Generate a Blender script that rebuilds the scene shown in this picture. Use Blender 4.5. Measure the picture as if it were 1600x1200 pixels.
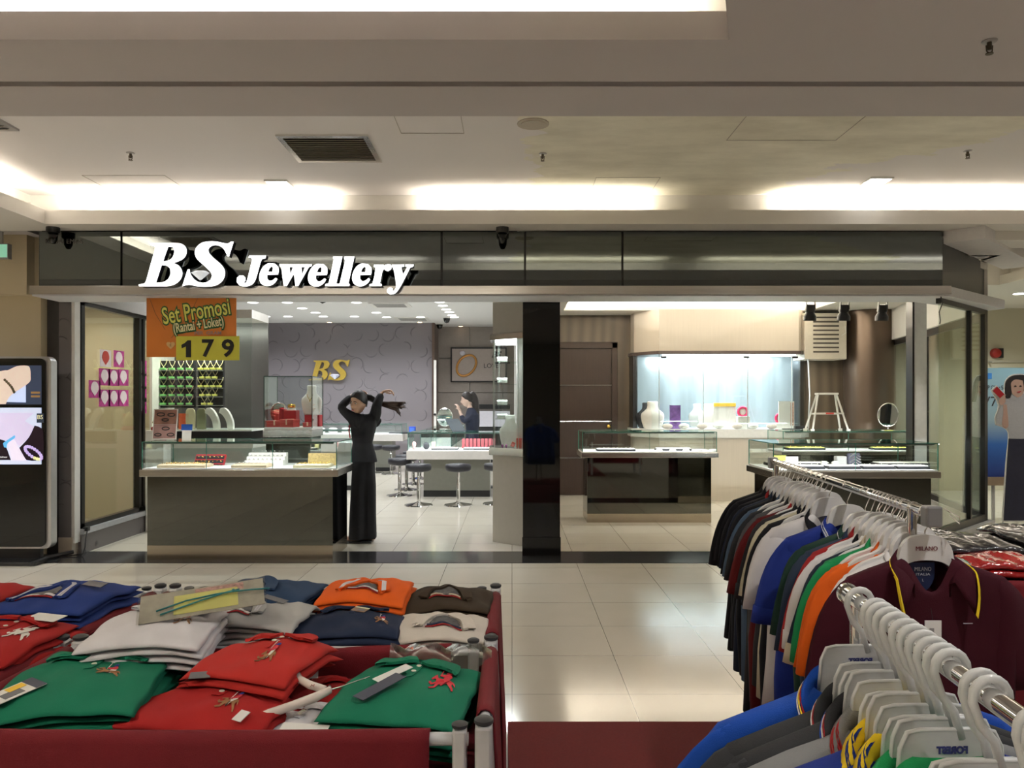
import bpy, bmesh, math, random
from mathutils import Vector, Matrix, Euler
from mathutils.geometry import tessellate_polygon
S = bpy.context.scene
for o in list(bpy.data.objects): bpy.data.objects.remove(o)
C = S.collection
PI = math.pi
# ---------------------------------------------------------------- camera
F, H, HZ = 1200.0, 1.5, 628.0          # focal length in pixels, eye height, horizon row
cam = bpy.data.objects.new('camera', bpy.data.cameras.new('camera')); C.objects.link(cam)
cam.data.sensor_width = 36; cam.data.lens = 27; cam.data.shift_y = 28/1600
cam.data.clip_start = 0.02
cam.location = (0, 0, H); cam.rotation_euler = (PI/2, 0, 0); S.camera = cam
def P(x, y, Y): return Vector(((x-800)*Y/F, Y, H-(y-HZ)*Y/F))
def PX(x, Y): return (x-800)*Y/F
def PZ(y, Y): return H-(y-HZ)*Y/F
# ---------------------------------------------------------------- view, world
vs = S.view_settings; vs.view_transform = 'Standard'; vs.look = 'None'; vs.exposure = -0.1; vs.gamma = 1; vs.use_curve_mapping = False
w = bpy.data.worlds.new('world'); S.world = w; w.use_nodes = True
w.node_tree.nodes['Background'].inputs[0].default_value = (.9, .85, .78, 1)
w.node_tree.nodes['Background'].inputs[1].default_value = .25
WARM = (1, .90, .76); COOL = (.95, .98, 1); NEUT = (1, .97, .93)
def area(name, loc, rot, sx, sy, power, col=NEUT, spread=None):
    l = bpy.data.lights.new(name, 'AREA'); l.shape = 'RECTANGLE'; l.size = sx; l.size_y = sy; l.energy = power; l.color = col
    if spread: l.spread = spread
    o = bpy.data.objects.new(name, l); C.objects.link(o); o.location = loc; o.rotation_euler = rot; return o
def spot(name, loc, power, size=2.2, col=NEUT, blend=.6, rot=(0, 0, 0), rad=.05):
    l = bpy.data.lights.new(name, 'SPOT'); l.energy = power; l.spot_size = size; l.spot_blend = blend; l.color = col; l.shadow_soft_size = rad
    o = bpy.data.objects.new(name, l); C.objects.link(o); o.location = loc; o.rotation_euler = rot; return o
# cove light in the corridor recesses (tubes sit on the lip; three runs with the gaps of the photo)
for i, (a, b) in enumerate(((-4.05, -1.68), (-.78, 1.22), (2.45, 7.4))):
    area('cove_light', ((a+b)/2, 6.98, 3.25), (math.radians(160), 0, 0), b-a, .05, 10*(b-a), (1, .93, .80))
for a, b in ((-3.9, -1.2), (-.6, 2.0), (2.6, 7.0)):
    area('cove_light', ((a+b)/2, 3.98, 3.25), (math.radians(200), 0, 0), b-a, .05, 4.5*(b-a), (1, .93, .80))
area('cove_light', (-4.3, 5.5, 3.25), (PI, math.radians(-20), 0), .05, 2.4, 24, (1, .93, .80))
area('cove_light', (-2.2, 3.52, 3.25), (math.radians(160), 0, 0), 6, .05, 90, (1, .93, .82))
area('cove_light', (-2.2, -.5, 3.25), (math.radians(180), 0, 0), 6, .3, 230, (1, .93, .82))
area('cove_light', (5.9, 8.9, 3.3), (PI, 0, 0), .8, 1.2, 16, (1, .86, .64))
# corridor downlights added to brighten the scene (fittings built with the ceiling), shop downlights
CORR = [(-1.5, 1.9, 3.085), (1.6, 1.2, 3.085), (3.2, 2.3, 3.085), (-3.4, 1.0, 3.085), (-5.6, 3.4, 3.085), (7.2, 4.6, 3.085), (1.6, -1.6, 3.085), (4.6, -1.6, 3.085), (-6.4, 5.6, 3.085)]
CORR = [c for c in CORR if not (c[0] < .95 and c[1] < 3.36)]
for x, y, z in CORR: spot('corridor_fill_light', (x, y, z-.04), 330 if x < -6 else 110, 2.6, NEUT, .8)
spot('corridor_fill_light', (6.6, 8.0, 3.04), 120, 2.6, NEUT); spot('corridor_fill_light', (7.4, 11.2, 3.05), 320, 2.6, (.95, 1, .95)); spot('corridor_fill_light', (-5.3, 8.7, 3.05), 150, 2.7, WARM)  # lamps added to brighten the right rear wall and the left room
SHOPL = [(PX(x, (3.4-H)*F/(HZ-y)), (3.4-H)*F/(HZ-y)) for x, y in ((449,472),(472,481),(493,488),(415,494),(450,494),(505,494),(554,494),(557,472),(588,488),(604,495),(657,495),(682,465),(687,471),(692,477),(697,483),(702,487),(706,492),(710,495),(380,494),(395,472))]
SHOPL += [(-3.6, 9.2), (-2.4, 9.2), (-1.2, 9.2), (-3.6, 11.2), (-2.2, 11.2), (-.9, 11.2), (-2.8, 12.8), (-1.3, 12.8)]
for x, y in SHOPL: spot('shop_light', (x, y, 3.37), 60 if y > 13 else 100, 2.5, COOL, .7)
for loc, rx, ry, sx, sy in (((2.65, 11.92, 3.02), 155, 0, 3.7, .05), ((2.65, 7.9, 3.02), 205, 0, 3.7, .05), ((.6, 9.9, 3.02), 180, 25, .05, 3.6), ((4.7, 9.9, 3.02), 180, -25, .05, 3.6)):
    area('recess_tube', loc, (math.radians(rx), math.radians(ry), 0), sx, sy, 150, (1, .93, .80))
# ---------------------------------------------------------------- helpers
class MB:
    def __init__(s): s.b = bmesh.new()
    def box(s, x0, x1, y0, y1, z0, z1, M=None):
        vs = [s.b.verts.new(v) for v in ((x0,y0,z0),(x1,y0,z0),(x1,y1,z0),(x0,y1,z0),(x0,y0,z1),(x1,y0,z1),(x1,y1,z1),(x0,y1,z1))]
        for f in ((0,3,2,1),(4,5,6,7),(0,1,5,4),(1,2,6,5),(2,3,7,6),(3,0,4,7)): s.b.faces.new([vs[i] for i in f])
        if M: bmesh.ops.transform(s.b, matrix=M, verts=vs)
        return s
    def rings(s, rs, cap=True, closed=True):
        R = [[s.b.verts.new(p) for p in r] for r in rs]; n = len(R[0])
        for a, b in zip(R, R[1:]):
            for i in range(n if closed else n-1):
                j = (i+1) % n; s.b.faces.new((a[i], a[j], b[j], b[i]))
        if cap: s.b.faces.new(R[0][::-1]); s.b.faces.new(R[-1])
        return s
    def lathe(s, prof, c=(0,0,0), n=20, M=None, sx=1, sy=1, cap=True):
        rs = [[Vector((c[0]+r*math.cos(2*PI*i/n)*sx, c[1]+r*math.sin(2*PI*i/n)*sy, c[2]+z)) for i in range(n)] for r, z in prof]
        if M: rs = [[M @ p for p in r] for r in rs]
        return s.rings(rs, cap)
    def tube(s, pts, r, n=8, closed=False):
        pts = [Vector(p) for p in pts]; m = len(pts); rs = []; up = None
        rr = r if isinstance(r, (list, tuple)) else [r]*m
        for i, p in enumerate(pts):
            if closed: t = pts[(i+1) % m]-pts[i-1]
            else: t = pts[min(i+1, m-1)]-pts[max(i-1, 0)]
            t.normalize()
            if up is None: up = Vector((0,0,1)) if abs(t.z) < .9 else Vector((1,0,0))
            u = t.cross(up)
            if u.length < 1e-5: u = t.orthogonal()
            u.normalize(); v = u.cross(t); up = v
            rs.append([p+(u*math.cos(2*PI*k/n)+v*math.sin(2*PI*k/n))*rr[i] for k in range(n)])
        if closed: return s.rings(rs+[rs[0]], False)
        return s.rings(rs, True)
    def ball(s, c, r, n=12, sx=1, sy=1, sz=1):
        prof = [(max(1e-4, math.sin(PI*i/8))*r, -math.cos(PI*i/8)*r*sz) for i in range(9)]
        return s.lathe(prof, c, n, None, sx, sy)
    def prism(s, pts, t, M=None, holes=()):
        """pts (x, z) outline in the XZ plane, thickness t along +Y from y=0; holes allowed"""
        loops = [list(pts)]+[list(h) for h in holes]
        tri = tessellate_polygon([[Vector((a, b, 0)) for a, b in l] for l in loops])
        flat = [p for l in loops for p in l]
        A = [s.b.verts.new((a, 0, b)) for a, b in flat]; B = [s.b.verts.new((a, t, b)) for a, b in flat]
        for f in tri:
            try: s.b.faces.new([A[i] for i in f]); s.b.faces.new([B[i] for i in reversed(f)])
            except ValueError: pass
        k = 0
        for l in loops:
            n = len(l)
            for i in range(n):
                try: s.b.faces.new((A[k+i], A[k+(i+1) % n], B[k+(i+1) % n], B[k+i]))
                except ValueError: pass
            k += n
        if M: bmesh.ops.transform(s.b, matrix=M, verts=A+B)
        return s
    def build(s, name, m, parent=None, smooth=False, bevel=0, loc=None, rot=None, solid=0, sub=0):
        bmesh.ops.remove_doubles(s.b, verts=s.b.verts, dist=1e-6)
        bmesh.ops.recalc_face_normals(s.b, faces=s.b.faces)
        me = bpy.data.meshes.new(name); s.b.to_mesh(me); s.b.free()
        return link(name, me, m, parent, smooth, bevel, loc, rot, solid, sub)
def link(name, me, m, parent=None, smooth=False, bevel=0, loc=None, rot=None, solid=0, sub=0):
    if m: me.materials.clear(); me.materials.append(m)
    o = bpy.data.objects.new(name, me); C.objects.link(o)
    if smooth:
        for p in me.polygons: p.use_smooth = True
        if smooth == 'auto':
            try: me.set_sharp_from_angle(angle=math.radians(40))
            except Exception: pass
    if solid: md = o.modifiers.new('solid', 'SOLIDIFY'); md.thickness = solid; md.offset = 0
    if bevel: md = o.modifiers.new('bevel', 'BEVEL'); md.width = bevel; md.segments = 2; md.limit_method = 'ANGLE'
    if sub: md = o.modifiers.new('sub', 'SUBSURF'); md.levels = sub; md.render_levels = sub
    if parent: o.parent = parent
    if loc: o.location = loc
    if rot: o.rotation_euler = rot
    return o
def tag(o, label=None, cat=None, group=None, kind=None):
    if label: o['label'] = label
    if cat: o['category'] = cat
    if group: o['group'] = group
    if kind: o['kind'] = kind
    return o
def struct(o): o['kind'] = 'structure'; return o
def thing(name, label, cat, loc=(0,0,0), rz=0, group=None):
    o = bpy.data.objects.new(name, None); C.objects.link(o); o.empty_display_size = .1
    o.location = loc; o.rotation_euler = (0, 0, rz); return tag(o, label, cat, group)
def copy_tree(o, parent=None):
    c = o.copy(); C.objects.link(c); c.parent = parent
    for ch in o.children: copy_tree(ch, c)
    return c
def T(x, y, z): return Matrix.Translation((x, y, z))
def RZ(a): return Matrix.Rotation(a, 4, 'Z')
def RX(a): return Matrix.Rotation(a, 4, 'X')
def RY(a): return Matrix.Rotation(a, 4, 'Y')
def catmull(pts, k=4, sharp=40):
    """closed smooth outline; corners sharper than the threshold stay"""
    n = len(pts); out = []
    def corner(i):
        a = Vector(pts[i])-Vector(pts[i-1]); b = Vector(pts[(i+1) % n])-Vector(pts[i])
        return a.length > 0 and b.length > 0 and math.degrees(a.angle(b)) > sharp
    cs = [corner(i) for i in range(n)]
    for i in range(n):
        p1, p2 = Vector(pts[i]), Vector(pts[(i+1) % n])
        p0 = p1 if cs[i] else Vector(pts[i-1]); p3 = p2 if cs[(i+1) % n] else Vector(pts[(i+2) % n])
        for j in range(k):
            t = j/k
            q = .5*((2*p1)+(p2-p0)*t+(2*p0-5*p1+4*p2-p3)*t*t+(3*p1-p0-3*p2+p3)*t**3)
            out.append((q[0], q[1]))
    return out
_fc = {}
def text(name, s, size, m, parent=None, M=None, depth=.001, width=None, shear=0, bold=0, align='CENTER', sx=1):
    """lettering standing in the XZ plane facing -Y"""
    cu = bpy.data.curves.new('t', 'FONT'); cu.body = s; cu.size = size; cu.extrude = depth/2; cu.align_x = align; cu.align_y = 'CENTER'
    cu.shear = shear; cu.offset = bold; cu.resolution_u = 3
    o = bpy.data.objects.new('t', cu); C.objects.link(o)
    dg = bpy.context.evaluated_depsgraph_get()
    me = bpy.data.meshes.new_from_object(o.evaluated_get(dg)); bpy.data.objects.remove(o)
    if width:
        xs = [v.co.x for v in me.vertices]; k = width/max(1e-6, max(xs)-min(xs)); me.transform(Matrix.Diagonal((k, 1, 1, 1)))
    if sx != 1: me.transform(Matrix.Diagonal((sx, 1, 1, 1)))
    me.transform(RX(PI/2))
    if M: me.transform(M)
    me.name = name
    return link(name, me, m, parent)
# ---------------------------------------------------------------- materials
MC = {}
def mat(name, col, rough=.5, metal=0, var=.04, scale=20, bump=0, bscale=200, emit=0, spec=.5, ecol=None, coat=0, sheen=0, stretch=None):
    if name in MC: return MC[name]
    m = bpy.data.materials.new(name); m.use_nodes = True; nt = m.node_tree; N = nt.nodes; L = nt.links
    b = N['Principled BSDF']; b.inputs['Roughness'].default_value = rough; b.inputs['Metallic'].default_value = metal
    b.inputs['Specular IOR Level'].default_value = spec; b.inputs['Coat Weight'].default_value = coat; b.inputs['Coat Roughness'].default_value = .05
    b.inputs['Sheen Weight'].default_value = sheen
    tc = N.new('ShaderNodeTexCoord'); mp = N.new('ShaderNodeMapping'); L.new(tc.outputs['Object'], mp.inputs[0])
    if stretch: mp.inputs['Scale'].default_value = stretch
    nz = N.new('ShaderNodeTexNoise'); nz.inputs['Scale'].default_value = scale; nz.inputs['Detail'].default_value = 2; L.new(mp.outputs[0], nz.inputs[0])
    cr = N.new('ShaderNodeMixRGB'); c = Vector(col)
    cr.inputs[1].default_value = (*(c*(1-var*2)), 1); cr.inputs[2].default_value = (*[min(1, x) for x in c*(1+var*2)], 1)
    L.new(nz.outputs[0], cr.inputs[0]); L.new(cr.outputs[0], b.inputs['Base Color'])
    if bump:
        n2 = N.new('ShaderNodeTexNoise'); n2.inputs['Scale'].default_value = bscale; L.new(tc.outputs['Object'], n2.inputs[0])
        bp = N.new('ShaderNodeBump'); bp.inputs['Strength'].default_value = bump; bp.inputs['Distance'].default_value = .01
        L.new(n2.outputs[0], bp.inputs['Height']); L.new(bp.outputs[0], b.inputs['Normal'])
    if emit:
        b.inputs['Emission Color'].default_value = (*(ecol or col), 1); b.inputs['Emission Strength'].default_value = emit
    MC[name] = m; return m
def sr(r, g, b):
    f = lambda c: (c/255/12.92) if c/255 <= .04045 else ((c/255+.055)/1.055)**2.4
    return (f(r), f(g), f(b))
def glass(name, tint=(.93, .97, .95), refl=1.0, rough=0.0):
    if name in MC: return MC[name]
    m = bpy.data.materials.new(name); m.use_nodes = True; nt = m.node_tree; N = nt.nodes; L = nt.links; N.clear()
    out = N.new('ShaderNodeOutputMaterial'); tr = N.new('ShaderNodeBsdfTransparent'); gl = N.new('ShaderNodeBsdfGlossy'); mx = N.new('ShaderNodeMixShader')
    tr.inputs[0].default_value = (*tint, 1); gl.inputs[0].default_value = (.9, .95, .93, 1); gl.inputs['Roughness'].default_value = rough
    lw = N.new('ShaderNodeLayerWeight'); pw = N.new('ShaderNodeMath'); pw.operation = 'POWER'; pw.inputs[1].default_value = 5; L.new(lw.outputs['Facing'], pw.inputs[0])
    fr = N.new('ShaderNodeMath'); fr.operation = 'MULTIPLY_ADD'; fr.inputs[1].default_value = .95; fr.inputs[2].default_value = .045; L.new(pw.outputs[0], fr.inputs[0])
    mu = N.new('ShaderNodeMath'); mu.operation = 'MULTIPLY'; mu.inputs[1].default_value = refl
    mu.use_clamp = True
    L.new(fr.outputs[0], mu.inputs[0]); L.new(mu.outputs[0], mx.inputs[0]); L.new(tr.outputs[0], mx.inputs[1]); L.new(gl.outputs[0], mx.inputs[2]); L.new(mx.outputs[0], out.inputs[0])
    MC[name] = m; return m
def nodemat(name, rough=.5):
    m = bpy.data.materials.new(name); m.use_nodes = True; nt = m.node_tree
    MC[name] = m; b = nt.nodes['Principled BSDF']; b.inputs['Roughness'].default_value = rough
    return m, nt.nodes, nt.links, b
def pick(N, L, fac, a, b):
    x = N.new('ShaderNodeMixRGB'); L.new(fac, x.inputs[0])
    for i, v in ((1, a), (2, b)):
        if isinstance(v, tuple): x.inputs[i].default_value = (*v, 1)
        else: L.new(v, x.inputs[i])
    return x.outputs[0]
def mth(N, L, op, a, b=None, clamp=False):
    x = N.new('ShaderNodeMath'); x.operation = op; x.use_clamp = clamp
    for i, v in ((0, a), (1, b)):
        if v is None: continue
        if isinstance(v, (int, float)): x.inputs[i].default_value = v
        else: L.new(v, x.inputs[i])
    return x.outputs[0]
# polished floor tile with joints every 0.6 m
m, N, L, b = nodemat('floor_tile', .07)
tc = N.new('ShaderNodeTexCoord'); sp = N.new('ShaderNodeSeparateXYZ'); L.new(tc.outputs['Object'], sp.inputs[0])
def joint(src, off, per=.6, w=.0035):
    a = mth(N, L, 'ADD', src, off); a = mth(N, L, 'PINGPONG', a, per/2); return mth(N, L, 'LESS_THAN', a, w/2)
j = mth(N, L, 'MAXIMUM', joint(sp.outputs[0], 0), joint(sp.outputs[1], -3.94+.6*20))
nz = N.new('ShaderNodeTexNoise'); nz.inputs['Scale'].default_value = 3; nz.inputs['Detail'].default_value = 4; L.new(tc.outputs['Object'], nz.inputs[0])
c0 = pick(N, L, nz.outputs[0], (.62, .575, .49), (.70, .65, .56))
L.new(pick(N, L, j, c0, (.10, .085, .07)), b.inputs['Base Color'])
b.inputs['Roughness'].default_value = .13; b.inputs['Specular IOR Level'].default_value = .6
FLOOR = m
# wallpaper of raised crescents
def crescent(name, base, dark, sc=2.2, rough=.5):
    m, N, L, b = nodemat(name, rough)
    tc = N.new('ShaderNodeTexCoord')
    vo = N.new('ShaderNodeTexVoronoi'); vo.inputs['Scale'].default_value = sc; vo.inputs['Randomness'].default_value = .35; L.new(tc.outputs['Object'], vo.inputs[0])
    def mask(lo):
        d = mth(N, L, 'SUBTRACT', vo.outputs['Distance'], lo); d = mth(N, L, 'ABSOLUTE', d)
        return mth(N, L, 'SUBTRACT', 1, mth(N, L, 'MULTIPLY', d, 26), True)
    sub = N.new('ShaderNodeVectorMath'); sub.operation = 'SUBTRACT'
    mu = N.new('ShaderNodeVectorMath'); mu.operation = 'SCALE'; mu.inputs['Scale'].default_value = sc; L.new(tc.outputs['Object'], mu.inputs[0])
    mu2 = N.new('ShaderNodeVectorMath'); mu2.operation = 'SCALE'; mu2.inputs['Scale'].default_value = sc; L.new(vo.outputs['Position'], mu2.inputs[0])
    L.new(mu.outputs[0], sub.inputs[0]); L.new(mu2.outputs[0], sub.inputs[1])
    rd = N.new('ShaderNodeVectorMath'); rd.operation = 'SUBTRACT'; rd.inputs[1].default_value = (.5, .5, .5); L.new(vo.outputs['Color'], rd.inputs[0])
    dt = N.new('ShaderNodeVectorMath'); dt.operation = 'DOT_PRODUCT'; L.new(sub.outputs[0], dt.inputs[0]); L.new(rd.outputs[0], dt.inputs[1])
    half = mth(N, L, 'MULTIPLY', mth(N, L, 'ADD', dt.outputs['Value'], .02), 14, True)
    k = mth(N, L, 'MULTIPLY', mask(.40), half)
    L.new(pick(N, L, mth(N, L, 'MULTIPLY', k, .8), base, dark), b.inputs['Base Color'])
    bp = N.new('ShaderNodeBump'); bp.inputs['Strength'].default_value = .5; bp.inputs['Distance'].default_value = .02; L.new(k, bp.inputs['Height']); L.new(bp.outputs[0], b.inputs['Normal'])
    return m
WALLPAPER = crescent('crescent_wallpaper', (.185, .165, .18), (.085, .075, .085), 2.6)
PILLARPAPER = crescent('crescent_pillar_paper', (.15, .135, .135), (.06, .055, .055), 5)
# ceilings
CEIL = mat('ceiling_paint', (.50, .465, .46), .8, var=.015, scale=2)
COVEW = mat('cove_paint', (.72, .69, .64), .8, var=.01, scale=2)
m, N, L, b = nodemat('patched_ceiling', .8)
tc = N.new('ShaderNodeTexCoord'); nz = N.new('ShaderNodeTexNoise'); nz.inputs['Scale'].default_value = 1.3; nz.inputs['Detail'].default_value = 8; nz.inputs['Roughness'].default_value = .65
mp = N.new('ShaderNodeMapping'); mp.inputs['Scale'].default_value = (.7, 1.6, 1); L.new(tc.outputs['Object'], mp.inputs[0]); L.new(mp.outputs[0], nz.inputs[0])
sp = N.new('ShaderNodeSeparateXYZ'); L.new(tc.outputs['Object'], sp.inputs[0])
wob = mth(N, L, 'MULTIPLY', mth(N, L, 'SUBTRACT', nz.outputs[0], .5), 1.1)
xl = mth(N, L, 'ADD', sp.outputs[0], wob)
inside = mth(N, L, 'MULTIPLY', mth(N, L, 'GREATER_THAN', xl, .12), mth(N, L, 'LESS_THAN', mth(N, L, 'SUBTRACT', mth(N, L, 'ADD', xl, wob), mth(N, L, 'MULTIPLY', mth(N, L, 'SUBTRACT', sp.outputs[1], 5.6), -.9)), 3.5))
c1 = pick(N, L, mth(N, L, 'MULTIPLY', mth(N, L, 'SUBTRACT', nz.outputs[0], .35), 3, True), (.58, .55, .45), (.82, .79, .67))
L.new(pick(N, L, inside, (.70, .67, .66), c1), b.inputs['Base Color']); PATCH = m
WHITE = mat('white_laminate', (.72, .70, .66), .35)
CREAM = mat('cream_panel', (.58, .52, .44), .4, var=.03, scale=6, stretch=(12, 12, .3))
BEIGE = mat('beige_wall', (.56, .48, .33), .8, var=.015, scale=2)
STEEL = mat('brushed_steel', (.62, .60, .57), .2, 1, var=.08, scale=4, stretch=(.5, .5, 30))
CHROME = mat('chrome', (.78, .77, .76), .08, 1, var=.02)
DSTONE = mat('dark_threshold_stone', (.035, .034, .036), .12, var=.2, scale=60, spec=.6)
BGLASS = mat('black_glass', (.006, .007, .007), .03, 0, spec=.5, var=.02)
DMIRROR = mat('tinted_mirror', (.15, .155, .14), .035, 1, var=.02)
FASCIA = mat('fascia_black_glass', (.15, .165, .16), .02, 1, var=.02)
BLACK = mat('black_plastic', (.012, .012, .013), .35)
BFRAME = mat('black_frame', (.012, .011, .011), .3)
GLASS = glass('clear_glass', (.95, .975, .965), 1.0)
WGLASS = glass('window_glass', (.92, .95, .92), 1.5)
GEDGE = mat('glass_edge', (.05, .20, .15), .1, var=.1)
LED = mat('led_strip', (1, 1, 1), .5, emit=14, ecol=(.95, .98, 1))
LAMPW = mat('lamp_disc', (1, 1, 1), .5, emit=9, ecol=(1, .98, .94))
LAMPI = mat('lamp_disc_interior', (1, 1, 1), .5, emit=5, ecol=(1, .98, .96))
GREYP = mat('grey_plastic', (.35, .34, .33), .4)
GOLD = mat('gold', (.75, .50, .12), .2, 1, var=.05)
SILVER = mat('silver', (.75, .74, .72), .18, 1, var=.05)
RED = mat('red_velvet', (.42, .01, .02), .6, var=.1)
# ================================================================ SETTING
def sbox(name, x0, x1, y0, y1, z0, z1, m, bev=0): return struct(MB().box(x0, x1, y0, y1, z0, z1).build(name, m, bevel=bev))
def quadwall(name, a, b_, z0, z1, m, th=.05):
    a = Vector((*a, 0)); b_ = Vector((*b_, 0)); d = (b_-a); l = d.length; ang = math.atan2(d.y, d.x)
    return struct(MB().box(0, l, 0, th, z0, z1, T(a.x, a.y, 0) @ RZ(ang)).build(name, m))
sbox('floor', -9, 10, -6, 21, -.1, 0, FLOOR)
sbox('trim_1', -4.9, 4.02, 7.14, 7.69, 0, .004, DSTONE)
def slab(mb, a, b_, t0, t1, z0, z1, off=0, th=.05):
    a = Vector((*a, 0)); b2 = Vector((*b_, 0)); d = b2-a; l = d.length
    mb.box(l*t0, l*t1, off, off+th, z0, z1, T(a.x, a.y, 0) @ RZ(math.atan2(d.y, d.x))); return mb
# corridor soffits
SZ0, SZ1, CZ = 3.085, 3.21, 3.41
struct(MB().rings([[Vector((x, y, z)) for x, y in ((.95, 3.36), (.95, 3.8), (10, 3.8), (10, -6), (-2.1, -6))] for z in (SZ0, SZ1)]).build('ceiling', CEIL))
sbox('ceiling_outer', -9, 10, -6, 21, 3.6, 3.65, CEIL)
struct(MB().box(-9, .95, 3.36, 3.8, SZ0, SZ1).build('ceiling_soffit', CEIL))
struct(MB().box(-9, 10, 3.85, 4.25, SZ0-.004, SZ1).build('ceiling_beam', CEIL))
struct(MB().box(-9, 10, 3.80, 3.85, SZ0+.05, SZ1).build('ceiling_groove', mat('groove_dark', (.10, .08, .07), .9)))
struct(MB().box(-9, 5.9, 6.84, 7.12, SZ0, SZ1).box(5.9, 6.9, 6.84, 8.2, SZ0, SZ1).box(6.6, 10, 6.84, 9, SZ0, SZ1).build('ceiling_front_soffit', COVEW))
struct(MB().box(-9, -4.16, 4.25, 6.84, SZ0, SZ1).build('ceiling_left_soffit', COVEW))
struct(MB().box(-9, 10, 3.1, 7.12, CZ, CZ+.1).build('ceiling_recess_top', PATCH))
struct(MB().box(-9, 10, 7.10, 7.15, SZ1, CZ).box(-4.5, -4.45, 4.25, 7.1, SZ1, CZ).build('ceiling_cove_back', COVEW))
struct(MB().box(-9, 1.4, -6, 3.1, CZ, CZ+.1).box(-9, 10, 3.60, 3.64, SZ1, CZ).rings([[Vector((x, y, z)) for x, y in ((1.3, 3.62), (1.35, 3.62), (-1.75, -6), (-1.8, -6))] for z in (SZ1, CZ)]).build('ceiling_near_recess', COVEW))
# ceilings of side spaces (left room behind glass, right corridor)
struct(MB().box(-9, -4.5, 7.12, 9.95, SZ0, SZ1).build('ceiling_side_left', CEIL))
struct(MB().box(4.05, 5.55, 7.12, 7.5, 3.0, SZ0).build('ceiling_side_step', COVEW))
struct(MB().box(5.3, 5.5, 7.9, 14, SZ0, SZ1).box(6.6, 10, 9, 14, SZ0, SZ1).box(5.5, 6.6, 10.4, 14, SZ0, SZ1).box(5.3, 6.8, 7.8, 10.5, 3.45, 3.5).box(5.3, 6.8, 10.4, 10.45, SZ1, 3.45).box(5.28, 5.33, 7.8, 10.4, SZ1, 3.45).box(6.75, 6.8, 7.8, 10.4, SZ1, 3.45).build('ceiling_side_right', COVEW))
# walls
sbox('wall_left_front', -9, -4.54, 7.4, 7.55, 0, 3.085, BEIGE)
struct(MB().box(-9, -4.60, 7.28, 7.4, 2.52, 3.085).build('wall_left_bulkhead', BEIGE))
sbox('wall_left_outer', -9.05, -9, -6, 13, 0, 3.5, BEIGE)
sbox('wall_right_outer', 10, 10.05, -6, 14, 0, 3.5, BEIGE)
sbox('wall_right_rear', 5.3, 10, 13.0, 13.1, 0, 3.3, mat('cream_wall', (.56, .52, .40), .8, var=.015, scale=2))
sbox('wall_behind', -9, 10, -6.05, -6, 0, 3.5, mat('far_mall_wall', (.30, .26, .22), .8))
# shop shell
sbox('ceiling_shop', -6.7, 0.05, 7.35, 19.6, 3.4, 3.5, mat('shop_ceiling', (.74, .73, .72), .7, var=.01))
quad = [( .12, 7.3), (4.02, 7.3), (4.9, 8.2), (5.9, 12.2), (.12, 12.6)]
RX0, RX1, RY0, RY1 = .79, 4.55, 8.0, 11.75
cb = MB()
for q in ([(.05, 7.3), (4.0, 7.3), (RX1, RY0), (RX0, RY0)], [(4.0, 7.3), (5.05, 8.15), (6.0, 12.6), (RX1, RY1), (RX1, RY0)], [(RX1, RY1), (6.0, 12.6), (.05, 12.6), (RX0, RY1)], [(RX0, RY0), (RX0, RY1), (.05, 12.6), (.05, 7.3)]):
    cb.rings([[Vector((x, y, 2.9)) for x, y in q], [Vector((x, y, 2.97)) for x, y in q]])
struct(cb.build('ceiling_right_shop', COVEW))
struct(MB().box(.4, 4.9, 7.7, 12.1, 3.3, 3.35).box(.4, .45, 7.7, 12.1, 2.97, 3.3).box(4.85, 4.9, 7.7, 12.1, 2.97, 3.3).box(.4, 4.9, 12.05, 12.1, 2.97, 3.3).box(.4, 4.9, 7.7, 7.75, 2.97, 3.3).build('ceiling_light_recess', COVEW))
sbox('wall_back', -6.7, PX(676, 18.5), 18.5, 18.6, 0, 3.4, WALLPAPER)
struct(MB().box(PX(676, 18.5)-.01, PX(676, 18.5)+.05, 18.45, 19.5, 0, 3.4).build('wall_back_return', mat('bronze_strip', (.16, .11, .09), .3, .5)))
pb = MB()
for i in range(3):
    for j in range(4):
        x0 = PX(683, 19.5)+i*.84; pb.box(x0, x0+.825, 19.42, 19.5, j*.87+.0, j*.87+.855)
struct(pb.build('wall_back_panels', mat('taupe_panel', (.30, .26, .235), .45), bevel=.004))
sbox('wall_back_right', -2.1, .1, 19.5, 19.6, 0, 3.4, mat('panel_joint', (.55, .53, .5), .5))
sbox('wall_shop_left', -6.75, -6.7, 9.9, 18.6, 0, 3.4, WALLPAPER)
sbox('wall_partition', .05, .11, 8.15, 19.6, 0, 3.4, WHITE)
brown = nodemat('wavy_brown_wallpaper', .45); m, N, L, b = brown
tc = N.new('ShaderNodeTexCoord'); wv = N.new('ShaderNodeTexWave'); wv.inputs['Scale'].default_value = .55; wv.inputs['Distortion'].default_value = 9; wv.inputs['Detail'].default_value = 1; wv.inputs['Detail Scale'].default_value = .5
mp = N.new('ShaderNodeMapping'); mp.inputs['Scale'].default_value = (3, 1, .8); L.new(tc.outputs['Object'], mp.inputs[0]); L.new(mp.outputs[0], wv.inputs[0])
L.new(pick(N, L, wv.outputs[0], (.070, .050, .031), (.115, .085, .052)), b.inputs['Base Color']); BROWN = m
sbox('wall_door', .12, PX(996, 12.0), 12.4, 12.5, 0, 2.9, BROWN)
sbox('wall_niche', 4.56, 6.0, 12.1, 12.2, 0, 2.9, BROWN)
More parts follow.
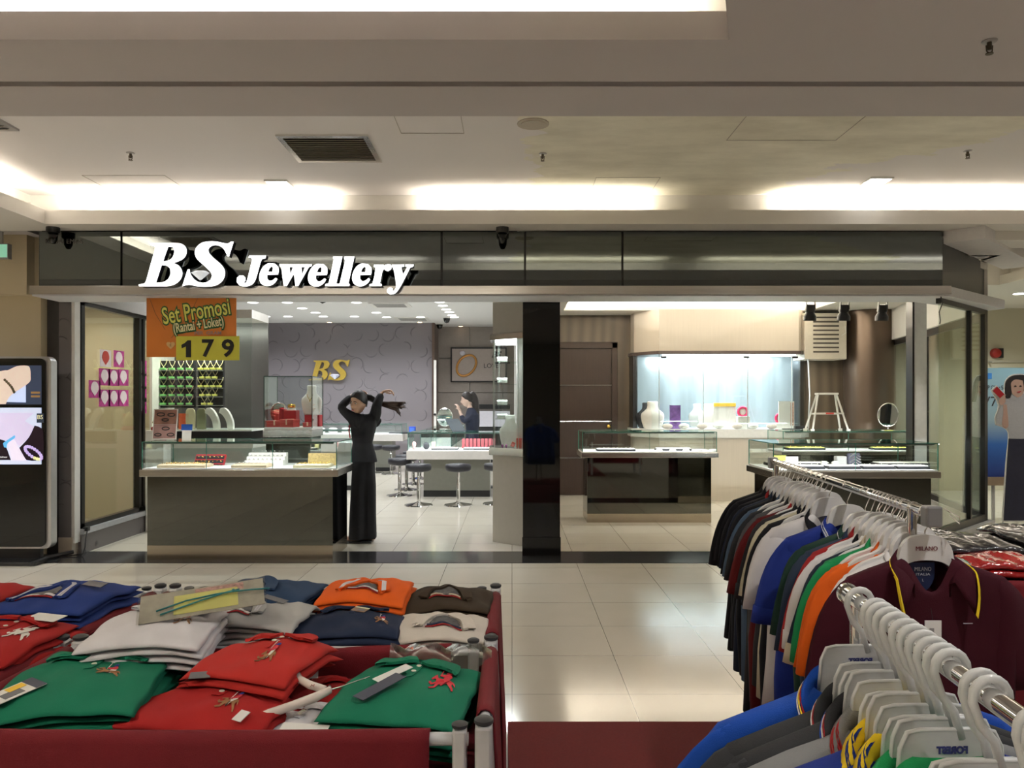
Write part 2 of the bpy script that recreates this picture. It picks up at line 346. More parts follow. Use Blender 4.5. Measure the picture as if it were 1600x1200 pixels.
# shopfront pillars
pl = PX(62, 7.5)
struct(MB().box(pl, PX(94, 7.5), 7.5, 7.58, 0, 2.52).build('wall_pillar_left', mat('dark_pillar_paper', (.055, .05, .05), .5, var=.1)))
struct(MB().box(PX(94, 7.5), PX(113, 7.5), 7.48, 7.58, .18, 2.52).build('wall_pillar_face', PILLARPAPER))
struct(MB().box(PX(94, 7.5), PX(115, 7.5), 7.47, 7.58, 0, .18).build('trim_pillar_skirting', mat('cream_skirting', (.52, .45, .36), .3)))
struct(MB().box(PX(113, 7.5), PX(118, 7.5), 7.485, 7.58, .12, 2.52).build('trim_pillar_edge', WHITE))
struct(MB().box(PX(817, 7.5), PX(875, 7.5), 7.5, 7.95, 0, 2.55).build('wall_column', BGLASS))
struct(MB().box(PX(816, 7.5), PX(876, 7.5), 7.49, 7.5, 0, .18).build('trim_column_skirting', mat('column_skirting', (.006, .006, .006), .15)))
# fascia and canopy
tf = MB()
for a, b_ in ((-4.37, -3.62), (-3.60, -.66), (-.64, .11), (.13, 1.01), (1.03, 3.98)):
    tf.box(a, b_, 7.1, 7.14, 2.53, 3.075)
struct(tf.build('wall_fascia', FASCIA))
struct(MB().box(-4.40, 3.99, 7.145, 7.35, 2.5, 3.085).box(-4.5, .05, 7.35, 7.4, 2.55, 3.5).build('wall_fascia_core', BFRAME))
quadwall('wall_fascia_side', (3.985, 7.11), (5.02, 8.15), 2.5, 3.03, mat('dark_wood_panel', (.06, .058, .058), .4, var=.12, scale=8, stretch=(10, 10, .5)), .06)
struct(MB().box(PX(48, 7.0), PX(1485, 7.0), 6.98, 7.02, PZ(460, 7.0), PZ(447, 7.0)).build('trim_canopy_band', STEEL, bevel=.002))
cp = [(PX(48, 7.0), 7.02), (PX(1485, 7.0), 7.02), (5.12, 7.98), (5.05, 8.2), (3.9, 7.45), (PX(48, 7), 7.45)]
zb = PZ(462, 7.0)
struct(MB().rings([[Vector((x, y, z)) for x, y in cp] for z in (zb, zb+.09)]).build('trim_canopy', mat('canopy_white', (.62, .62, .64), .5)))
struct(slab(MB(), (4.02, 7.12), (5.45, 8.5), 0, 1, 2.97, 3.085, -.32, .34).build('ceiling_side_beam', mat('beam_white', (.70, .68, .68), .7)))
# left glass side of the shop
def winbox(name, a, b_, z0, z1, posts, skew=0):
    r = struct(quadwall(name, a, b_, z0, z1, WGLASS, .012)); return r
wl = thing('window_1', None, None); struct(wl); del_ = [wl]
MB().box(-4.31, -4.30, 7.68, 9.12, .30, 2.47).build('window_pane', WGLASS, wl)
fb = MB().box(-4.34, -4.27, 7.62, 7.68, .22, 2.5).box(-4.34, -4.27, 8.80, 8.85, .25, 2.5).box(-4.34, -4.27, 8.90, 8.94, .25, 2.5).box(-4.34, -4.27, 7.62, 9.14, .24, .29).box(-4.34, -4.27, 7.62, 9.14, 2.46, 2.5)
fb.build('window_frame', BFRAME, wl)
MB().box(-4.35, -4.23, 7.58, 9.14, .19, .24).build('window_sill', mat('sill_metal', (.55, .56, .6), .3, .5), wl)
sbox('wall_left_kerb', -4.36, -4.25, 7.58, 9.14, 0, .19, PILLARPAPER)
sbox('wall_left_lintel', -4.4, -4.25, 7.5, 9.9, 2.5, 3.4, mat('lintel_grey', (.25, .23, .21), .6))
spot('sconce', (-5.6, 9.8, 2.35), 6, 1.0, (1, .7, .35), .9, (.1, 0, 0), .02)
sbox('wall_left_back', -9, -4.25, 9.9, 9.95, 0, 3.4, BEIGE)
# right glass side: 45 degrees then back
A_, B_, C_ = (4.0, 7.15), (5.03, 8.12), (5.95, 12.1)
wr = thing('window_2', None, None); struct(wr)
slab(MB(), A_, B_, .0, .97, .32, 2.44, .02, .01).build('window_pane', WGLASS, wr)
f = MB(); slab(f, A_, B_, .93, 1.0, .25, 2.5); slab(f, A_, B_, 0, 1, .25, .32); slab(f, A_, B_, 0, 1, 2.42, 2.5); slab(f, A_, B_, .60, .63, .32, 2.42)
f.build('window_frame', BFRAME, wr)
wr2 = thing('window_3', None, None); struct(wr2)
slab(MB(), B_, C_, .0, .97, .32, 2.44, .02, .01).build('window_pane', WGLASS, wr2)
f = MB(); slab(f, B_, C_, .94, 1.0, .25, 2.5); slab(f, B_, C_, 0, .02, .25, 2.5); slab(f, B_, C_, 0, 1, .25, .32); slab(f, B_, C_, 0, 1, 2.36, 2.44); slab(f, B_, C_, .5, .52, .3, 2.4)
f.build('window_frame', BFRAME, wr2)
struct(slab(MB(), A_, B_, 0, 1.03, 0, .25, -.06, .2).build('wall_right_kerb', mat('kerb_grey', (.42, .41, .39), .4)))
struct(slab(MB(), B_, C_, 0, 1, 0, .25, -.04, .12).build('wall_right_kerb_rear', mat('kerb_grey', (.42, .41, .39), .4)))
struct(slab(MB(), B_, C_, 0, 1.1, 2.44, 3.0, 0, .1).build('wall_right_lintel', COVEW))
struct(MB().box(PX(1428, 7.85), PX(1448, 7.85), 7.85, 7.97, .0, 2.9).build('wall_post_right', mat('post_white', (.82, .81, .80), .3)))
struct(MB().box(PX(1425, 7.85), PX(1428, 7.85), 7.84, 7.97, .0, 2.9).build('trim_post_edge', BFRAME))
# door with three silver strips
d = thing('door_1', None, None); struct(d)
DW = mat('dark_walnut', (.034, .020, .014), .45, spec=.3, var=.12, scale=5, stretch=(14, 14, .6))
x0, x1, Y = PX(868, 12.4), PX(955, 12.4), 12.4
MB().box(x0, x1, 12.34, 12.4, .01, 2.38).build('door_leaf', DW, d)
MB().box(x0-.08, x0, 12.30, 12.4, 0, 2.45).box(x1, x1+.09, 12.30, 12.4, 0, 2.45).box(x0-.08, x1+.09, 12.30, 12.4, 2.36, 2.46).build('door_frame', DW, d, bevel=.004)
for yy in (602, 658, 715): MB().box(x0, x1, 12.33, 12.341, PZ(yy, 12.4)-.008, PZ(yy, 12.4)+.008).build('metal_strip', SILVER, d)
MB().lathe([(.02, 0), (.02, .03), (.035, .05), (.03, .08), (.005, .085)], M=T(PX(951, 12.3), 12.34, PZ(666, 12.3)) @ RX(PI/2), n=14).build('door_handle', GOLD, d, smooth=True)
# bay above and below the wall showcase, plus round column
bay = [(PX(993, 11.9), 12.4), (PX(993, 11.9), 12.05), (PX(1030, 11.6), 11.6), (PX(1248, 11.6), 11.6), (PX(1258, 11.9), 11.9), (PX(1258, 11.9), 12.4)]
def baybox(name, z0, z1, m, par=None, g=0):
    o = MB().rings([[Vector((x+(g if i > 2 else -g if i < 5 and i > 0 else 0), y-(g if 0 < i < 5 else 0), z)) for i, (x, y) in enumerate(bay)] for z in (z0, z1)]).build(name, m, par); return o
struct(baybox('wall_bay_upper', 2.27, 2.9, CREAM)); struct(baybox('wall_bay_lower', 0, .96, CREAM))
struct(MB().lathe([(.37, 0), (.37, 2.9)], c=(PX(1358, 11.9), 11.9, 0), n=40).build('wall_round_column', mat('bronze_column', (.12, .085, .06), .3, .6, var=.1, scale=3, stretch=(1, 1, .3)), smooth='auto'))
# red carpet in front
tag(MB().box(-.02, 1.9, .0, 3.58, 0, .012).build('carpet', mat('red_carpet', (.17, .012, .012), .95, var=.12, scale=80, bump=.6, bscale=600), bevel=.004), 'dark red carpet mat on the tiled floor between red bin and shirt rails', 'carpet')
# corridor ceiling fittings
def fitting_disc(mbx, x, y, z, r, h=.02): return mbx.lathe([(r, 0), (r, h)], c=(x, y, z-h), n=20)
def downlight(x, y, z, r, label, group=None, m=LAMPW, square=False):
    o = thing('downlight', label, 'ceiling light', (x, y, z), 0, group)
    if square: MB().box(-r-.015, r+.015, -r-.015, r+.015, -.012, 0).build('trim_ring', WHITE, o); MB().box(-r, r, -r, r, -.016, -.012).build('lamp', m, o)
    else: MB().lathe([(r+.012, -.008), (r+.012, 0)], n=20).build('trim_ring', WHITE, o); MB().lathe([(r, -.013), (r, -.008)], n=20).build('lamp', m, o)
    return o
for px, py, s in ((436, 286, 'left square downlight in corridor ceiling near the cove light'), (1370, 282, 'right square downlight in patched corridor ceiling above the shop')):
    Y = (CZ-H)*F/(HZ-py); downlight(PX(px, Y), Y, CZ, .085, s, None, LAMPW, True); spot('downlight_beam', (PX(px, Y), Y, CZ-.05), 12, .9)
for x, y, z in CORR:
    o = downlight(x, y, z, .08, 'round recessed downlight added out of view in the near corridor soffit', 'added corridor soffit downlights')  # fittings made to go with the added corridor lamps
o = downlight(7.4, 11.2, SZ0, .08, 'round downlight added in the side corridor at the right'); downlight(6.6, 8.0, SZ0, .07, 'round downlight added in the soffit above the cardboard woman'); o = downlight(-5.3, 8.7, SZ0, .08, 'round downlight added in the room behind the left glass')  # fittings for the lamps added at the right and behind the left glass
for i, (x, y) in enumerate(SHOPL):
    downlight(x, y, 3.4, .095, 'round white downlight in the jewellery shop ceiling', 'downlights in the shop ceiling', LAMPI)
v = thing('air_vent', 'silver framed square louvre vent in the corridor ceiling', 'vent', (-1.36, 5.78, CZ))
MB().box(-.33, .33, -.30, -.26, -.015, 0).box(-.33, .33, .26, .30, -.015, 0).box(-.33, -.29, -.26, .26, -.015, 0).box(.29, .33, -.26, .26, -.015, 0).build('frame', SILVER, v)
MB().box(-.29, .29, -.26, .26, -.004, 0).build('backing', BFRAME, v)
sl = MB()
for i in range(11): sl.box(-.29, .29, -.012, .018, -.002, .001, T(0, -.245+i*.047, -.008) @ RX(.5))
sl.build('louvres', mat('louvre_metal', (.45, .42, .33), .4, .5), v)
v = thing('air_vent', 'vent cut off by the left edge of the corridor ceiling', 'vent', (-3.75, 5.1, CZ))
MB().box(-.3, .3, -.28, .28, -.015, 0).build('frame', GREYP, v)
sl = MB()
for i in range(9): sl.box(-.26, .26, -.012, .018, -.002, .001, T(0, -.22+i*.055, -.02) @ RX(.5))
sl.build('louvres', mat('louvre_dark', (.16, .14, .11), .5), v)
for px, py, z, s in ((204, 235, CZ, 'small sprinkler head in the left part of the recessed ceiling'), (848, 236, CZ, 'small sprinkler head in the middle of the recessed ceiling, by the patched plaster edge'), (1512, 232, CZ, 'small sprinkler head in the right part of the recessed ceiling'), (1546, 60, SZ0, 'large looking sprinkler head in the near soffit, top right')):
    Y = (z-H)*F/(HZ-py-4); o = thing('sprinkler_head', s, 'sprinkler', (PX(px, Y), Y, z))
    MB().lathe([(.004, -.006), (.03, -.005), (.032, 0)], n=16).build('escutcheon', GREYP, o, smooth=True)
    MB().lathe([(.007, -.04), (.010, -.03), (.010, 0)], n=10).tube([(-.014, 0, -.02), (-.012, 0, -.045), (0, 0, -.055)], .003).tube([(.014, 0, -.02), (.012, 0, -.045), (0, 0, -.055)], .003).lathe([(.016, -.058), (.016, -.054)], n=12).build('nozzle', mat('brass_dark', (.12, .10, .07), .4, .8), o)
Y = (CZ-H)*F/(HZ-193); tag(MB().lathe([(.11, -.006), (.11, 0)], c=(PX(833, Y), Y, CZ)).lathe([(.085, -.012), (.085, -.006)], c=(PX(833, Y), Y, CZ)).build('ceiling_speaker', mat('speaker_tan', (.42, .37, .30), .7)), 'round beige ceiling speaker at the edge of the plaster patch', 'speaker')
for i, (px, py, wd) in enumerate(((670, 188, .45), (215, 287, .7), (975, 290, .55), (1240, 200, .8))):
    Y = (CZ-H)*F/(HZ-py); f = MB(); x = PX(px, Y); h = .25; g = .004
    f.box(x-wd/2, x+wd/2, Y-h, Y-h+g, CZ-.003, CZ).box(x-wd/2, x+wd/2, Y+h-g, Y+h, CZ-.003, CZ).box(x-wd/2, x-wd/2+g, Y-h, Y+h, CZ-.003, CZ).box(x+wd/2-g, x+wd/2, Y-h, Y+h, CZ-.003, CZ)
    struct(f.build('trim_access_panel', mat('panel_line', (.36, .33, .28), .8)))
for px, py, Y, s in ((83, 362, 6.98, 'black dome camera under the soffit at the left end of the shop sign'), (785, 362, 6.98, 'black dome camera under the soffit above the middle of the shop sign')):
    o = thing('security_camera', s, 'camera', (PX(px, Y), Y, SZ0))
    MB().lathe([(.055, -.05), (.058, -.04), (.058, 0)], n=20).build('mount', BLACK, o, smooth='auto')
    MB().lathe([(.004, -.15), (.02, -.145), (.036, -.11), (.042, -.05)], n=20).build('dome', BGLASS, o, smooth=True)
o = thing('exit_sign', 'green emergency exit box cut off at the left edge', 'sign', (-4.72, 7.15, 2.9))
MB().box(-.10, .045, -.03, .03, -.07, .07).build('housing', GREYP, o); MB().box(-.09, .04, -.034, -.03, -.06, .06).build('lit_panel', mat('exit_green', (.3, .7, .5), .5, emit=.5), o)
MB().box(-.04, -.02, -.01, .01, .07, .19).build('hanger_rod', GREYP, o)
# ---------------------------------------------------------------- shop sign
def z1(pts, ox=210, oy=370, k=10): return [(ox+x/k, oy+y/k) for x, y in pts]
k2 = 10.6667
G_B = [z1([(240,98),(440,98),(660,98),(740,112),(798,160),(815,230),(795,300),(735,360),(610,410),(690,448),(738,520),(747,590),(715,670),(640,735),(540,768),(400,772),(70,772),(65,745),(140,730),(180,690),(250,440),(320,190),(310,150),(245,130)]),
       z1([(530,150),(600,160),(622,220),(605,300),(550,360),(445,388),(485,270)]), z1([(425,440),(500,450),(555,490),(562,580),(525,660),(440,710),(335,718),(380,580)])]
G_S = [z1([(1550,75),(1475,312),(1450,300),(1420,230),(1370,165),(1280,130),(1200,145),(1155,190),(1165,250),(1230,325),(1340,420),(1405,510),(1412,600),(1370,690),(1280,755),(1150,778),(1000,775),(860,750),(790,760),(748,772),(830,510),(862,508),(875,580),(930,660),(1010,710),(1110,715),(1190,670),(1212,610),(1190,550),(1100,460),(990,360),(950,290),(945,220),(980,150),(1060,90),(1180,70),(1290,75),(1410,100),(1470,100),(1510,75)])]
G_J = [z1([(262,97),(540,97),(530,145),(470,160),(440,240),(390,420),(350,530),(290,590),(190,615),(100,600),(52,540),(55,470),(100,430),(160,430),(195,470),(195,520),(160,550),(190,552),(220,520),(300,200),(305,160),(285,135),(247,135)], 365, 390, k2)]
e0 = [(600,228),(690,235),(745,290),(750,360),(740,415),(560,420),(560,480),(590,520),(640,515),(700,470),(728,487),(690,550),(610,600),(520,603),(450,560),(425,480),(440,380),(490,290),(550,240)]; e1 = [(630,280),(655,300),(645,370),(575,370),(595,315)]
def E(dx, dy, ox): return [z1([(x+dx, y+dy) for x, y in e], ox, 390, k2) for e in (e0, e1)]
G_w = [z1(l, 365, 390, k2) for l in ([(765,243),(950,243),(1150,243),(1305,243),(1300,275),(1255,290),(1075,607),(1030,607),(1005,400),(885,607),(835,607),(795,300),(770,280)], [(930,290),(990,290),(945,415)], [(1130,290),(1190,290),(1140,415)])]
G_l = [z1([(165,115),(320,115),(218,562),(243,568),(241,607),(30,607),(35,575),(90,560),(170,180),(162,150)], 505, 390, k2)]
G_l2 = [z1([(355,115),(520,115),(418,565),(440,572),(435,607),(247,607),(249,570),(275,560),(365,180),(345,150)], 505, 390, k2)]
G_r = [z1([(845,250),(1005,250),(1010,270),(1060,245),(1120,245),(1142,280),(1130,330),(1080,360),(1035,345),(1015,320),(985,370),(965,470),(945,560),(975,575),(970,607),(770,607),(770,580),(820,565),(855,430),(870,300),(840,285)], 505, 390, k2)]
G_y = [z1([(1145,250),(1350,245),(1350,285),(1300,290),(1330,415),(1400,290),(1370,280),(1370,245),(1510,245),(1500,285),(1450,300),(1370,460),(1290,610),(1210,720),(1120,750),(1065,715),(1065,660),(1110,628),(1155,645),(1165,690),(1190,670),(1215,600),(1190,420),(1165,310),(1145,290)], 505, 390, k2)]
SIGNF = mat('sign_face', (1, 1, 1), .5, emit=2.2, ecol=(.97, .97, 1)); SIGNS = mat('sign_side', (.02, .02, .03), .3)
sign = thing('shop_sign', 'illuminated white italic letters BS Jewellery on the black glass fascia', 'sign', (0, 7.0, 2.5))
def glyph(name, loops, Y, t, m, parent, sc=1, off=(0, 0), world=None):
    f = world or (lambda x, y: (PX(x, Y), PZ(y, Y)))
    ls = [[f(*p) for p in (catmull(l) if len(l) > 3 else l)] for l in loops]
    o = MB().prism(ls[0], t, T(0, Y, 0), ls[1:]).build(name, m, None); return o
def letter(loops, nm='letter'):
    a = glyph(nm, loops, 6.90, .004, SIGNF, None); b_ = glyph('letter_return', loops, 6.904, .07, SIGNS, None)
    a.parent = sign; a.matrix_parent_inverse = T(0, -7.0, -2.5); b_.parent = a
for g in (G_B, G_S, G_J, E(0, 0, 365), G_w, E(813, 8, 365), G_l, G_l2, E(55, 4, 505), G_r, G_y): letter(g)
dia = MB(); cx, cz = PX(313, 6.9), PZ(428, 6.9)
def diamond(mb, s, M):
    top = [Vector((math.cos(a)*.6*s, math.sin(a)*.25*s, .32*s)) for a in [i*PI/4 for i in range(8)]]
    gir = [Vector((math.cos(a+PI/8)*s, math.sin(a+PI/8)*.35*s, .12*s)) for a in [i*PI/4 for i in range(8)]]
    cul = [Vector((.01*math.cos(i), 0, -.62*s)) for i in range(8)]
    mb.rings([[M @ p for p in r] for r in (cul, gir, top)]); return mb
o = diamond(dia, .087, T(cx, 6.90, cz)).build('diamond', mat('diamond_panel', (.75, .8, .85), .15, .3, emit=.45, ecol=(.8, .85, .9)), sign); o.matrix_parent_inverse = T(0, -7.0, -2.5)
o = text('kedai_emas_lettering', 'KEDAI EMAS', .062, mat('faint_letters', (.16, .15, .14), .3, .6), None, T(PX(99, 7.09), 7.096, PZ(377, 7.09)), .004, width=.34)
tag(o, 'faint small KEDAI EMAS lettering at the left end of the fascia', 'lettering')
# ================================================================ SHOP FURNITURE
PLINTH = mat('plinth_steel', (.50, .44, .36), .25, 1, var=.06, scale=3, stretch=(.5, .5, 20))
DECK = mat('deck_white', (.8, .8, .78), .4)
def counter(name, label, x0, x1, y0, y1, zb0, zb1, zt, body, band, plinth_h=.12, inset=.08, led=18, divs=2, group=None, cat='display counter', kick=None):
    o = thing(name, label, cat, ((x0+x1)/2, (y0+y1)/2, 0), 0, group); hx, hy = (x1-x0)/2, (y1-y0)/2
    MB().box(-hx+inset, hx-inset, -hy+inset*.6, hy-inset*.6, plinth_h, zb0).build('cabinet_body', body, o, bevel=.002)
    MB().box(-hx+inset*1.0, hx-inset*1.0, -hy+inset*.58, hy-inset*.58, 0, plinth_h).build('plinth', kick or PLINTH, o)
    MB().box(-hx, hx, -hy, hy, zb0, zb1).build('band', band, o, bevel=.003)
    g = .02
    MB().box(-hx+g, hx-g, -hy+g, hy-g, zb1, zb1+.012).build('display_deck', DECK, o)
    t = .006; z0 = zb1+.012
    gl = MB().box(-hx+g, hx-g, -hy+g, -hy+g+t, z0, zt-t).box(-hx+g, hx-g, hy-g-t, hy-g, z0, zt-t).box(-hx+g, -hx+g+t, -hy+g+t, hy-g-t, z0, zt-t).box(hx-g-t, hx-g, -hy+g+t, hy-g-t, z0, zt-t).box(-hx+g, hx-g, -hy+g, hy-g, zt-t, zt)
    gl.build('glass_case', GLASS, o)
    e = MB(); r = .0035
    for sx in (-1, 1):
        for sy in (-1, 1): e.box(sx*(hx-g)-r, sx*(hx-g)+r, sy*(hy-g)-r, sy*(hy-g)+r, z0, zt)
    for sy in (-1, 1): e.box(-hx+g, hx-g, sy*(hy-g)-r, sy*(hy-g)+r, zt-.006, zt+.001)
    for sx in (-1, 1): e.box(sx*(hx-g)-r, sx*(hx-g)+r, -hy+g, hy-g, zt-.006, zt+.001)
    for i in range(1, divs): x = -hx+2*hx*i/divs; e.box(x-.002, x+.002, -hy+g-.001, -hy+g+t+.001, z0, zt)
    e.build('glass_edge', GEDGE, o)
    if led:
        MB().box(-hx+.05, hx-.05, -hy+g+.008, -hy+g+.014, zt-.022, zt-.006).box(-hx+.05, hx-.05, -hy+g+.008, -hy+g+.03, zt-.010, zt-.006).build('light_channel', mat('channel_grey', (.25, .28, .27), .4), o)
        l = area('case_light', ((x0+x1)/2, y0+.055, zt-.022), (math.radians(40), 0, 0), (x1-x0)-.1, .02, led*(x1-x0), COOL)
    return o
# front left counter
CZB0, CZB1, CZT = .79, .855, 1.12
counter('display_counter', 'long front counter with dark mirrored face beside the woman in black', -3.54, -1.65, 7.29, 8.0, CZB0, CZB1, CZT, DMIRROR, STEEL, .13, .06, led=4, divs=3)
# pedestal with tall glass case behind it
ped = thing('tower_showcase', 'tall glass case with red gift boxes and white necklace bust on steel base', 'showcase', (-2.42, 8.52, 0))
MB().box(-.24, .24, -.22, .24, 0, 1.12).build('pedestal', DMIRROR, ped)
MB().box(-.27, .26, -.23, .26, 1.12, 1.20).build('steel_base', STEEL, ped, bevel=.002)
MB().box(-.26, .26, -.22, .25, 1.20, 1.225).build('display_deck', DECK, ped)
g = MB()
for a in ((-.26, .26, -.22, -.216), (-.26, .26, .246, .25), (-.26, -.256, -.216, .246), (.256, .26, -.216, .246)): g.box(*a, 1.225, 1.775)
g.box(-.26, .26, -.22, .25, 1.771, 1.775).build('glass_case', GLASS, ped)
e = MB()
for sx in (-.26, .26):
    for sy in (-.22, .25): e.box(sx-.004, sx+.004, sy-.004, sy+.004, 1.22, 1.78)
for sy in (-.22, .25): e.box(-.26, .26, sy-.003, sy+.003, 1.772, 1.78)
for sx in (-.26, .26): e.box(sx-.003, sx+.003, -.22, .25, 1.772, 1.78)
e.build('glass_edge', mat('dark_edge', (.03, .06, .05), .2), ped)
spot('case_light', (-2.42, 8.52, 2.4), 14, .7, NEUT)
# jewellery stands
BUST = mat('bust_white', (.75, .73, .68), .5, bump=.15)
CREAMV = mat('cream_velvet', (.62, .55, .36), .8)
def bust_mb(h=.26, wd=.17, thick=.05):
    pr = [(.36, 0), (.42, .06), (.50, .28), (.53, .45), (.50, .56), (.36, .66), (.26, .74), (.23, .85), (.24, .97), (.2, 1.0)]
    return MB().rings([[Vector((math.cos(2*PI*i/20)*r*wd, math.sin(2*PI*i/20)*r*thick*1.6-.02*(1-z)*h*1.2, z*h)) for i in range(20)] for r, z in pr])
def necklace(label, x, y, z, s=1, m=None, group=None, tilt=0):
    o = thing('necklace', label, 'necklace', (x, y, z), 0, group)
    pts = [(-.045*s, 0, .09*s), (-.035*s, 0, .05*s), (-.015*s, 0, .015*s), (0, 0, 0), (.015*s, 0, .015*s), (.035*s, 0, .05*s), (.045*s, 0, .09*s)]
    MB().tube(pts, .0045*s, 6).build('chain', m or GOLD, o, smooth=True)
    MB().ball((0, -.003, -.012*s), .011*s, 8).build('pendant', m or GOLD, o, smooth=True)
    return o
def bust(x, y, z, label, h=.26, wd=.17, m=None, rz=0, gold=True, group=None):
    o = tag(bust_mb(h, wd).build('necklace_bust', m or BUST, None, smooth=True, loc=(x, y, z), rot=(0, 0, rz)), label, 'jewellery stand', group)
    if gold: necklace('thin gold necklace on the tall white bust in the glass case', x, y-.30*wd-.012, z+.50*h, .75, None)
    return o
z = 1.225
def gift_box(label, x, y, z, sx, sy, sz, rz=0, tilt=0, m=RED, group=None):
    o = thing('gift_box', label, 'box', (x, y, z), rz, group)
    M = RX(tilt)
    MB().box(-sx/2, sx/2, -sy/2, sy/2, 0, sz*.62, M).build('base', m, o, bevel=.003)
    MB().box(-sx/2-.003, sx/2+.003, -sy/2-.003, sy/2+.003, sz*.62, sz, M).build('lid', m, o, bevel=.004)
    MB().box(-.008, .008, -sy/2-.005, sy/2+.005, sz*.3, sz+.003, M).build('ribbon', mat('ribbon_gold', (.75, .5, .35), .4), o)
    return o
RB = mat('red_card', (.50, .05, .04), .45)
gift_box('large flat red gift box, left one in the tall glass case', -2.60, 8.42, z, .16, .13, .07, .2, 0, RB); gift_box('red gift box with gold ribbon in the middle of the tall case', -2.43, 8.40, z, .16, .14, .085, -.25, 0, RB)
gift_box('smallest red gift box, right one in the tall glass case', -2.24, 8.40, z, .09, .07, .05, .3, 0, RB)
tag(MB().box(-.07, .07, -.07, .07, 0, .18).build('display_block', RED, None, bevel=.003, loc=(-2.48, 8.64, z)), 'red block carrying the gold watch in the tall case', 'display block')
tag(MB().box(-.075, .09, -.07, .07, 0, .13).build('display_block', RED, None, bevel=.003, loc=(-2.24, 8.64, z)), 'red block under the white necklace bust in the tall case', 'display block')
bust(-2.25, 8.63, z+.13, 'white necklace bust on the red block in the tall glass case', .33, .22)
o = thing('watch', 'round gold watch standing on its red block in the tall case', 'watch', (-2.48, 8.64, z+.18))
MB().lathe([(.05, 0), (.045, .02), (.03, .03)], n=16).build('stand', BUST, o); MB().lathe([(.038, .03), (.045, .045), (.045, .06), (.035, .07)], n=20).build('case', GOLD, o, smooth=True)
def table_mirror(label, x, y, z, r, rz=0):
    o = thing('table_mirror', label, 'mirror', (x, y, z), rz)
    M = T(0, 0, r+.045) @ RX(PI/2+.12)
    MB().lathe([(r*.55, 0), (r*.6, .006), (r*.3, .012), (.008, .02), (.008, .05)], n=24, sy=.6).build('foot', SILVER, o, smooth='auto')
    MB().tube([M @ Vector((math.cos(a)*r*.82, math.sin(a)*r, 0)) for a in [2*PI*i/32 for i in range(32)]], .007, 8, True).build('rim', SILVER, o, smooth=True)
    MB().lathe([(r, -.003), (r, .003)], n=32, M=M, sx=.82).build('mirror_glass', mat('mirror', (.8, .82, .82), .02, 1, var=0), o)
    return o
table_mirror('small oval mirror in the left of the tall glass case', -2.63, 8.66, z, .11, .5)
# acrylic poster and QR stand on the counter top
o = thing('poster_stand', 'tilted acrylic poster of dark bracelets on the left end of the front counter', 'poster stand', (PX(255, 7.6), 7.62, CZT), .12)
M = RX(-.2)
MB().box(-.115, .115, -.003, .003, 0, .31, M @ T(0, 0, .005)).build('board', WHITE, o)
MB().box(-.105, .105, -.006, -.003, .155, .30, M @ T(0, 0, .005)).build('picture', mat('poster_brown', (.30, .14, .10), .4, var=.5, scale=9), o)
MB().box(-.105, .105, -.006, -.003, .012, .152, M @ T(0, 0, .005)).build('picture', mat('poster_pink', (.36, .20, .18), .4, var=.3, scale=9), o)
for cx, cz_, r in ((-.045, .255, .036), (.055, .25, .034), (.0, .20, .03), (.01, .112, .034), (-.06, .05, .03), (.06, .05, .032)):
    MB().tube([M @ Vector((cx+r*math.cos(a), -.008, cz_+r*.45*math.sin(a)+.004)) for a in [2*PI*i/20 for i in range(20)]], .005, 6, True).build('bracelet_print', mat('bead_dark', (.02, .015, .015), .4), o)
MB().box(-.1, .1, 0, .07, 0, .006).build('foot', GLASS, o)
o = thing('notice_stand', 'small white notice stand with blue header on the front counter', 'notice stand', (PX(288, 7.55), 7.60, CZT), 0)
MB().box(-.045, .045, -.002, .002, .0, .15, RX(-.1)).build('card', WHITE, o); MB().box(-.055, .055, -.004, -.002, .10, .16, RX(-.1)).build('blue_header', mat('header_blue', (.02, .10, .45), .4), o)
MB().box(-.045, .045, 0, .05, 0, .005).build('foot', GLASS, o)
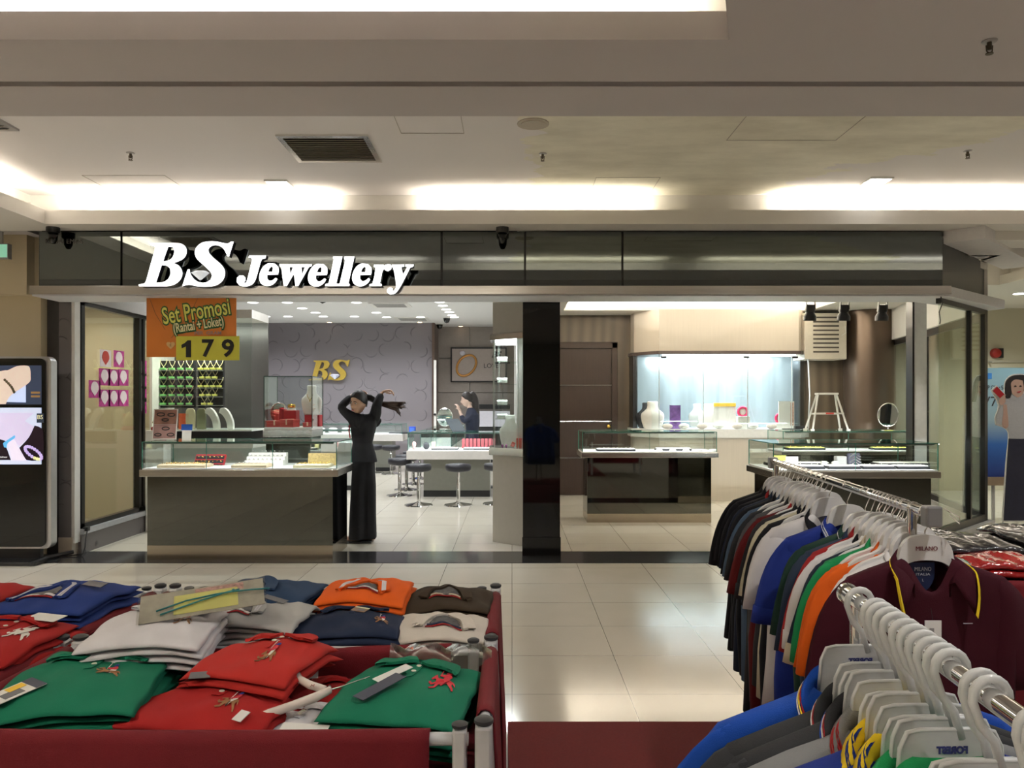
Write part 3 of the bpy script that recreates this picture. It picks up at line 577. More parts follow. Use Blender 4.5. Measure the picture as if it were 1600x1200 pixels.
# ring trays with individual rings
ring0 = None
def rings_on(x, y, z, nx, ny, dx, dy, label, group, m=GOLD, tilt=0, rz=0, r=.008, th=.0022):
    me = bpy.data.meshes.new('ring'); b = bmesh.new()
    t = MB(); t.tube([(r*math.cos(a), 0, r*math.sin(a)) for a in [2*PI*i/12 for i in range(12)]], th, 5, True); t.ball((0, 0, r+.003), .0042, 6)
    t.b.to_mesh(me); me.materials.append(m); b.free()
    M = T(x, y, z) @ RZ(rz) @ RX(tilt)
    for i in range(nx):
        for j in range(ny):
            o = bpy.data.objects.new('ring', me); C.objects.link(o)
            o.matrix_world = M @ T((i-(nx-1)/2)*dx, (j-(ny-1)/2)*dy, r*.62)
            tag(o, label, 'ring', group)
def tray(label, x, y, z, w_, d_, col, tilt=0, rz=0, border=None, nx=0, ny=0, ringm=GOLD, rl=None, h=.026):
    o = thing('ring_tray', label, 'tray', (x, y, z), rz); M = RX(tilt)
    MB().box(-w_/2, w_/2, -d_/2, d_/2, 0, h, M).build('tray_base', border or col, o, bevel=.003)
    f = MB(); n = max(3, ny or 5)
    for j in range(n):
        yy = -d_/2+.012+(d_-.024)*(j+.5)/n
        f.rings([[M @ Vector((sx*(w_/2-.01), yy+.4*(d_-.024)/n*math.cos(a), h+.008*math.sin(a))) for a in [PI*i/6 for i in range(7)]] for sx in (-1, 1)])
    f.build('ring_rolls', col, o, smooth='auto')
    if nx: rings_on(x, y, z, nx, n, (w_-.03)/nx, (d_-.024)/n, rl, rl.split(' in ')[-1]+' rings', ringm, tilt, rz) if not tilt else None
    if nx and tilt:
        Mz = T(x, y, z) @ RZ(rz) @ M; p = Mz @ Vector((0, 0, h)); rings_on(p.x, p.y, p.z, nx, n, (w_-.03)/nx, (d_-.024)/n, rl, rl.split(' in ')[-1]+' rings', ringm, tilt, rz)
    return o
def tray_(*a, **k):
    return tray(*a, **k)
zc = CZB1+.012
TAN = mat('tan_suede', (.50, .40, .27), .8); DK = mat('black_suede', (.012, .012, .016), .8)
def ringsflat(x, y, nx, ny, w_, d_, label, group, m, z0=None): rings_on(x, y, (z0 or zc)+.026, nx, ny, (w_-.03)/nx, (d_-.024)/ny, label, group, m)
tray('flat tan tray of gold rings at the left end of the front counter case', -3.17, 7.46, zc, .46, .22, TAN, ny=4); ringsflat(-3.17, 7.46, 10, 4, .46, .22, 'gold ring in the flat tan tray at the left of the front counter', 'gold rings in the left tan tray', GOLD)
tray('upright red framed tray of gold rings in the front counter case', -3.03, 7.70, zc, .30, .22, DK, tilt=1.0, border=RED, nx=7, ny=4, rl='gold ring in the upright red framed tray of the front counter')
tray('tan tray of silver rings in the middle of the front counter case', -2.52, 7.46, zc, .34, .22, TAN, ny=4); ringsflat(-2.52, 7.46, 8, 4, .34, .22, 'silver ring in the middle tan tray of the front counter', 'silver rings in the middle tan tray', SILVER)
st = thing('stepped_riser', 'white stepped riser with silver rings in the front counter case', 'riser', (-2.47, 7.74, zc))
for k in range(3): MB().box(-.19, .19, -.1+k*.06, -.04+k*.06, 0, .05+k*.035).build('step', BUST, st)
for k in range(3): rings_on(-2.47, 7.67+k*.06, zc+.05+k*.035, 8, 1, .044, .01, 'silver ring on the white stepped riser in the front counter', 'silver rings on the stepped riser', SILVER)
tray('cream tray of gold rings at the right end of the front counter case', -1.93, 7.47, zc, .34, .22, CREAMV, ny=4); ringsflat(-1.93, 7.47, 8, 4, .34, .22, 'gold ring in the cream tray at the right end of the front counter', 'gold rings in the right cream tray', GOLD)
tag(MB().box(-.14, .14, -.004, .004, 0, .12, RX(-.15)).build('gold_card', mat('gold_card', (.50, .36, .12), .5, var=.25, scale=60), None, loc=(-1.90, 7.68, zc)), 'upright gold patterned card behind the cream ring tray', 'card')
# left wall cabinet with lit necklace shelves
cab = thing('wall_showcase', 'wall showcase of black necklace shelves behind the orange poster', 'showcase', (-3.72, 9.5, 0))
MB().box(-.57, .62, -.35, .28, 0, .95).build('base_cabinet', mat('pale_green_laminate', (.42, .46, .42), .3), cab)
MB().box(-.57, .64, -.37, .28, .95, 1.0).build('worktop', WHITE, cab)
MB().box(-.57, .62, .26, .29, 1.0, 2.5).build('back_panel', mat('dark_panel', (.06, .055, .055), .3), cab)
MB().box(-.57, .62, -.35, .28, 2.5, 2.6).box(-.60, -.57, -.35, .28, 0, 2.6).build('side_panel', WHITE, cab)
MB().box(-.57, .62, -.35, -.344, 1.17, 2.5).build('glass_front', GLASS, cab)
MB().box(-.57, .62, -.35, .26, 1.15, 1.17).build('glass_shelf', mat('lit_shelf', (.7, .78, .72), .2), cab)
spot('case_light', (-3.7, 9.3, 2.45), 40, 1.9, (1, 1, .85)); area('case_light', (-3.68, 9.2, 2.44), (math.radians(20), 0, 0), 1.0, .03, 14, (.95, 1, .85))
Yb = 9.40
GREENP = mat('green_pad', (.16, .42, .12), .5, emit=.22, ecol=(.3, .9, .25)); YELP = mat('yellow_pad', (.55, .55, .10), .5, emit=.15, ecol=(.9, .9, .3))
pad_b = None
def shelfboard(x0, x1, y0, y1): 
    return MB().box(PX(x0, Yb), PX(x1, Yb), Yb-.03, Yb+.02, PZ(y1, Yb), PZ(y0, Yb))
for ci, (xa, xb, rows) in enumerate(((251, 305, [4]*5), (311, 350, [4, 3, 4, 3, 2]))):
    bd = thing('necklace_board', ('left' if ci == 0 else 'right')+' black board of tiered necklaces in the wall showcase', 'display board', (PX((xa+xb)/2, Yb), Yb, 0))
    o = shelfboard(xa, xb, 564, 637).build('board', DK, bd); o.matrix_parent_inverse = T(-PX((xa+xb)/2, Yb), -Yb, 0)
    for r, n in enumerate(rows):
        zy = 578.5+r*13.6
        o = MB().box(PX(xa, Yb), PX(xb, Yb), Yb-.08, Yb-.03, PZ(zy+1.2, Yb), PZ(zy+.4, Yb)).build('ledge', mat('ledge_clear', (.35, .36, .33), .2), bd); o.matrix_parent_inverse = T(-PX((xa+xb)/2, Yb), -Yb, 0)
        for k in range(n):
            px = xa+(xb-xa)*(k+.5)/4+((4-n)*.9*3 if n < 4 else 0)
            m = GREENP if ci == 0 else YELP
            w_ = .031 if ci == 0 else .027
            o = tag(MB().box(-w_, w_, -.045, 0, -.012, .012).build('display_pad', m, None, bevel=.003, loc=(PX(px, Yb), Yb-.032, PZ(zy-2, Yb))), ('green lit pad under a necklace on the left board' if ci == 0 else 'yellow lit pad under a necklace on the right board'), 'display pad', 'green pads on the left board' if ci == 0 else 'yellow pads on the right board')
            necklace('small gold necklace pinned above a green pad on the left board' if ci == 0 else 'small gold necklace pinned above a yellow pad on the right board', PX(px, Yb), Yb-.036, PZ(zy-5.5, Yb), .75 if k % 3 else .95, mat('bright_gold', (.85, .75, .42), .35), 'necklaces on the left board' if ci == 0 else 'necklaces on the right board')
# stands on the cabinet glass shelf
zs = 1.17
for px, kind, m, s in ((298, 'slab', CREAMV, 'cream rounded necklace stand beside the orange box'), (315, 'slab', mat('olive_velvet', (.22, .22, .13), .8), 'olive green rounded necklace stand on the cabinet shelf'), (333, 'neck', BUST, 'curved white neck stand on the cabinet shelf'), (355, 'neck', BUST, 'curved white neck stand nearest the right end of the cabinet shelf')):
    x = PX(px, 9.26)
    if kind == 'slab':
        pts = catmull([(-.055, 0), (.055, 0), (.055, .2), (.03, .25), (-.03, .25), (-.055, .2)])
        tag(MB().prism(pts, .03).build('necklace_stand', m, None, bevel=.004, loc=(x, 9.24, zs)), s, 'jewellery stand')
    else:
        pts = catmull([(.02, 0), (.10, 0), (.09, .10), (.04, .20), (-.02, .255), (-.08, .25), (-.10, .20), (-.05, .17), (0, .10)], 4, 70)
        tag(MB().prism([(a*.85, b_) for a, b_ in pts], .06).build('neck_stand', m, None, bevel=.008, loc=(x, 9.22, zs)), s, 'jewellery stand')
tag(MB().box(-.06, .06, -.03, .03, 0, .19).build('gift_bag', mat('orange_red_card', (.65, .10, .03), .5, var=.2, scale=30), None, loc=(PX(288, 9.26), 9.27, zs)), 'orange red card box with pictures on the cabinet shelf', 'box')
tag(MB().box(-4.24, -4.03, 8.88, 9.08, 0, zs).build('corner_plinth', WHITE, None, bevel=.004), 'narrow white plinth carrying the festive ornament by the left glass', 'plinth')
o = thing('festive_ornament', 'small gold and red festive ornament at the left end of the cabinet shelf', 'ornament', (-4.13, 8.98, zs))
MB().lathe([(.08, 0), (.085, .03), (.05, .05)], n=14).build('red_base', RED, o, smooth=True)
MB().lathe([(.05, .045), (.07, .09), (.05, .15), (.02, .2), (.004, .22)], n=12).build('gold_top', mat('pale_gold', (.75, .65, .3), .35, .4), o, smooth=True)
# counters deeper in the shop
WHB = mat('counter_white_band', (.66, .63, .60), .35); CGREY = mat('counter_grey', (.20, .20, .17), .3)
counter('display_counter', 'white banded counter under the back wall logo with stools in front', PX(372, 16.5), -2.35, 16.5, 17.3, .66, .80, 1.02, CGREY, WHB, .08, .25, led=10, divs=6, kick=BLACK)
counter('display_counter', 'white banded counter along the middle of the shop next to the black stools', -1.65, -.1, 12.0, 12.75, .60, .73, 1.02, CGREY, WHB, .1, .25, led=14, divs=4, kick=BLACK)
counter('display_counter', 'long white banded side counter running towards the back wall', -1.55, -1.0, 12.85, 16.4, .60, .73, 1.02, CGREY, WHB, .1, .2, led=6, divs=2, kick=BLACK)
counter('display_counter', 'pale counter half hidden behind the front left counter', -5.3, -2.6, 13.0, 13.7, .66, .80, 1.02, mat('counter_pale', (.5, .5, .48), .3), WHB, .08, .1, led=8, divs=4, kick=BLACK)
for i in range(9):
    x = PX(722, 12.2)+i*.062; tag(MB().box(-.025, .025, -.004, .004, 0, .16).build('ring_display_card', mat('maroon_card', (.22, .03, .04), .5), None, loc=(x, 12.55, .742)), 'small maroon display card standing in the middle counter', 'display card', 'maroon cards in the middle counter')
tray('black bordered tray of coloured rings in the middle counter case', -1.06, 12.22, .742, .42, .2, BUST, border=DK, ny=3); rings_on(-1.06, 12.22, .765, 8, 2, .046, .08, 'coloured ring in the left tray of the middle counter', 'rings in the left tray of the middle counter', mat('ruby_rose', (.5, .06, .05), .3, .3))
tray('second black bordered tray of rings in the middle counter case, by the showcase pillar', -.56, 12.22, .742, .42, .2, BUST, border=DK, ny=3); rings_on(-.56, 12.22, .765, 8, 2, .046, .08, 'dark stone ring in the right tray of the middle counter', 'rings in the right tray of the middle counter', mat('sapphire', (.05, .06, .15), .2, .3))
tag(MB().ball((0, 0, .06), .05, 14, 1, .5, 1.2).build('ring_cone', DK, None, smooth=True, loc=(PX(666, 12.2), 12.2, .742)), 'black rounded ring stand in the middle counter', 'jewellery stand')
tag(MB().lathe([(.03, 0), (.02, .04), (.035, .1), (.01, .13)], n=14).build('trinket_stand', mat('rose', (.6, .3, .3), .4), None, smooth=True, loc=(PX(647, 12.2), 12.2, .742)), 'pink trinket stand at the left end of the middle counter', 'jewellery stand')
tag(MB().box(-.03, .03, -.02, .02, 0, .12).build('gold_block', mat('pale_gold', (.75, .65, .3), .35, .4), None, loc=(PX(677, 12.2), 12.25, .742)), 'gold display block in the middle counter', 'display block')
table_mirror('oval mirror standing on the side counter by the back wall', PX(695, 13.6), 13.6, 1.02, .165, 0)
o = thing('blue_box', 'bright blue box standing on the back counter', 'box', (PX(643, 16.6), 16.75, .812)); MB().box(-.07, .07, -.05, .05, 0, .15).build('box_body', mat('bright_blue', (.03, .08, .5), .4), o, bevel=.01); MB().box(-.05, .05, -.055, -.05, .02, .12).build('front_plate', mat('mid_blue', (.08, .2, .7), .3), o)
tray('black tray of gold pieces on the back counter beside the blue box', PX(630, 16.7), 16.7, .812, .6, .2, DK, ny=3)
for i in range(5): tag(MB().ball((0, 0, .05), .12, 10, 1, .6, .5).build('cushion', BUST, None, smooth=True, loc=(PX(460+i*20, 16.7), 16.75, .83)), 'white display cushion in the back counter', 'cushion', 'white cushions in the back counter')
# stools
def make_stool():
    o = thing('bar_stool', '', 'stool', (0, 0, 0))
    MB().lathe([(.205, 0), (.20, .012), (.10, .03), (.035, .045), (.03, .06)], n=28).build('base', CHROME, o, smooth='auto')
    MB().lathe([(.028, .05), (.028, .33), (.022, .34), (.022, .50)], n=16).build('column', CHROME, o, smooth='auto')
    MB().lathe([(.06, .48), (.165, .50), (.185, .52), (.19, .56), (.18, .595), (.10, .605), (.01, .606)], n=28).build('seat', mat('stool_vinyl', (.015, .015, .022), .45), o, smooth=True)
    return o
st0 = make_stool()
spots = [(654, 11.15, 'bar stool with black seat at the left end of the middle counter'), (716, 11.15, 'bar stool with black seat in front of the middle counter, below the maroon cards'), (776, 11.3, 'bar stool with black seat half hidden by the showcase pillar'),
         (800-1.80*1200/12.3, 12.3, 'bar stool with black seat, nearest of the row left of the side counter'), (800-1.80*1200/13.1, 13.1, 'second black bar stool of the row left of the side counter'), (800-1.80*1200/14, 14.0, 'third black bar stool of the row left of the side counter'), (800-1.80*1200/15, 15.0, 'fourth black bar stool of the row left of the side counter'),
         (611, 16.0, 'chrome based black stool in front of the back counter'), (585, 16.2, 'black stool in front of the back counter, mostly behind the standing woman')]
for i, (px, Y, s) in enumerate(spots):
    o = st0 if i == 0 else copy_tree(st0)
    o.location = (PX(px, Y), Y, 0); o['label'] = s; o['group'] = 'black and chrome stools'
    if 0 < i: o.rotation_euler[2] = i
for px in (680, 730):
    tag(MB().box(-.2, .2, -.2, .2, .5, .58).box(-.03, .03, -.03, .03, .02, .5).lathe([(.2, 0), (.18, .02), (.04, .04)], n=16).build('staff_stool', BLACK, None, smooth='auto', loc=(PX(px, 13.4)+.35, 13.5, 0)), 'dark staff stool behind the middle counter', 'stool', 'staff stools behind the middle counter')
# logo on back wall
lg = thing('wall_logo', 'gold italic BS letters with diamond on the grey crescent wall', 'sign', (PX(514, 18.4), 18.4, 2.2))
def lw(x, y):
    u = (x-218)/144; v = (y-377)/70
    return (PX(483+62*u, 18.4), PZ(562+32*v, 18.4))
for l in (G_B, G_S):
    o = glyph('letter', l, 18.40, .06, mat('logo_gold', (.60, .42, .08), .35, .5), None, world=lw); o.parent = lg; o.matrix_parent_inverse = lg.matrix_basis.inverted() if False else T(-PX(514, 18.4), -18.4, -2.2)
o = diamond(MB(), .13, T(*[PX(522, 18.3), 18.38, PZ(587, 18.3)])).build('diamond', mat('wall_diamond', (.7, .7, .85), .1, .3), lg); o.matrix_parent_inverse = T(-PX(514, 18.4), -18.4, -2.2)
# framed ring picture
Yp = 19.38
fr = thing('framed_poster', 'black framed poster of a gold diamond ring on the taupe panels', 'picture', (PX(748, Yp), Yp, PZ(570, Yp)))
x0, x1, z0, z1_ = -(PX(790, Yp)-PX(705, Yp))/2, (PX(790, Yp)-PX(705, Yp))/2, -.42, .42
MB().box(x0, x1, -.02, .03, z0, z1_).build('print', mat('poster_grey', (.42, .36, .33), .5), fr)
MB().box(x0-.02, x0+.015, -.03, .03, z0-.02, z1_+.02).box(x1-.015, x1+.02, -.03, .03, z0-.02, z1_+.02).box(x0, x1, -.03, .03, z0-.02, z0+.015).box(x0, x1, -.03, .03, z1_-.015, z1_+.02).build('frame', BLACK, fr)
rg = [Vector((x0+.38+.24*math.cos(a)+.05*math.sin(a), -.045, -.02+.26*math.sin(a)+.03*math.cos(a))) for a in [2*PI*i/40 for i in range(40)]]
MB().tube(rg, .028, 8, True).build('ring_print', mat('ring_print_gold', (.60, .30, .08), .4, .3), fr, smooth=True)
MB().ball((x0+.28, -.05, .29), .06, 8, 1.2, .4).build('gem_print', mat('gem_print', (.6, .6, .7), .3), fr)
INK = mat('ink_dark', (.03, .03, .035), .6)
text('lettering', 'LOVE', .16, INK, fr, T(x0+1.0, -.024, -.03), .002); text('lettering', 'BS', .22, INK, fr, T(x0+1.12, -.024, .25), .002, shear=.3, bold=.006)
bx = thing('white_cabinet', 'pale grey cabinet with dark gap against the taupe back wall', 'cabinet', (PX(765, 18.8), 18.9, 0)); MB().box(-.45, .5, -.25, .25, .9, 1.28).build('cabinet_body', mat('pale_lilac', (.55, .54, .6), .4), bx); MB().box(-.45, .5, -.22, .25, .0, .9).build('dark_base', BLACK, bx); MB().box(-.42, .5, -.2, .25, 1.33, 1.44).build('dark_top', BLACK, bx)
o = thing('slim_door_frame', 'narrow pale strip with dark knob at the end of the crescent wall', 'door strip', (PX(679.5, 18.3), 18.35, 0)); MB().box(-.03, .03, -.02, .02, 0, 2.5).build('strip', WHITE, o); MB().ball((0, -.04, 1.2), .03, 8).build('knob', BLACK, o)
# interior ceiling fittings
zc_ = 3.4
for px, py, s in ((610, 476, 'larger louvre vent in the shop ceiling over the logo wall'), (645, 498, 'slim louvre vent near the end of the shop ceiling')):
    Y = 1.9*F/(HZ-py); o = thing('air_vent', s, 'vent', (PX(px, Y), Y, zc_)); MB().box(-.38, .38, -.33, .33, -.02, 0).build('frame', WHITE, o)
    sl = MB()
    for i in range(7): sl.box(-.3, .3, -.26+i*.08, -.22+i*.08, -.024, -.02)
    sl.build('louvres', GREYP, o)
for px, py, s in ((504, 468, 'black dome camera in the shop ceiling above the logo'), (698, 501, 'black dome camera in the shop ceiling near the taupe wall'), (687, 511, 'black dome camera at the corner of the taupe panel wall')):
    Y = min(19.2, 1.9*F/(HZ-py+5)); o = thing('security_camera', s, 'camera', (PX(px, Y), Y, zc_)); MB().lathe([(.004, -.13), (.05, -.11), (.075, -.05), (.08, 0)], n=16).build('dome', BGLASS, o, smooth=True); MB().lathe([(.09, -.02), (.09, 0)], n=16).build('mount', WHITE, o)
for px in (515, 656, 720):
    Y = 18.28 if px < 700 else 19.25; spot('wall_washer', (PX(px, Y), Y, 3.33), 9, .62, (1, .55, .3), .9, (math.radians(-6), 0, 0), .02)
    downlight(PX(px, Y), Y, 3.4, .05, {515: 'small warm wall washer above the gold logo', 656: 'small warm wall washer near the right end of the crescent wall', 720: 'small warm wall washer above the ring poster'}[px], None, mat('warm_lamp', (1, .7, .4), .5, emit=6))
# showcase pillar beside the black column
A2, B2 = (PX(770, 8.25), 8.25), (PX(817, 7.96)-.0, 7.96)
pil = thing('pillar_showcase', 'white pillar with a bright glass showcase let into it beside the black column', 'showcase', (0, 8.2, 0))
poly = [A2, (B2[0]+.0, B2[1]), (B2[0], 8.5), (.12-.075, 8.62), (A2[0], 8.62)]
def pp(z0, z1, m, nm, g=0):
    q = [(A2[0]-g, A2[1]-g), (B2[0]+.02, B2[1]-g), (B2[0]+.02, 8.62), (A2[0]-g, 8.62)]
    o = MB().rings([[Vector((x, y-8.2, z)) for x, y in q] for z in (z0, z1)]).build(nm, m, pil); return o
PCREAM = mat('pillar_cream', (.55, .52, .46), .4, var=.02)
pp(0, PZ(712, 8.1), PCREAM, 'lower_panel'); pp(PZ(522, 8.1), 3.4, PCREAM, 'upper_panel')
pp(PZ(712, 8.1), PZ(700, 8.1), STEEL, 'steel_rim', .04); pp(PZ(530, 8.1), PZ(521, 8.1), STEEL, 'steel_rim', .03)
za, zb_ = PZ(700, 8.1), PZ(530, 8.1)
a = MB(); a.rings([[Vector((A2[0], A2[1]-8.2, z)), Vector((B2[0]+.02, B2[1]-8.2, z)), Vector((B2[0]+.02, B2[1]-8.194, z)), Vector((A2[0], A2[1]-8.194, z))] for z in (za, zb_)])
a.box(A2[0], A2[0]+.005, .06, .4, za, zb_); a.build('glass_front', GLASS, pil)
MB().box(B2[0]-.01, B2[0]+.02, -.2, .42, za, zb_).build('lit_side', mat('side_white', (.75, .75, .75), .3), pil)
for px in (773, 810): MB().box(PX(px, 8.2)-.003, PX(px, 8.2)+.003, -.02 if px < 800 else -.19, 0 if px < 800 else -.18, za, zb_).build('glass_joint', mat('pale_edge', (.6, .7, .65), .2), pil)
for zz in (565, 600, 633, 655): MB().box(A2[0]+.02, B2[0]-.02, .06, .38, PZ(zz, 8.2)-.004, PZ(zz, 8.2)).build('glass_shelf', GLASS, pil)
MB().box(A2[0]+.03, B2[0]-.03, 0, .36, zb_-.03, zb_-.001).build('lamp_panel', LED, pil)
area('case_light', (-.06, 8.3, zb_-.05), (0, 0, 0), .2, .25, 16, COOL)
for i, zz in enumerate((565, 598, 633, 655)):
    tag(MB().tube([(-.055, 0, .028), (.055, 0, .028)], .028, 14).build('bracelet_roll', mat('silver_satin', (.6, .62, .58), .3, .4), None, smooth='auto', loc=(A2[0]+.10, 8.40, PZ(zz, 8.3)+.003)), 'satin bracelet roll, %s in the pillar showcase' % ['topmost', 'second from the top', 'third from the top', 'lowest'][i], 'bracelet roll')
bust(PX(797, 8.2), 8.36, za+.005, 'white bust with dark pendant low in the pillar showcase', .34, .22, gold=False)
tag(MB().box(-.035, .035, -.02, .02, 0, .1).build('gift_box', RB, None, loc=(PX(812, 8.05), 8.12, za+.002)), 'red box at the bottom right of the pillar showcase', 'box')
tag(MB().box(-.02, .02, -.015, .015, 0, .05, RY(.4)).build('gift_box', RB, None, loc=(PX(800, 8.1), 8.14, za+.012)), 'tilted small red box at the bottom of the pillar showcase', 'box')
for k, px in enumerate((785, 791)): tag(MB().ball((0, 0, .018), .012, 8, 1, 1, 1.5).build('earring', mat('purple_stone', (.25, .03, .2), .2), None, smooth=True, loc=(PX(px, 8.15), 8.2, za)), 'purple stone earring on the floor of the pillar showcase', 'earring', 'purple earrings in the pillar showcase')
# orange promotion poster
Y0 = 7.16
ps = thing('promotion_poster', 'orange hanging poster Set Promosi with the yellow price numbers 1 7 9', 'poster', (PX(299, Y0), Y0, 0))
I_ = T(-PX(299, Y0), -Y0, 0)
def pbox(nm, xa, xb, ya, yb, d0, d1, m):
    o = MB().box(PX(xa, Y0), PX(xb, Y0), Y0+d0, Y0+d1, PZ(yb, Y0), PZ(ya, Y0)).build(nm, m, ps); o.matrix_parent_inverse = I_; return o
pbox('board', 229, 369, 464, 558, 0, .008, mat('orange_board', (.62, .19, .025), .45, var=.1, scale=2))
pbox('price_board', 276, 374.5, 525.5, 563, -.012, -.004, mat('price_yellow', (.62, .60, .06), .4, var=.06, scale=3))
def ptext(s, px, py, size, m, rz=0, wd=None, bold=0, d=-.015, dep=.002):
    o = text('lettering', s, size, m, ps, T(PX(px, Y0), Y0+d, PZ(py, Y0)) @ RY(-rz), dep, width=wd, bold=bold); o.matrix_parent_inverse = I_; return o
BK = mat('number_black', (.01, .01, .01), .5); LEM = mat('lemon', (.75, .75, .15), .5); DGN = mat('dark_green_outline', (.02, .12, .03), .5)
for s, px in (('7', 325), ('9', 357)): ptext(s, px, 545.5, .22, BK, 0, .115, .006)
o = MB().prism([(PX(x, Y0), PZ(y, Y0)) for x, y in ((291.5, 558.5), (291.5, 541.5), (285, 544.5), (284.5, 539), (290, 536), (294, 532), (299.5, 532), (299.5, 558.5))], .002, T(0, Y0-.016, 0)).build('lettering', BK, ps); o.matrix_parent_inverse = I_
for s, px, py, sz, wd in (('Set Promosi', 307, 487.5, .22, .63), ('(Rantai + Loket)', 310.5, 508, .125, .47)):
    ptext(s, px, py, sz, DGN, .155, wd+.02, .016, -.004, .003); ptext(s, px, py, sz, LEM if 'Set' in s else mat('pale_lemon', (.8, .78, .45), .5), .155, wd, .002, -.008, .003)
ptext('PER  GRAM', 325, 520.5, .045, mat('faded_grey', (.32, .22, .18), .5), 0, .25, .001, -.002, .002)
pts = [(PX(267+6.5*math.sin(a)**3*1.05, Y0)+.0, PZ(539-5.5*(math.cos(a)-.35*math.cos(2*a)-.12*math.cos(3*a)), Y0)) for a in [2*PI*i/24 for i in range(24)]]
o = MB().prism(pts, .003, T(0, Y0-.004, 0)).build('heart_pendant', mat('pale_gold_print', (.65, .42, .18), .5), ps); o.matrix_parent_inverse = I_
ptext('E', 267, 539.5, .035, mat('brown_ink', (.25, .12, .04), .5), 0, None, 0, -.006)
for pts in ([(233, 464), (243, 490), (258, 515)], [(310, 464), (300, 485), (285, 505), (268, 528)]):
    o = MB().tube([(PX(x, Y0), Y0-.002, PZ(y, Y0)) for x, y in pts], .002, 5).build('chain_print', mat('brown_ink', (.25, .12, .04), .5), ps); o.matrix_parent_inverse = I_
# posters stuck on the left glass
PK = mat('flyer_magenta', (.40, .03, .20), .5, var=.5, scale=22); FW = mat('flyer_white', (.75, .65, .66), .5)
def flyer(yc, zc2, label, k, s=.052):
    x = -4.21+.0
    o = thing('flyer', label, 'flyer', (x-.085, yc, zc2)); MB().box(0, .002, -s*1.7, s*1.7, -.09, .09).build('sheet', PK if k else FW, o)
    d_ = [(0, -.07), (s*1.1, 0), (s*.6, .07), (-s*.6, .07), (-s*1.1, 0)]
    MB().prism(catmull(d_, 3, 80), .002, RZ(-PI/2) @ T(0, -.001, 0)).build('motif', FW if k else RB, o, loc=(.003, 0, 0)); return o
YW = lambda px: 4.30*F/(800-px)
names = ['top left white flyer with a red phone shape', 'top right magenta flyer']
fl = [(164, 560, 0, 'white flyer at the top of the cluster on the left glass'), (185, 561, 1, 'magenta flyer at the top right of the cluster on the left glass'), (162.5, 589, 1, 'magenta flyer, left one of the middle row on the left glass'), (177, 590, 1, 'magenta flyer, centre of the middle row on the left glass'), (192, 590, 1, 'magenta flyer, right one of the middle row on the left glass'),
      (147, 608, 1, 'magenta flyer sticking out left of the cluster on the left glass'), (162.5, 622, 1, 'magenta flyer, left one of the bottom row on the left glass'), (177, 622, 1, 'magenta flyer, centre of the bottom row on the left glass'), (192, 622, 1, 'magenta flyer, right one of the bottom row on the left glass'),
      (221, 575, 1, 'magenta flyer, topmost of the column beyond the black post'), (221, 596, 1, 'magenta flyer, second of the column beyond the black post'), (221, 616, 1, 'magenta flyer, third of the column beyond the black post'), (221, 634, 1, 'magenta flyer, lowest of the column beyond the black post')]
for px, py, k, s in fl:
    Y = YW(px); flyer(Y, PZ(py, Y), s, k, .065)
o = thing('notice_labels', 'small white and red notices on the left glass by the pillar', 'notice', (-4.29, YW(125), 1.6))
for i, (dz, h) in enumerate(((.25, .07), (.15, .1), (.02, .12), (-.1, .06))): MB().box(0, .002, -.05, .06, dz-h/2, dz+h/2).build('notice_sheet', FW if i != 1 else mat('notice_red', (.6, .12, .05), .5), o)
# ================================================================ RIGHT HALF OF THE SHOP
counter('display_counter', 'mirror faced display counter standing in front of the walnut door', PX(908, 9.5), PX(1123, 9.5), 9.5, 10.15, .81, .87, 1.13, DMIRROR, STEEL, .11, .08, led=8, divs=2)
counter('display_counter', 'right front display counter behind the near shirt rail, green edged glass', 2.38, 3.93, 7.03, 7.8, .80, .86, 1.12, DMIRROR, STEEL, .11, .07, led=8, divs=2)
counter('display_counter', 'rear display counter of the right shop under the ladder and round mirror', PX(1222, 9.4), PX(1432, 9.4), 9.4, 10.0, .85, .89, 1.14, DMIRROR, STEEL, .11, .08, led=8, divs=2)
bw = thing('wall_display_case', 'long bright glass display case let into the cream bay wall', 'showcase', (0, 12, 0))
def bayslab(z0, z1, m, nm, g=0):
    q = [(PX(993, 11.9)-g, 12.4), (PX(993, 11.9)-g, 12.05-g*.5), (PX(1030, 11.6)-g*.4, 11.6-g), (PX(1248, 11.6)+g*.4, 11.6-g), (PX(1258, 11.9)+g, 11.9-g*.5), (PX(1258, 11.9)+g, 12.4)]
    return MB().rings([[Vector((x, y-12, z)) for x, y in q] for z in (z0, z1)]).build(nm, m, bw)
bayslab(.96, 1.09, mat('lit_white', (.8, .8, .78), .3), 'counter_slab', .05); bayslab(2.22, 2.27, mat('walnut_rim', (.06, .04, .035), .3), 'top_rim', .04)
bx0, bx1 = PX(993, 11.9), PX(1258, 11.9)
MB().box(bx0, bx1, .36, .4, 1.09, 2.22).build('mirror_back', mat('mirror_reflection_tint', (.36, .44, .48), .22, .45, var=.25, scale=2.2, stretch=(2, 1, .3)), bw)  # pale blue in the colour stands in for bright reflections in the mirror
MB().box(bx0-.02, bx0+.05, .02, .4, 1.0, 2.25).build('side_frame', BFRAME, bw); MB().box(bx1-.02, bx1+.04, .05, .4, 1.0, 2.25).build('side_frame', BFRAME, bw)
e = MB()
for a, b_ in (((bx0, .05), (PX(1030, 11.6), -.4)), ((PX(1030, 11.6), -.4), (PX(1248, 11.6), -.4)), ((PX(1248, 11.6), -.4), (bx1, -.1))):
    slab(e, a, b_, 0, 1, 1.09, 2.22, 0, .006)
e.build('glass_front', GLASS, bw)
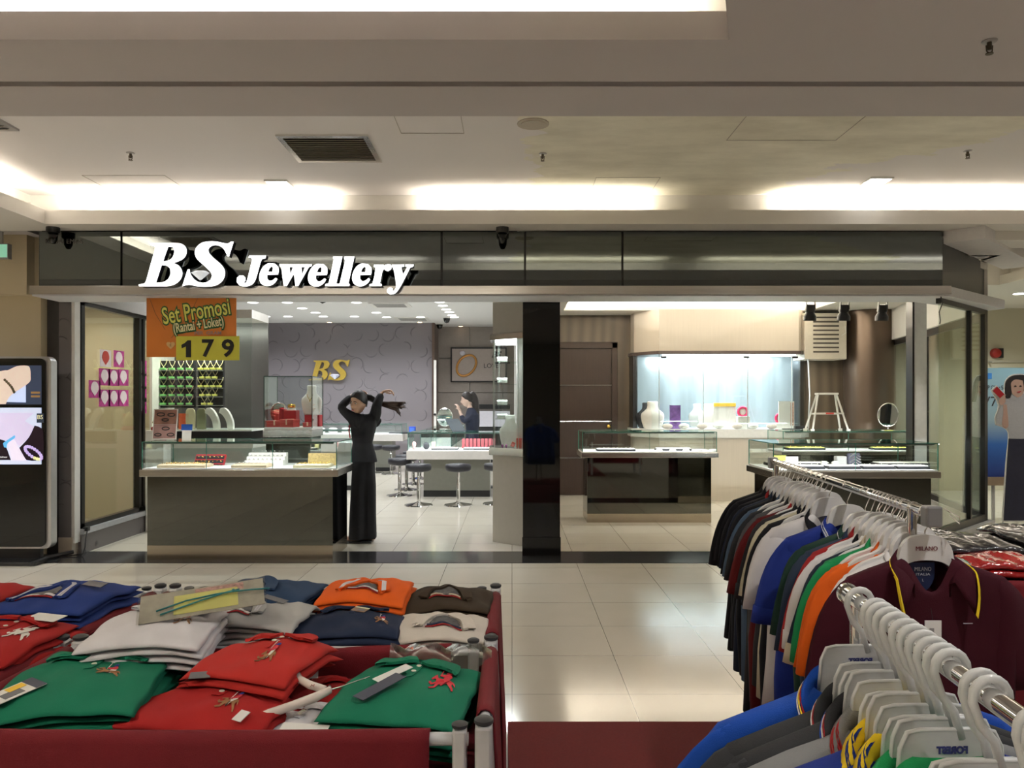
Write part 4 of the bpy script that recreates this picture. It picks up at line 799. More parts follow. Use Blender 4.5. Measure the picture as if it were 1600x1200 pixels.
for x, y in ((PX(1030, 11.6), -.4), (PX(1099, 11.6), -.4), (PX(1168, 11.6), -.4), (PX(1237, 11.6), -.4)): MB().box(x-.005, x+.005, y-.008, y+.008, 1.09, 2.22).build('glass_joint', mat('joint_pale', (.5, .55, .55), .2), bw)
for px in (1037, 1166, 1242): MB().box(PX(px, 11.6)-.04, PX(px, 11.6)+.04, -.42, -.38, 2.16, 2.19).build('hinge', BFRAME, bw)
MB().box(PX(1036, 11.6), PX(1245, 11.6), -.36, -.33, 2.19, 2.215).build('led_strip', LED, bw)
area('case_light', (PX(1140, 11.7), 11.72, 2.18), (math.radians(30), 0, 0), 2.0, .10, 70, COOL)
zb = 1.09
bust(PX(1012, 11.95), 11.98, zb, 'black necklace bust at the left end of the bright wall case', .40, .34, DK, gold=False)
bust(PX(1021, 11.7), 11.78, zb, 'large white necklace bust beside the black one in the bright case', .42, .34, gold=False)
bust(PX(1092, 11.9), 12.02, zb+.02, 'grey necklace bust in the middle of the bright wall case', .36, .26, mat('bust_grey', (.4, .42, .4), .6), gold=False)
bust(PX(1108, 11.8), 11.85, zb, 'rounded white bust in the bright case, left of the yellow edged card', .38, .30, gold=False)
tag(MB().box(-.08, .08, -.02, .02, 0, .36).build('purple_box', mat('purple_box', (.20, .10, .35), .4, var=.6, scale=14), None, loc=(PX(1057, 11.6), 11.7, zb)), 'tall purple patterned box in the bright wall case', 'box')
o = thing('notice_card', 'white card with a yellow top edge in the bright wall case', 'card', (PX(1135, 11.7), 11.8, zb+.0)); MB().box(-.17, .17, -.01, .01, 0, .40).build('card', WHITE, o); MB().box(-.17, .17, -.014, -.01, .34, .39).build('yellow_edge', mat('yellow_band', (.8, .5, .05), .5), o)
for px, z_, s in ((1162, .19, 'pink ringed white cup on a white box in the bright wall case'), (1221, .09, 'pink ringed white cup near the right end of the bright wall case')):
    o = thing('rosette_stand', s, 'ornament', (PX(px, 11.7), 11.75, zb+z_)); M = RX(PI/2)
    MB().tube([(.07*math.cos(a), 0, .07+.07*math.sin(a)) for a in [2*PI*i/20 for i in range(20)]], .018, 8, True).build('pink_ring', mat('hot_pink', (.7, .03, .12), .4), o, smooth=True); MB().ball((0, .02, .07), .055, 12, 1, .4, 1).build('cup', BUST, o, smooth=True)
    tag(MB().box(-.09, .09, -.07, .07, 0, z_).build('display_block', BUST, None, bevel=.003, loc=(PX(px, 11.7), 11.75, zb)), 'white block under the pink ringed cup, '+('middle of the case' if px < 1200 else 'right end of the case'), 'display block')
o = thing('notice_card', 'white card with red and black figures at the right end of the bright case', 'card', (PX(1233, 11.6), 11.72, zb)); MB().box(-.12, .12, -.01, .01, 0, .42).build('card', WHITE, o); MB().box(.06, .11, -.014, -.01, .05, .4).build('picture_column', mat('figures', (.6, .25, .2), .5, var=.6, scale=40), o)
o = tag(MB().box(-.16, .05, -.03, .03, 0, .012).box(.02, .16, -.035, .035, .0, .05).build('black_tool', BLACK, None, bevel=.004, loc=(PX(1240, 11.5), 11.5+.02, zb)), 'black tool lying on the white slab in front of the bright case', 'tool')
for i in range(7):
    tag(MB().ball((0, 0, .03), .07, 10, 1.2, .8, .6).build('cushion', BUST, None, smooth=True, loc=(PX(1045+i*27, 11.7)-.04, 11.62+.05*(i % 2), zb+.012)), 'small white display cushion in the bright wall case', 'cushion', 'white cushions in the bright wall case')
# trays in the right counters
def wtray(x, y, z, w_, label, n=9, m=SILVER, rm=None, gl=None, ny=3):
    tray(label, x, y, z, w_, .18, m, border=DK, ny=ny)
    rings_on(x, y, z+.026, max(4, int(n*.8)), 1 if 'green edged' in gl else 2, (w_-.03)/max(4, int(n*.8)), .08, label.replace('tray', 'tray ring')[:0]+'ring in the '+gl, 'rings in the '+gl, rm or SILVER)
z1 = .882
wtray(PX(963, 9.6), 9.68, z1, .48, 'black tray of silver rings at the left of the counter by the walnut door', 10, BUST, SILVER, 'left tray of the counter by the door')
wtray(PX(1056, 9.6), 9.78, z1, .44, 'black tray of dark rings at the right of the counter by the walnut door', 9, BUST, SILVER, 'right tray of the counter by the door')
for i in range(5): tag(MB().ball((0, 0, .012), .035, 8, 1.3, 1, .5).build('cushion', BUST, None, smooth=True, loc=(PX(1030+i*21, 9.6), 9.6, z1)), 'tiny white cushion along the front of the counter by the door', 'cushion', 'tiny cushions in the counter by the door')
z1 = .872
for px, w_, gl in ((1262, .30, 'first front tray from the left of the green edged counter'), (1318, .30, 'second front tray from the left of the green edged counter'), (1372, .30, 'third front tray from the left of the green edged counter'), (1425, .30, 'rightmost front tray of the green edged counter')):
    wtray(PX(px, 7.2), 7.25, z1, w_, 'black tray, '+gl, 7, BUST, SILVER, gl)
wtray(PX(1240, 7.7), 7.62, z1, .6, 'black tray of pearls at the back left of the green edged counter', 11, BUST, SILVER, 'back left tray of the green edged counter')
wtray(PX(1400, 7.7), 7.62, z1, .5, 'black tray of pearls at the back right of the green edged counter', 9, BUST, SILVER, 'back right tray of the green edged counter')
o = thing('wave_stand', 'black and white wavy necklace stand in the green edged counter', 'jewellery stand', (PX(1335, 7.45), 7.45, z1)); MB().box(-.06, .06, -.02, .03, 0, .13, RX(-.2)).build('board', mat('slate_velvet', (.05, .05, .08), .6), o, bevel=.01)
for k in range(4): MB().tube([(-.055+.01*i, -.03+.025*.2*k, .03+.028*k+.014*math.cos(i*.57+.3)*(-1)) for i in range(12)], .004, 6).build('silver_chain', SILVER, o)
for px in (1288, 1305): tag(MB().box(-.025, .025, -.02, .02, 0, .05, RX(-.3)).build('white_card', WHITE, None, bevel=.003, loc=(PX(px, 7.45), 7.45, z1)), 'small white jewellery card in the green edged counter', 'card', 'white cards in the green edged counter')
tag(MB().box(-.05, .05, -.04, .04, 0, .1).build('grey_box', GREYP, None, bevel=.01, loc=(PX(1313, 7.5), 7.50, z1)), 'grey box behind the wavy stand in the green edged counter', 'box')
o = thing('price_notice', 'small yellow and white notice at the left end of the green edged counter', 'notice', (PX(1212, 7.5)+.05, 7.42, z1)); MB().box(-.1, .02, -.002, .002, .06, .11).build('yellow_part', mat('notice_yellow', (.7, .75, .1), .5), o); MB().box(-.1, .14, 0, .003, 0, .10).build('card', WHITE, o)
z1 = .902
wtray(PX(1258, 9.6), 9.62, z1, .46, 'black tray of gold rings, left one in the rear counter', 9, YELP, GOLD, 'left tray of the rear counter')
wtray(PX(1392, 9.6), 9.62, z1, .46, 'black tray of gold rings, right one in the rear counter', 9, YELP, GOLD, 'right tray of the rear counter')
# step ladder, mirror
lad = thing('step_ladder', 'white folding step ladder standing on the rear counter by the wall', 'ladder', (PX(1294, 9.7), 9.75, 1.14))
Wm = mat('ladder_white', (.66, .65, .62), .4)
h = .46
for sx in (-1, 1):
    for sy in (-1, 1):
        MB().tube([(sx*.225, sy*.12, .0), (sx*.115, sy*.02, h)], .012, 6).box(sx*.225-.02, sx*.225+.02, sy*.12-.015, sy*.12+.015, 0, .02).build('leg', Wm, lad)
MB().box(-.13, .13, -.06, .06, h-.01, h+.015).build('top_step', Wm, lad, bevel=.004)
MB().box(-.18, .18, -.10, -.05, .205, .225).build('step', Wm, lad); MB().box(-.17, .17, .05, .09, .2, .22).build('rear_brace', Wm, lad)
MB().box(-.05, .05, -.103, -.10, .205, .225).build('red_sticker', RB, lad)
table_mirror('round table mirror on the rear counter of the right shop', PX(1389, 9.7), 9.72, 1.14, .15, -.15)
# air vent box on wall
v = thing('air_conditioner_cover', 'cream square slotted air conditioner cover on the brown wall', 'vent', (PX(1291, 11.6), 11.9, PZ(526, 11.6)))
MB().box(-.32, .32, -.28, .2, -.34, .36).build('box_body', mat('cover_cream', (.6, .55, .46), .4), v, bevel=.01)
sl = MB()
for i in range(9): sl.box(-.19, .20, -.284, -.27, -.24+i*.065, -.215+i*.065)
sl.build('slots', mat('slot_dark', (.05, .04, .03), .7), v)
MB().tube([(.24, -.285, .02), (.30, -.30, .06), (.29, -.29, .16)], .006, 6).build('hanging_cord', WHITE, v)
tag(MB().tube([(0, 0, 1.1), (.02, -.01, 1.6), (0, 0, 2.1), (-.02, 0, 2.22)], .012, 6).build('cable', mat('cable_white', (.6, .6, .6), .5), None, smooth=True, loc=(PX(1260, 11.8), 11.72, 0)), 'white cable running down beside the bright wall case', 'cable')
# track spots
tr = thing('track_rail', 'white ceiling track carrying the three black spotlights', 'track', (0, 7.62, 0)); MB().box(PX(1236, 7.6), PX(1400, 7.6), -.02, .02, PZ(462, 7.6)-.005, PZ(462, 7.6)+.03).build('rail', WHITE, tr)
for px, s in ((1268, 'leftmost of the three black track spotlights'), (1321, 'middle one of the three black track spotlights'), (1381, 'rightmost of the three black track spotlights')):
    o = thing('track_spotlight', s, 'spotlight', (PX(px, 7.6), 7.62, PZ(464, 7.6)))
    MB().box(-.03, .03, -.02, .02, -.03, 0).build('adapter', BLACK, o); MB().box(-.045, -.037, -.012, .012, -.12, -.03).box(.037, .045, -.012, .012, -.12, -.03).box(-.045, .045, -.012, .012, -.04, -.03).build('yoke', BLACK, o)
    MB().lathe([(.02, -.07), (.045, -.075), (.048, -.14), (.042, -.145), (.042, -.155), (.062, -.19), (.062, -.232), (.055, -.232), (.055, -.20)], n=20, M=RX(.12), cap=False).build('lamp_head', BLACK, o, smooth='auto')
    MB().lathe([(.054, -.226), (.054, -.22)], n=18, M=RX(.12)).build('lamp', mat('spot_lens', (1, 1, 1), .3, emit=4, ecol=(1, .95, .85)), o)
    spot('track_beam', (PX(px, 7.6), 7.64, PZ(464, 7.6)-.26), 28, 1.5, WARM, .6, (.35, 0, 0), .03)
tag(MB().tube([(0, 0, 0), (.01, -.01, -.06), (-.015, 0, -.14), (.0, .01, -.22), (-.01, 0, -.25)], .005, 6).build('loose_cable', BLACK, None, smooth=True, loc=(PX(1471, 7.05), 7.06, PZ(462, 7.0))), 'loose black cable hanging from the right end of the canopy', 'cable')
# ---------------------------------------------------------------- kiosk
k = thing('display_kiosk', 'standing black advertising screen with silver rim showing bracelets, cut by the left edge', 'kiosk', (-4.93, 7.2, 0))
def rrect(x0, x1, z0, z1, r): 
    pts = []
    for cx, cz, a0 in ((x1-r, z1-r, 0), (x0+r, z1-r, PI/2), (x0+r, z0+r, PI), (x1-r, z0+r, 1.5*PI)):
        pts += [(cx+r*math.cos(a0+PI/2*i/5), cz+r*math.sin(a0+PI/2*i/5)) for i in range(6)]
    return pts
kx = PX(83, 7.2)+4.93
MB().prism(rrect(-.63, kx, .13, 1.925, .06), .09, T(0, -.03, 0)).build('silver_rim', mat('rim_silver', (.55, .55, .56), .3, .7), k)
MB().prism(rrect(-.61, kx-.045, .15, 1.905, .05), .02, T(0, -.05, 0)).build('black_front', BGLASS, k)
SX1 = PX(70, 7.2)+4.93; SX0 = -.58
def scr(nm, xa, xb, ya, yb, m, d=0):
    return MB().box(xa if xa < 1 else 0, xb, -.054-d, -.050, PZ(yb, 7.15), PZ(ya, 7.15)).build(nm, m, k)
X = lambda px: PX(px, 7.15)+4.93
EM = lambda n, c, e=1.0: mat(n, c, .3, emit=e*.75)
MB().box(SX0, SX1, -.054, -.050, PZ(632, 7.15), PZ(571, 7.15)).build('screen_picture', EM('screen_navy', sr(52, 62, 84), .8), k)
MB().box(SX0, SX1, -.054, -.050, PZ(725.5, 7.15), PZ(637, 7.15)).build('screen_picture', EM('screen_pale', sr(200, 210, 235), .9), k)
def spoly(nm, pts, m, d, sm=True):
    q = [(X(x/6.31), PZ(550+y/6.315, 7.15)) for x, y in pts]
    return MB().prism(catmull(q, 3, 60) if sm else q, .001, T(0, -.054-d, 0)).build(nm, m, k)
EX = -560
spoly('screen_sheet', [(-500, 240), (258, 240), (258, 498), (-500, 480)], EM('screen_blue', sr(190, 205, 240)), .001, False)
spoly('arm_picture', [(EX, 300), (0, 190), (80, 180), (170, 140), (270, 135), (300, 165), (305, 240), (300, 290), (240, 340), (180, 380), (100, 440), (60, 515), (EX, 515)], EM('screen_skin', sr(215, 195, 180), .9), .002)
for i, (x, y) in enumerate(((52, 275), (70, 292), (88, 310), (104, 328), (118, 345), (128, 362), (136, 380), (144, 396))):
    MB().ball((X(x/6.31), -.057, PZ(550+y/6.315, 7.15)), .013, 6, 1, .3).build('bead_picture', mat('bead_olive', (.12, .10, .04), .3), k)
spoly('neck_picture', [(EX, 600), (340, 600), (250, 680), (345, 740), (280, 850), (200, 930), (110, 860), (40, 900), (0, 860), (EX, 860)], EM('screen_skin_pale', sr(205, 195, 225), .9), .001)
spoly('dress_picture', [(345, 725), (400, 745), (430, 800), (435, 1065), (265, 1065), (195, 945), (290, 840)], EM('screen_dark', sr(30, 15, 28), .6), .002)
spoly('dress_picture', [(EX, 850), (0, 860), (60, 930), (110, 1065), (EX, 1065)], MC['screen_dark'], .002)
spoly('forearm_picture', [(75, 880), (140, 850), (200, 960), (265, 1072), (120, 1072)], EM('screen_skin_light', sr(225, 215, 235), .9), .003)
spoly('blue_bracelet_picture', [(35, 900), (60, 880), (150, 820), (150, 850), (80, 900), (70, 945), (45, 940)], EM('screen_cyan', sr(90, 170, 220)), .004)
for i in range(20):
    a = 2*PI*i/20; x = 335+80*math.cos(a)*1.0+20*math.sin(a)*.6; y = 995+50*math.sin(a)+38*math.cos(a)
    MB().ball((X(x/6.31), -.060, PZ(550+y/6.315, 7.15)), .015, 6, 1, .3).build('bead_picture', EM('screen_lilac', sr(190, 170, 225)) if 5 < i or i < 3 else EM('screen_yellow', sr(225, 225, 160)), k)
o = MB().box(X(58), X(69), -.057, -.054, PZ(660.5, 7.15), PZ(646, 7.15)).build('logo_picture', EM('screen_slate', sr(45, 55, 70), .5), k)
text('lettering', 'BS', .055, EM('screen_cream', sr(230, 225, 180)), k, T(X(63.5), -.0595, PZ(652, 7.15)), .001)
text('lettering', 'fullness', .022, EM('screen_white', sr(230, 230, 235)), k, T(X(6.5), -.0595, PZ(714, 7.15)), .001, shear=.3)
for zz in (613.5, 619.3): MB().box(X(49), X(63), -.057, -.054, PZ(zz+1.6, 7.15), PZ(zz-1.6, 7.15)).build('caption_picture', EM('screen_tan', sr(150, 115, 70), .7), k)
MB().box(-.5, kx-.12, .0, .05, .03, .16).build('lower_body', BLACK, k)
MB().box(-.55, kx-.05, -.20, .20, 0, .035).build('foot_plate', BLACK, k, bevel=.01)
MB().tube([(kx-.1, -.2, .02), (kx-.03, -.05, .05), (kx+.12, .12, .07)], .02, 6).build('foot_bar', BLACK, k)
c = thing('power_cable', 'black power cable with plug running from the left window kerb to the screen', 'cable', (-4.2, 7.52, 0))
MB().tube([(-.02, .12, .24), (.0, .05, .16), (.03, -.02, .08), (.02, -.04, .02), (-.1, -.10, .012), (-.35, -.16, .012), (-.55, -.2, .012)], .006, 6).build('wire', BLACK, c, smooth=True)
MB().box(-.05, .0, .08, .13, .22, .26).build('plug', BLACK, c, bevel=.004)
# red bin reflected outside? fire alarm, banners and standee at the right
o = thing('fire_alarm_bell', 'red round fire alarm bell on the cream wall at the right', 'alarm', (PX(1555, 12.98), 12.99, PZ(552, 13))); M = RX(PI/2)
MB().lathe([(.085, 0), (.085, .03), (.075, .06), (.03, .08), (.005, .085)], n=24, M=M).build('gong', mat('alarm_red', (.35, .02, .015), .3), o, smooth='auto'); MB().box(.05, .11, -.06, 0, -.08, .08).build('back_box', BLACK, o)
Yb2 = 9.4
bn = thing('roll_up_banner', 'blue gradient phone banner behind the cardboard woman at the right', 'banner', (PX(1590, Yb2), Yb2, 0))
m, N, L, b = nodemat('banner_blue', .5); tc = N.new('ShaderNodeTexCoord'); sp = N.new('ShaderNodeSeparateXYZ'); L.new(tc.outputs['Object'], sp.inputs[0]); rp = N.new('ShaderNodeValToRGB'); mr = N.new('ShaderNodeMapRange'); mr.inputs[1].default_value = PZ(745, Yb2); mr.inputs[2].default_value = PZ(575, Yb2); L.new(sp.outputs[2], mr.inputs[0]); L.new(mr.outputs[0], rp.inputs[0])
rp.color_ramp.elements[0].color = (.01, .03, .18, 1); rp.color_ramp.elements[1].color = (.22, .40, .50, 1); e = rp.color_ramp.elements.new(.3); e.color = (.02, .10, .35, 1); e = rp.color_ramp.elements.new(.52); e.color = (.25, .36, .42, 1); L.new(rp.outputs[0], b.inputs['Base Color'])
MB().box(PX(1538, Yb2)-PX(1590, Yb2), .6, -.005, .005, PZ(745, Yb2), PZ(575, Yb2)).build('print', MC['banner_blue'], bn)
MB().box(PX(1538, Yb2)-PX(1590, Yb2), .6, -.05, .05, PZ(758, Yb2), PZ(745, Yb2)).build('cassette', mat('cassette_tan', (.25, .18, .12), .4), bn)
for x in (-.3, .4): MB().tube([(x, 0, 0), (x, .0, PZ(758, Yb2)), ], .02, 6).build('leg', GREYP, bn)
MB().box(PX(1541, Yb2)-PX(1590, Yb2), PX(1549, Yb2)-PX(1590, Yb2), -.009, -.005, PZ(592, Yb2), PZ(583, Yb2)).build('blue_patch', mat('patch_blue', (.03, .2, .6), .5), bn)
text('lettering', 'V7', .17, INK, bn, T(PX(1545.5, Yb2)-PX(1590, Yb2), -.008, PZ(628, Yb2)), .002)
text('lettering', 'AIP Clear Selfie', .075, INK, bn, T(PX(1557, Yb2)-PX(1590, Yb2), -.008, PZ(606, Yb2)), .002, width=.32)
bn2 = thing('roll_up_banner', 'second pale blue banner beyond the first, cut off by the right edge', 'banner', (PX(1597, 10), 10.1, 0)); MB().box(-.25, .9, -.005, .005, .45, PZ(574, 10)).build('print', mat('banner_pale', (.18, .32, .40), .5, var=.2, scale=2), bn2); MB().tube([(0, 0, 0), (0, 0, .5)], .02, 6).build('leg', GREYP, bn2); MB().tube([(.5, 0, 0), (.5, 0, .5)], .02, 6).build('leg', GREYP, bn2)
tag(MB().box(0, 2.2, -.01, .01, 0, .012).tube([(.1, 0, .01), (.1, -.1, 0)], .012).build('wall_cable', mat('thin_line', (.45, .42, .36), .6), None, loc=(PX(1540, 12.9), 12.97, PZ(566, 12.9))), 'thin cable running along the cream wall below the alarm bell', 'cable')
# cardboard standee
Ys = 8.35
sd = thing('cardboard_standee', 'life size flat cut-out of a woman holding up a red phone', 'standee', (PX(1590, Ys), Ys, 0)); I_ = T(-PX(1590, Ys), -Ys, 0)
def z8(pts): return [(PX(1500+x*.2667, Ys), PZ(540+y*.2667, Ys)) for x, y in pts]
def sdp(nm, pts, m, d, t=.002, sm=True):
    q = z8(pts); o = MB().prism(catmull(q, 3, 60) if sm else q, t, T(0, Ys-d, 0)).build(nm, m, sd); o.matrix_parent_inverse = I_; return o
sdp('white_board', [(248, 1030), (268, 700), (284, 540), (270, 490), (210, 465), (205, 420), (225, 350), (183, 262), (215, 233), (262, 285), (262, 220), (290, 178), (340, 165), (400, 175), (470, 230), (500, 330), (540, 480), (530, 560), (560, 1030)], mat('board_white', (.7, .7, .7), .6), 0, .012)
sdp('trousers_print', [(284, 545), (400, 530), (520, 545), (545, 1025), (255, 1025), (268, 800)], mat('print_navy', (.02, .022, .05), .6, var=.1), .002)
sdp('sweater_print', [(285, 300), (330, 285), (400, 285), (450, 330), (500, 480), (515, 535), (400, 545), (290, 545), (283, 480), (215, 455), (215, 405), (250, 330)], mat('print_white_knit', (.50, .51, .54), .8, var=.06, scale=60), .003)
sdp('hair_print', [(265, 300), (266, 225), (290, 185), (335, 172), (390, 178), (430, 230), (440, 330), (400, 330), (345, 200), (305, 260), (300, 300), (280, 310)], mat('print_hair', (.02, .014, .014), .6), .004)
sdp('face_print', [(300, 215), (325, 198), (365, 205), (372, 250), (362, 290), (335, 305), (305, 280), (298, 240)], mat('print_skin', (.60, .40, .32), .6), .005)
for x in (322, 352): sdp('eye_print', [(x-9, 238), (x, 233), (x+9, 238), (x, 243)], MC['print_hair'], .007, .001)
sdp('mouth_print', [(328, 272), (342, 268), (358, 266), (345, 278)], mat('print_lip', (.5, .05, .06), .5), .007, .001)
sdp('neck_print', [(300, 285), (320, 300), (345, 302), (350, 320), (290, 318)], MC['print_white_knit'], .0045)
sdp('arm_print', [(252, 345), (272, 345), (278, 400), (282, 470), (265, 485), (245, 465), (252, 400)], MC['print_skin'], .005)
sdp('hand_print', [(230, 315), (250, 290), (268, 288), (262, 300), (268, 312), (262, 318), (266, 326), (258, 340), (240, 350), (228, 335)], MC['print_skin'], .006)
sdp('phone_print', [(190, 265), (215, 240), (258, 285), (232, 308)], mat('print_red_phone', (.45, .02, .03), .3), .007, .002, False)
o = MB().tube([(PX(1570, Ys), Ys+.02, .24), (PX(1566, Ys), Ys+.02, .04), ], .006).tube([(PX(1562, Ys), Ys, .03), (PX(1640, Ys), Ys, .03)], .012).tube([(PX(1562, Ys), Ys, .015), (PX(1562, Ys), Ys+.35, .015)], .012).build('stand', GREYP, sd); o.matrix_parent_inverse = I_
# ================================================================ PEOPLE
def skin_bm(chains, sub=1, root=0):
    """chains: list of lists of (pos, radius); points closer than 1e-4 join"""
    V, E, R = [], [], []
    def idx(p, r):
        for i, q in enumerate(V):
            if (q-p).length < 1e-4: return i
        V.append(p); R.append(r); return len(V)-1
    for ch in chains:
        ids = [idx(Vector(p), r) for p, r in ch]
        E += [(a, b) for a, b in zip(ids, ids[1:]) if a != b]
    me = bpy.data.meshes.new('tmp'); me.from_pydata(V, E, []); o = bpy.data.objects.new('tmp', me); C.objects.link(o)
    o.modifiers.new('s', 'SKIN').use_smooth_shade = True
    for i, r in enumerate(R):
        d = me.skin_vertices[0].data[i]; d.radius = r if isinstance(r, tuple) else (r, r); d.use_root = i == root
    if sub: m_ = o.modifiers.new('u', 'SUBSURF'); m_.levels = sub; m_.render_levels = sub
    dg = bpy.context.evaluated_depsgraph_get(); r = bpy.data.meshes.new_from_object(o.evaluated_get(dg))
    bpy.data.objects.remove(o); return r
def fuse(meshes, name, m, parent, voxel=.008, smooth_it=2):
    b = bmesh.new()
    for me in meshes: b.from_mesh(me)
    me = bpy.data.meshes.new(name); b.to_mesh(me); b.free()
    o = bpy.data.objects.new(name, me); C.objects.link(o)
    r = o.modifiers.new('r', 'REMESH'); r.mode = 'VOXEL'; r.voxel_size = voxel
    if smooth_it: sm = o.modifiers.new('c', 'SMOOTH'); sm.iterations = smooth_it; sm.factor = .5
    dg = bpy.context.evaluated_depsgraph_get(); me2 = bpy.data.meshes.new_from_object(o.evaluated_get(dg)); bpy.data.objects.remove(o)
    me2.name = name; return link(name, me2, m, parent, smooth=True)
def mbmesh(mb):
    bmesh.ops.recalc_face_normals(mb.b, faces=mb.b.faces); me = bpy.data.meshes.new('t'); mb.b.to_mesh(me); mb.b.free(); return me
def gs(p, c, s): return math.exp(-((p[0]-c[0])**2+(p[1]-c[1])**2+(p[2]-c[2])**2)/(2*s*s))
def head_mesh(M, k=1.0):
    mb = MB(); n, m_ = 40, 32; rs = []
    for j in range(1, m_):
        ph = PI*j/m_; r = []
        for i in range(n):
            th = 2*PI*i/n; x, y, z = math.sin(ph)*math.cos(th), math.sin(ph)*math.sin(th), math.cos(ph)
            t = max(0, -z)
            X_ = x*.073*(1-.30*t**1.6); Y_ = y*.092*(1-.10*t); Z_ = z*.115
            if y < 0: Y_ *= .93; Y_ -= .012*t
            else: Y_ -= .018*t**1.2*y
            p = Vector((X_, Y_, Z_))
            for sx in (-1, 1):
                p.y += .011*gs(p, (sx*.03, -.082, .012), .014); p.y -= .004*gs(p, (sx*.042, -.07, -.03), .02)
            p.y -= .026*gs((p.x*1.5, p.y, p.z), (0, -.088, -.022), .012)+.010*gs((p.x*1.6, p.y, p.z*.6), (0, -.088, .0), .012)
            p.y -= .007*gs((p.x*.6, p.y, p.z), (0, -.09, -.058), .009)+.008*gs(p, (0, -.085, -.095), .018); p.y += .004*gs((p.x*.7, p.y, p.z), (0, -.09, -.074), .006)
            r.append(M @ (p*k))
        rs.append(r)
    mb.rings(rs, True)
    for sx in (-1, 1): mb.lathe([(.002, -.005), (.017, -.004), (.019, .002), (.010, .006), (.002, .004)], n=12, M=M @ T(sx*.074*k, .008*k, -.01*k) @ RY(sx*PI/2*.85) @ Matrix.Diagonal((1.45*k, .9*k, k, 1)))
    return mbmesh(mb)
def hand_chains(w, d, palm_n, curl=.5, L_=.17, side=1):
    """w wrist, d pointing direction, palm_n palm normal; five fingers of different lengths"""
    w, d, n_ = Vector(w), Vector(d).normalized(), Vector(palm_n).normalized(); s_ = d.cross(n_).normalized()*side; n_ = s_.cross(d)*side
    pal = w+d*L_*.28; out = [[(w, .021), (pal, (.026, .014))]]
    out = [[(w, .020), (w+d*L_*.2, .022), (w+d*L_*.42, .024)]]
    fing = []
    for q, (off, ln) in enumerate(((-.027, .075), (-.009, .085), (.010, .080), (.027, .062))):
        b_ = w+d*L_*.36+s_*off; a = curl; p1 = b_+d*.02
        v1 = d*math.cos(a*.5)+n_*math.sin(a*.5); v2 = d*math.cos(a*1.3)+n_*math.sin(a*1.3); v3 = d*math.cos(a*1.9)+n_*math.sin(a*1.9)
        fing.append([(b_, .010), (p1, .010), (p1+v1*ln*.45, .009), (p1+v1*ln*.45+v2*ln*.3, .008), (p1+v1*ln*.45+v2*ln*.3+v3*ln*.25, .006)])
    tb = w+d*L_*.12-s_*.018; td = (d*.7-s_*.8+n_*.3).normalized()
    fing.append([(tb, .012), (tb+td*.035, .010), (tb+td*.055+d*.012, .009), (tb+td*.06+d*.035, .007)])
    palm = MB(); M = Matrix((s_, n_, d)).transposed().to_4x4(); M.translation = w+d*L_*.30
    palm.ball((0, 0, 0), 1, 14); bmesh.ops.transform(palm.b, matrix=M @ Matrix.Diagonal((.040, .015, .056, 1)), verts=palm.b.verts)
    return [skin_bm([f], 1) for f in fing]+[mbmesh(palm)]
def loft_rings(mb, secs, n=36, fold=0, seed=0, cap=True):
    """secs: (cx, cy, z, rx, ry[, rot])"""
    rs = []
    for s_ in secs:
        cx, cy, z, rx, ry = s_[:5]; rot = s_[5] if len(s_) > 5 else 0; r = []
        for i in range(n):
            a = 2*PI*i/n; k = 1+fold*math.sin(a*7+seed+z*3)*.5+fold*math.sin(a*4+seed*2)*.5
            p = Vector((rx*math.cos(a)*k, ry*math.sin(a)*k, 0)); p.rotate(Euler((0, 0, rot))); r.append(Vector((cx, cy, z))+p)
        rs.append(r)
    mb.rings(rs, cap); return mb
SKIN = mat('skin', (.56, .35, .25), .5, var=.02); SKIN2 = mat('skin_pale', (.60, .42, .34), .5, var=.02)
SUIT = mat('black_suit', (.009, .009, .013), .8, bump=.2, bscale=300, var=.15); SUITN = mat('navy_suit', (.012, .016, .035), .8, bump=.2, bscale=300, var=.15)
HAIR = mat('dark_hair', (.012, .008, .007), .5, var=.3, scale=60, stretch=(1, 1, 8)); HAIRB = mat('brown_hair_ends', (.045, .022, .015), .45, var=.3, scale=60)
def face_bits(M, k, par):
    W_ = mat('eye_white', (.6, .58, .55), .3); 
    for sx in (-1, 1):
        e_ = MB().ball((0, 0, 0), 1, 12); bmesh.ops.transform(e_.b, matrix=M @ T(sx*.030*k, -.0800*k, .011*k) @ Matrix.Diagonal((.0140*k, .007*k, .0062*k, 1)), verts=e_.b.verts); eo = e_.build('eye', W_, par, smooth=True)
        e_ = MB().ball((0, 0, 0), 1, 10); bmesh.ops.transform(e_.b, matrix=M @ T(sx*.029*k, -.0855*k, .011*k) @ Matrix.Diagonal((.0068*k, .003*k, .0062*k, 1)), verts=e_.b.verts); e_.build('iris', mat('iris', (.01, .006, .005), .2), eo, smooth=True)
        MB().tube([M @ (Vector((sx*x, y, z))*k) for x, y, z in ((.012, -.090, .027), (.028, -.089, .032), (.045, -.078, .027))], [.003*k, .0036*k, .002*k], 6).build('eyebrow', HAIR, par, smooth=True)
    for z, th in ((-.0545, .0028), (-.0615, .0036)):
        MB().tube([M @ (Vector((x, y, z+dz))*k) for x, y, dz in ((-.022, -.086, .002), (-.010, -.0955, .001), (0, -.0985, -.0005), (.010, -.0955, .001), (.022, -.087, .002))], [.001*k, th*k, th*k, th*k, .001*k], 8).build('lip', mat('lips', (.42, .13, .11), .4), par, smooth=True)
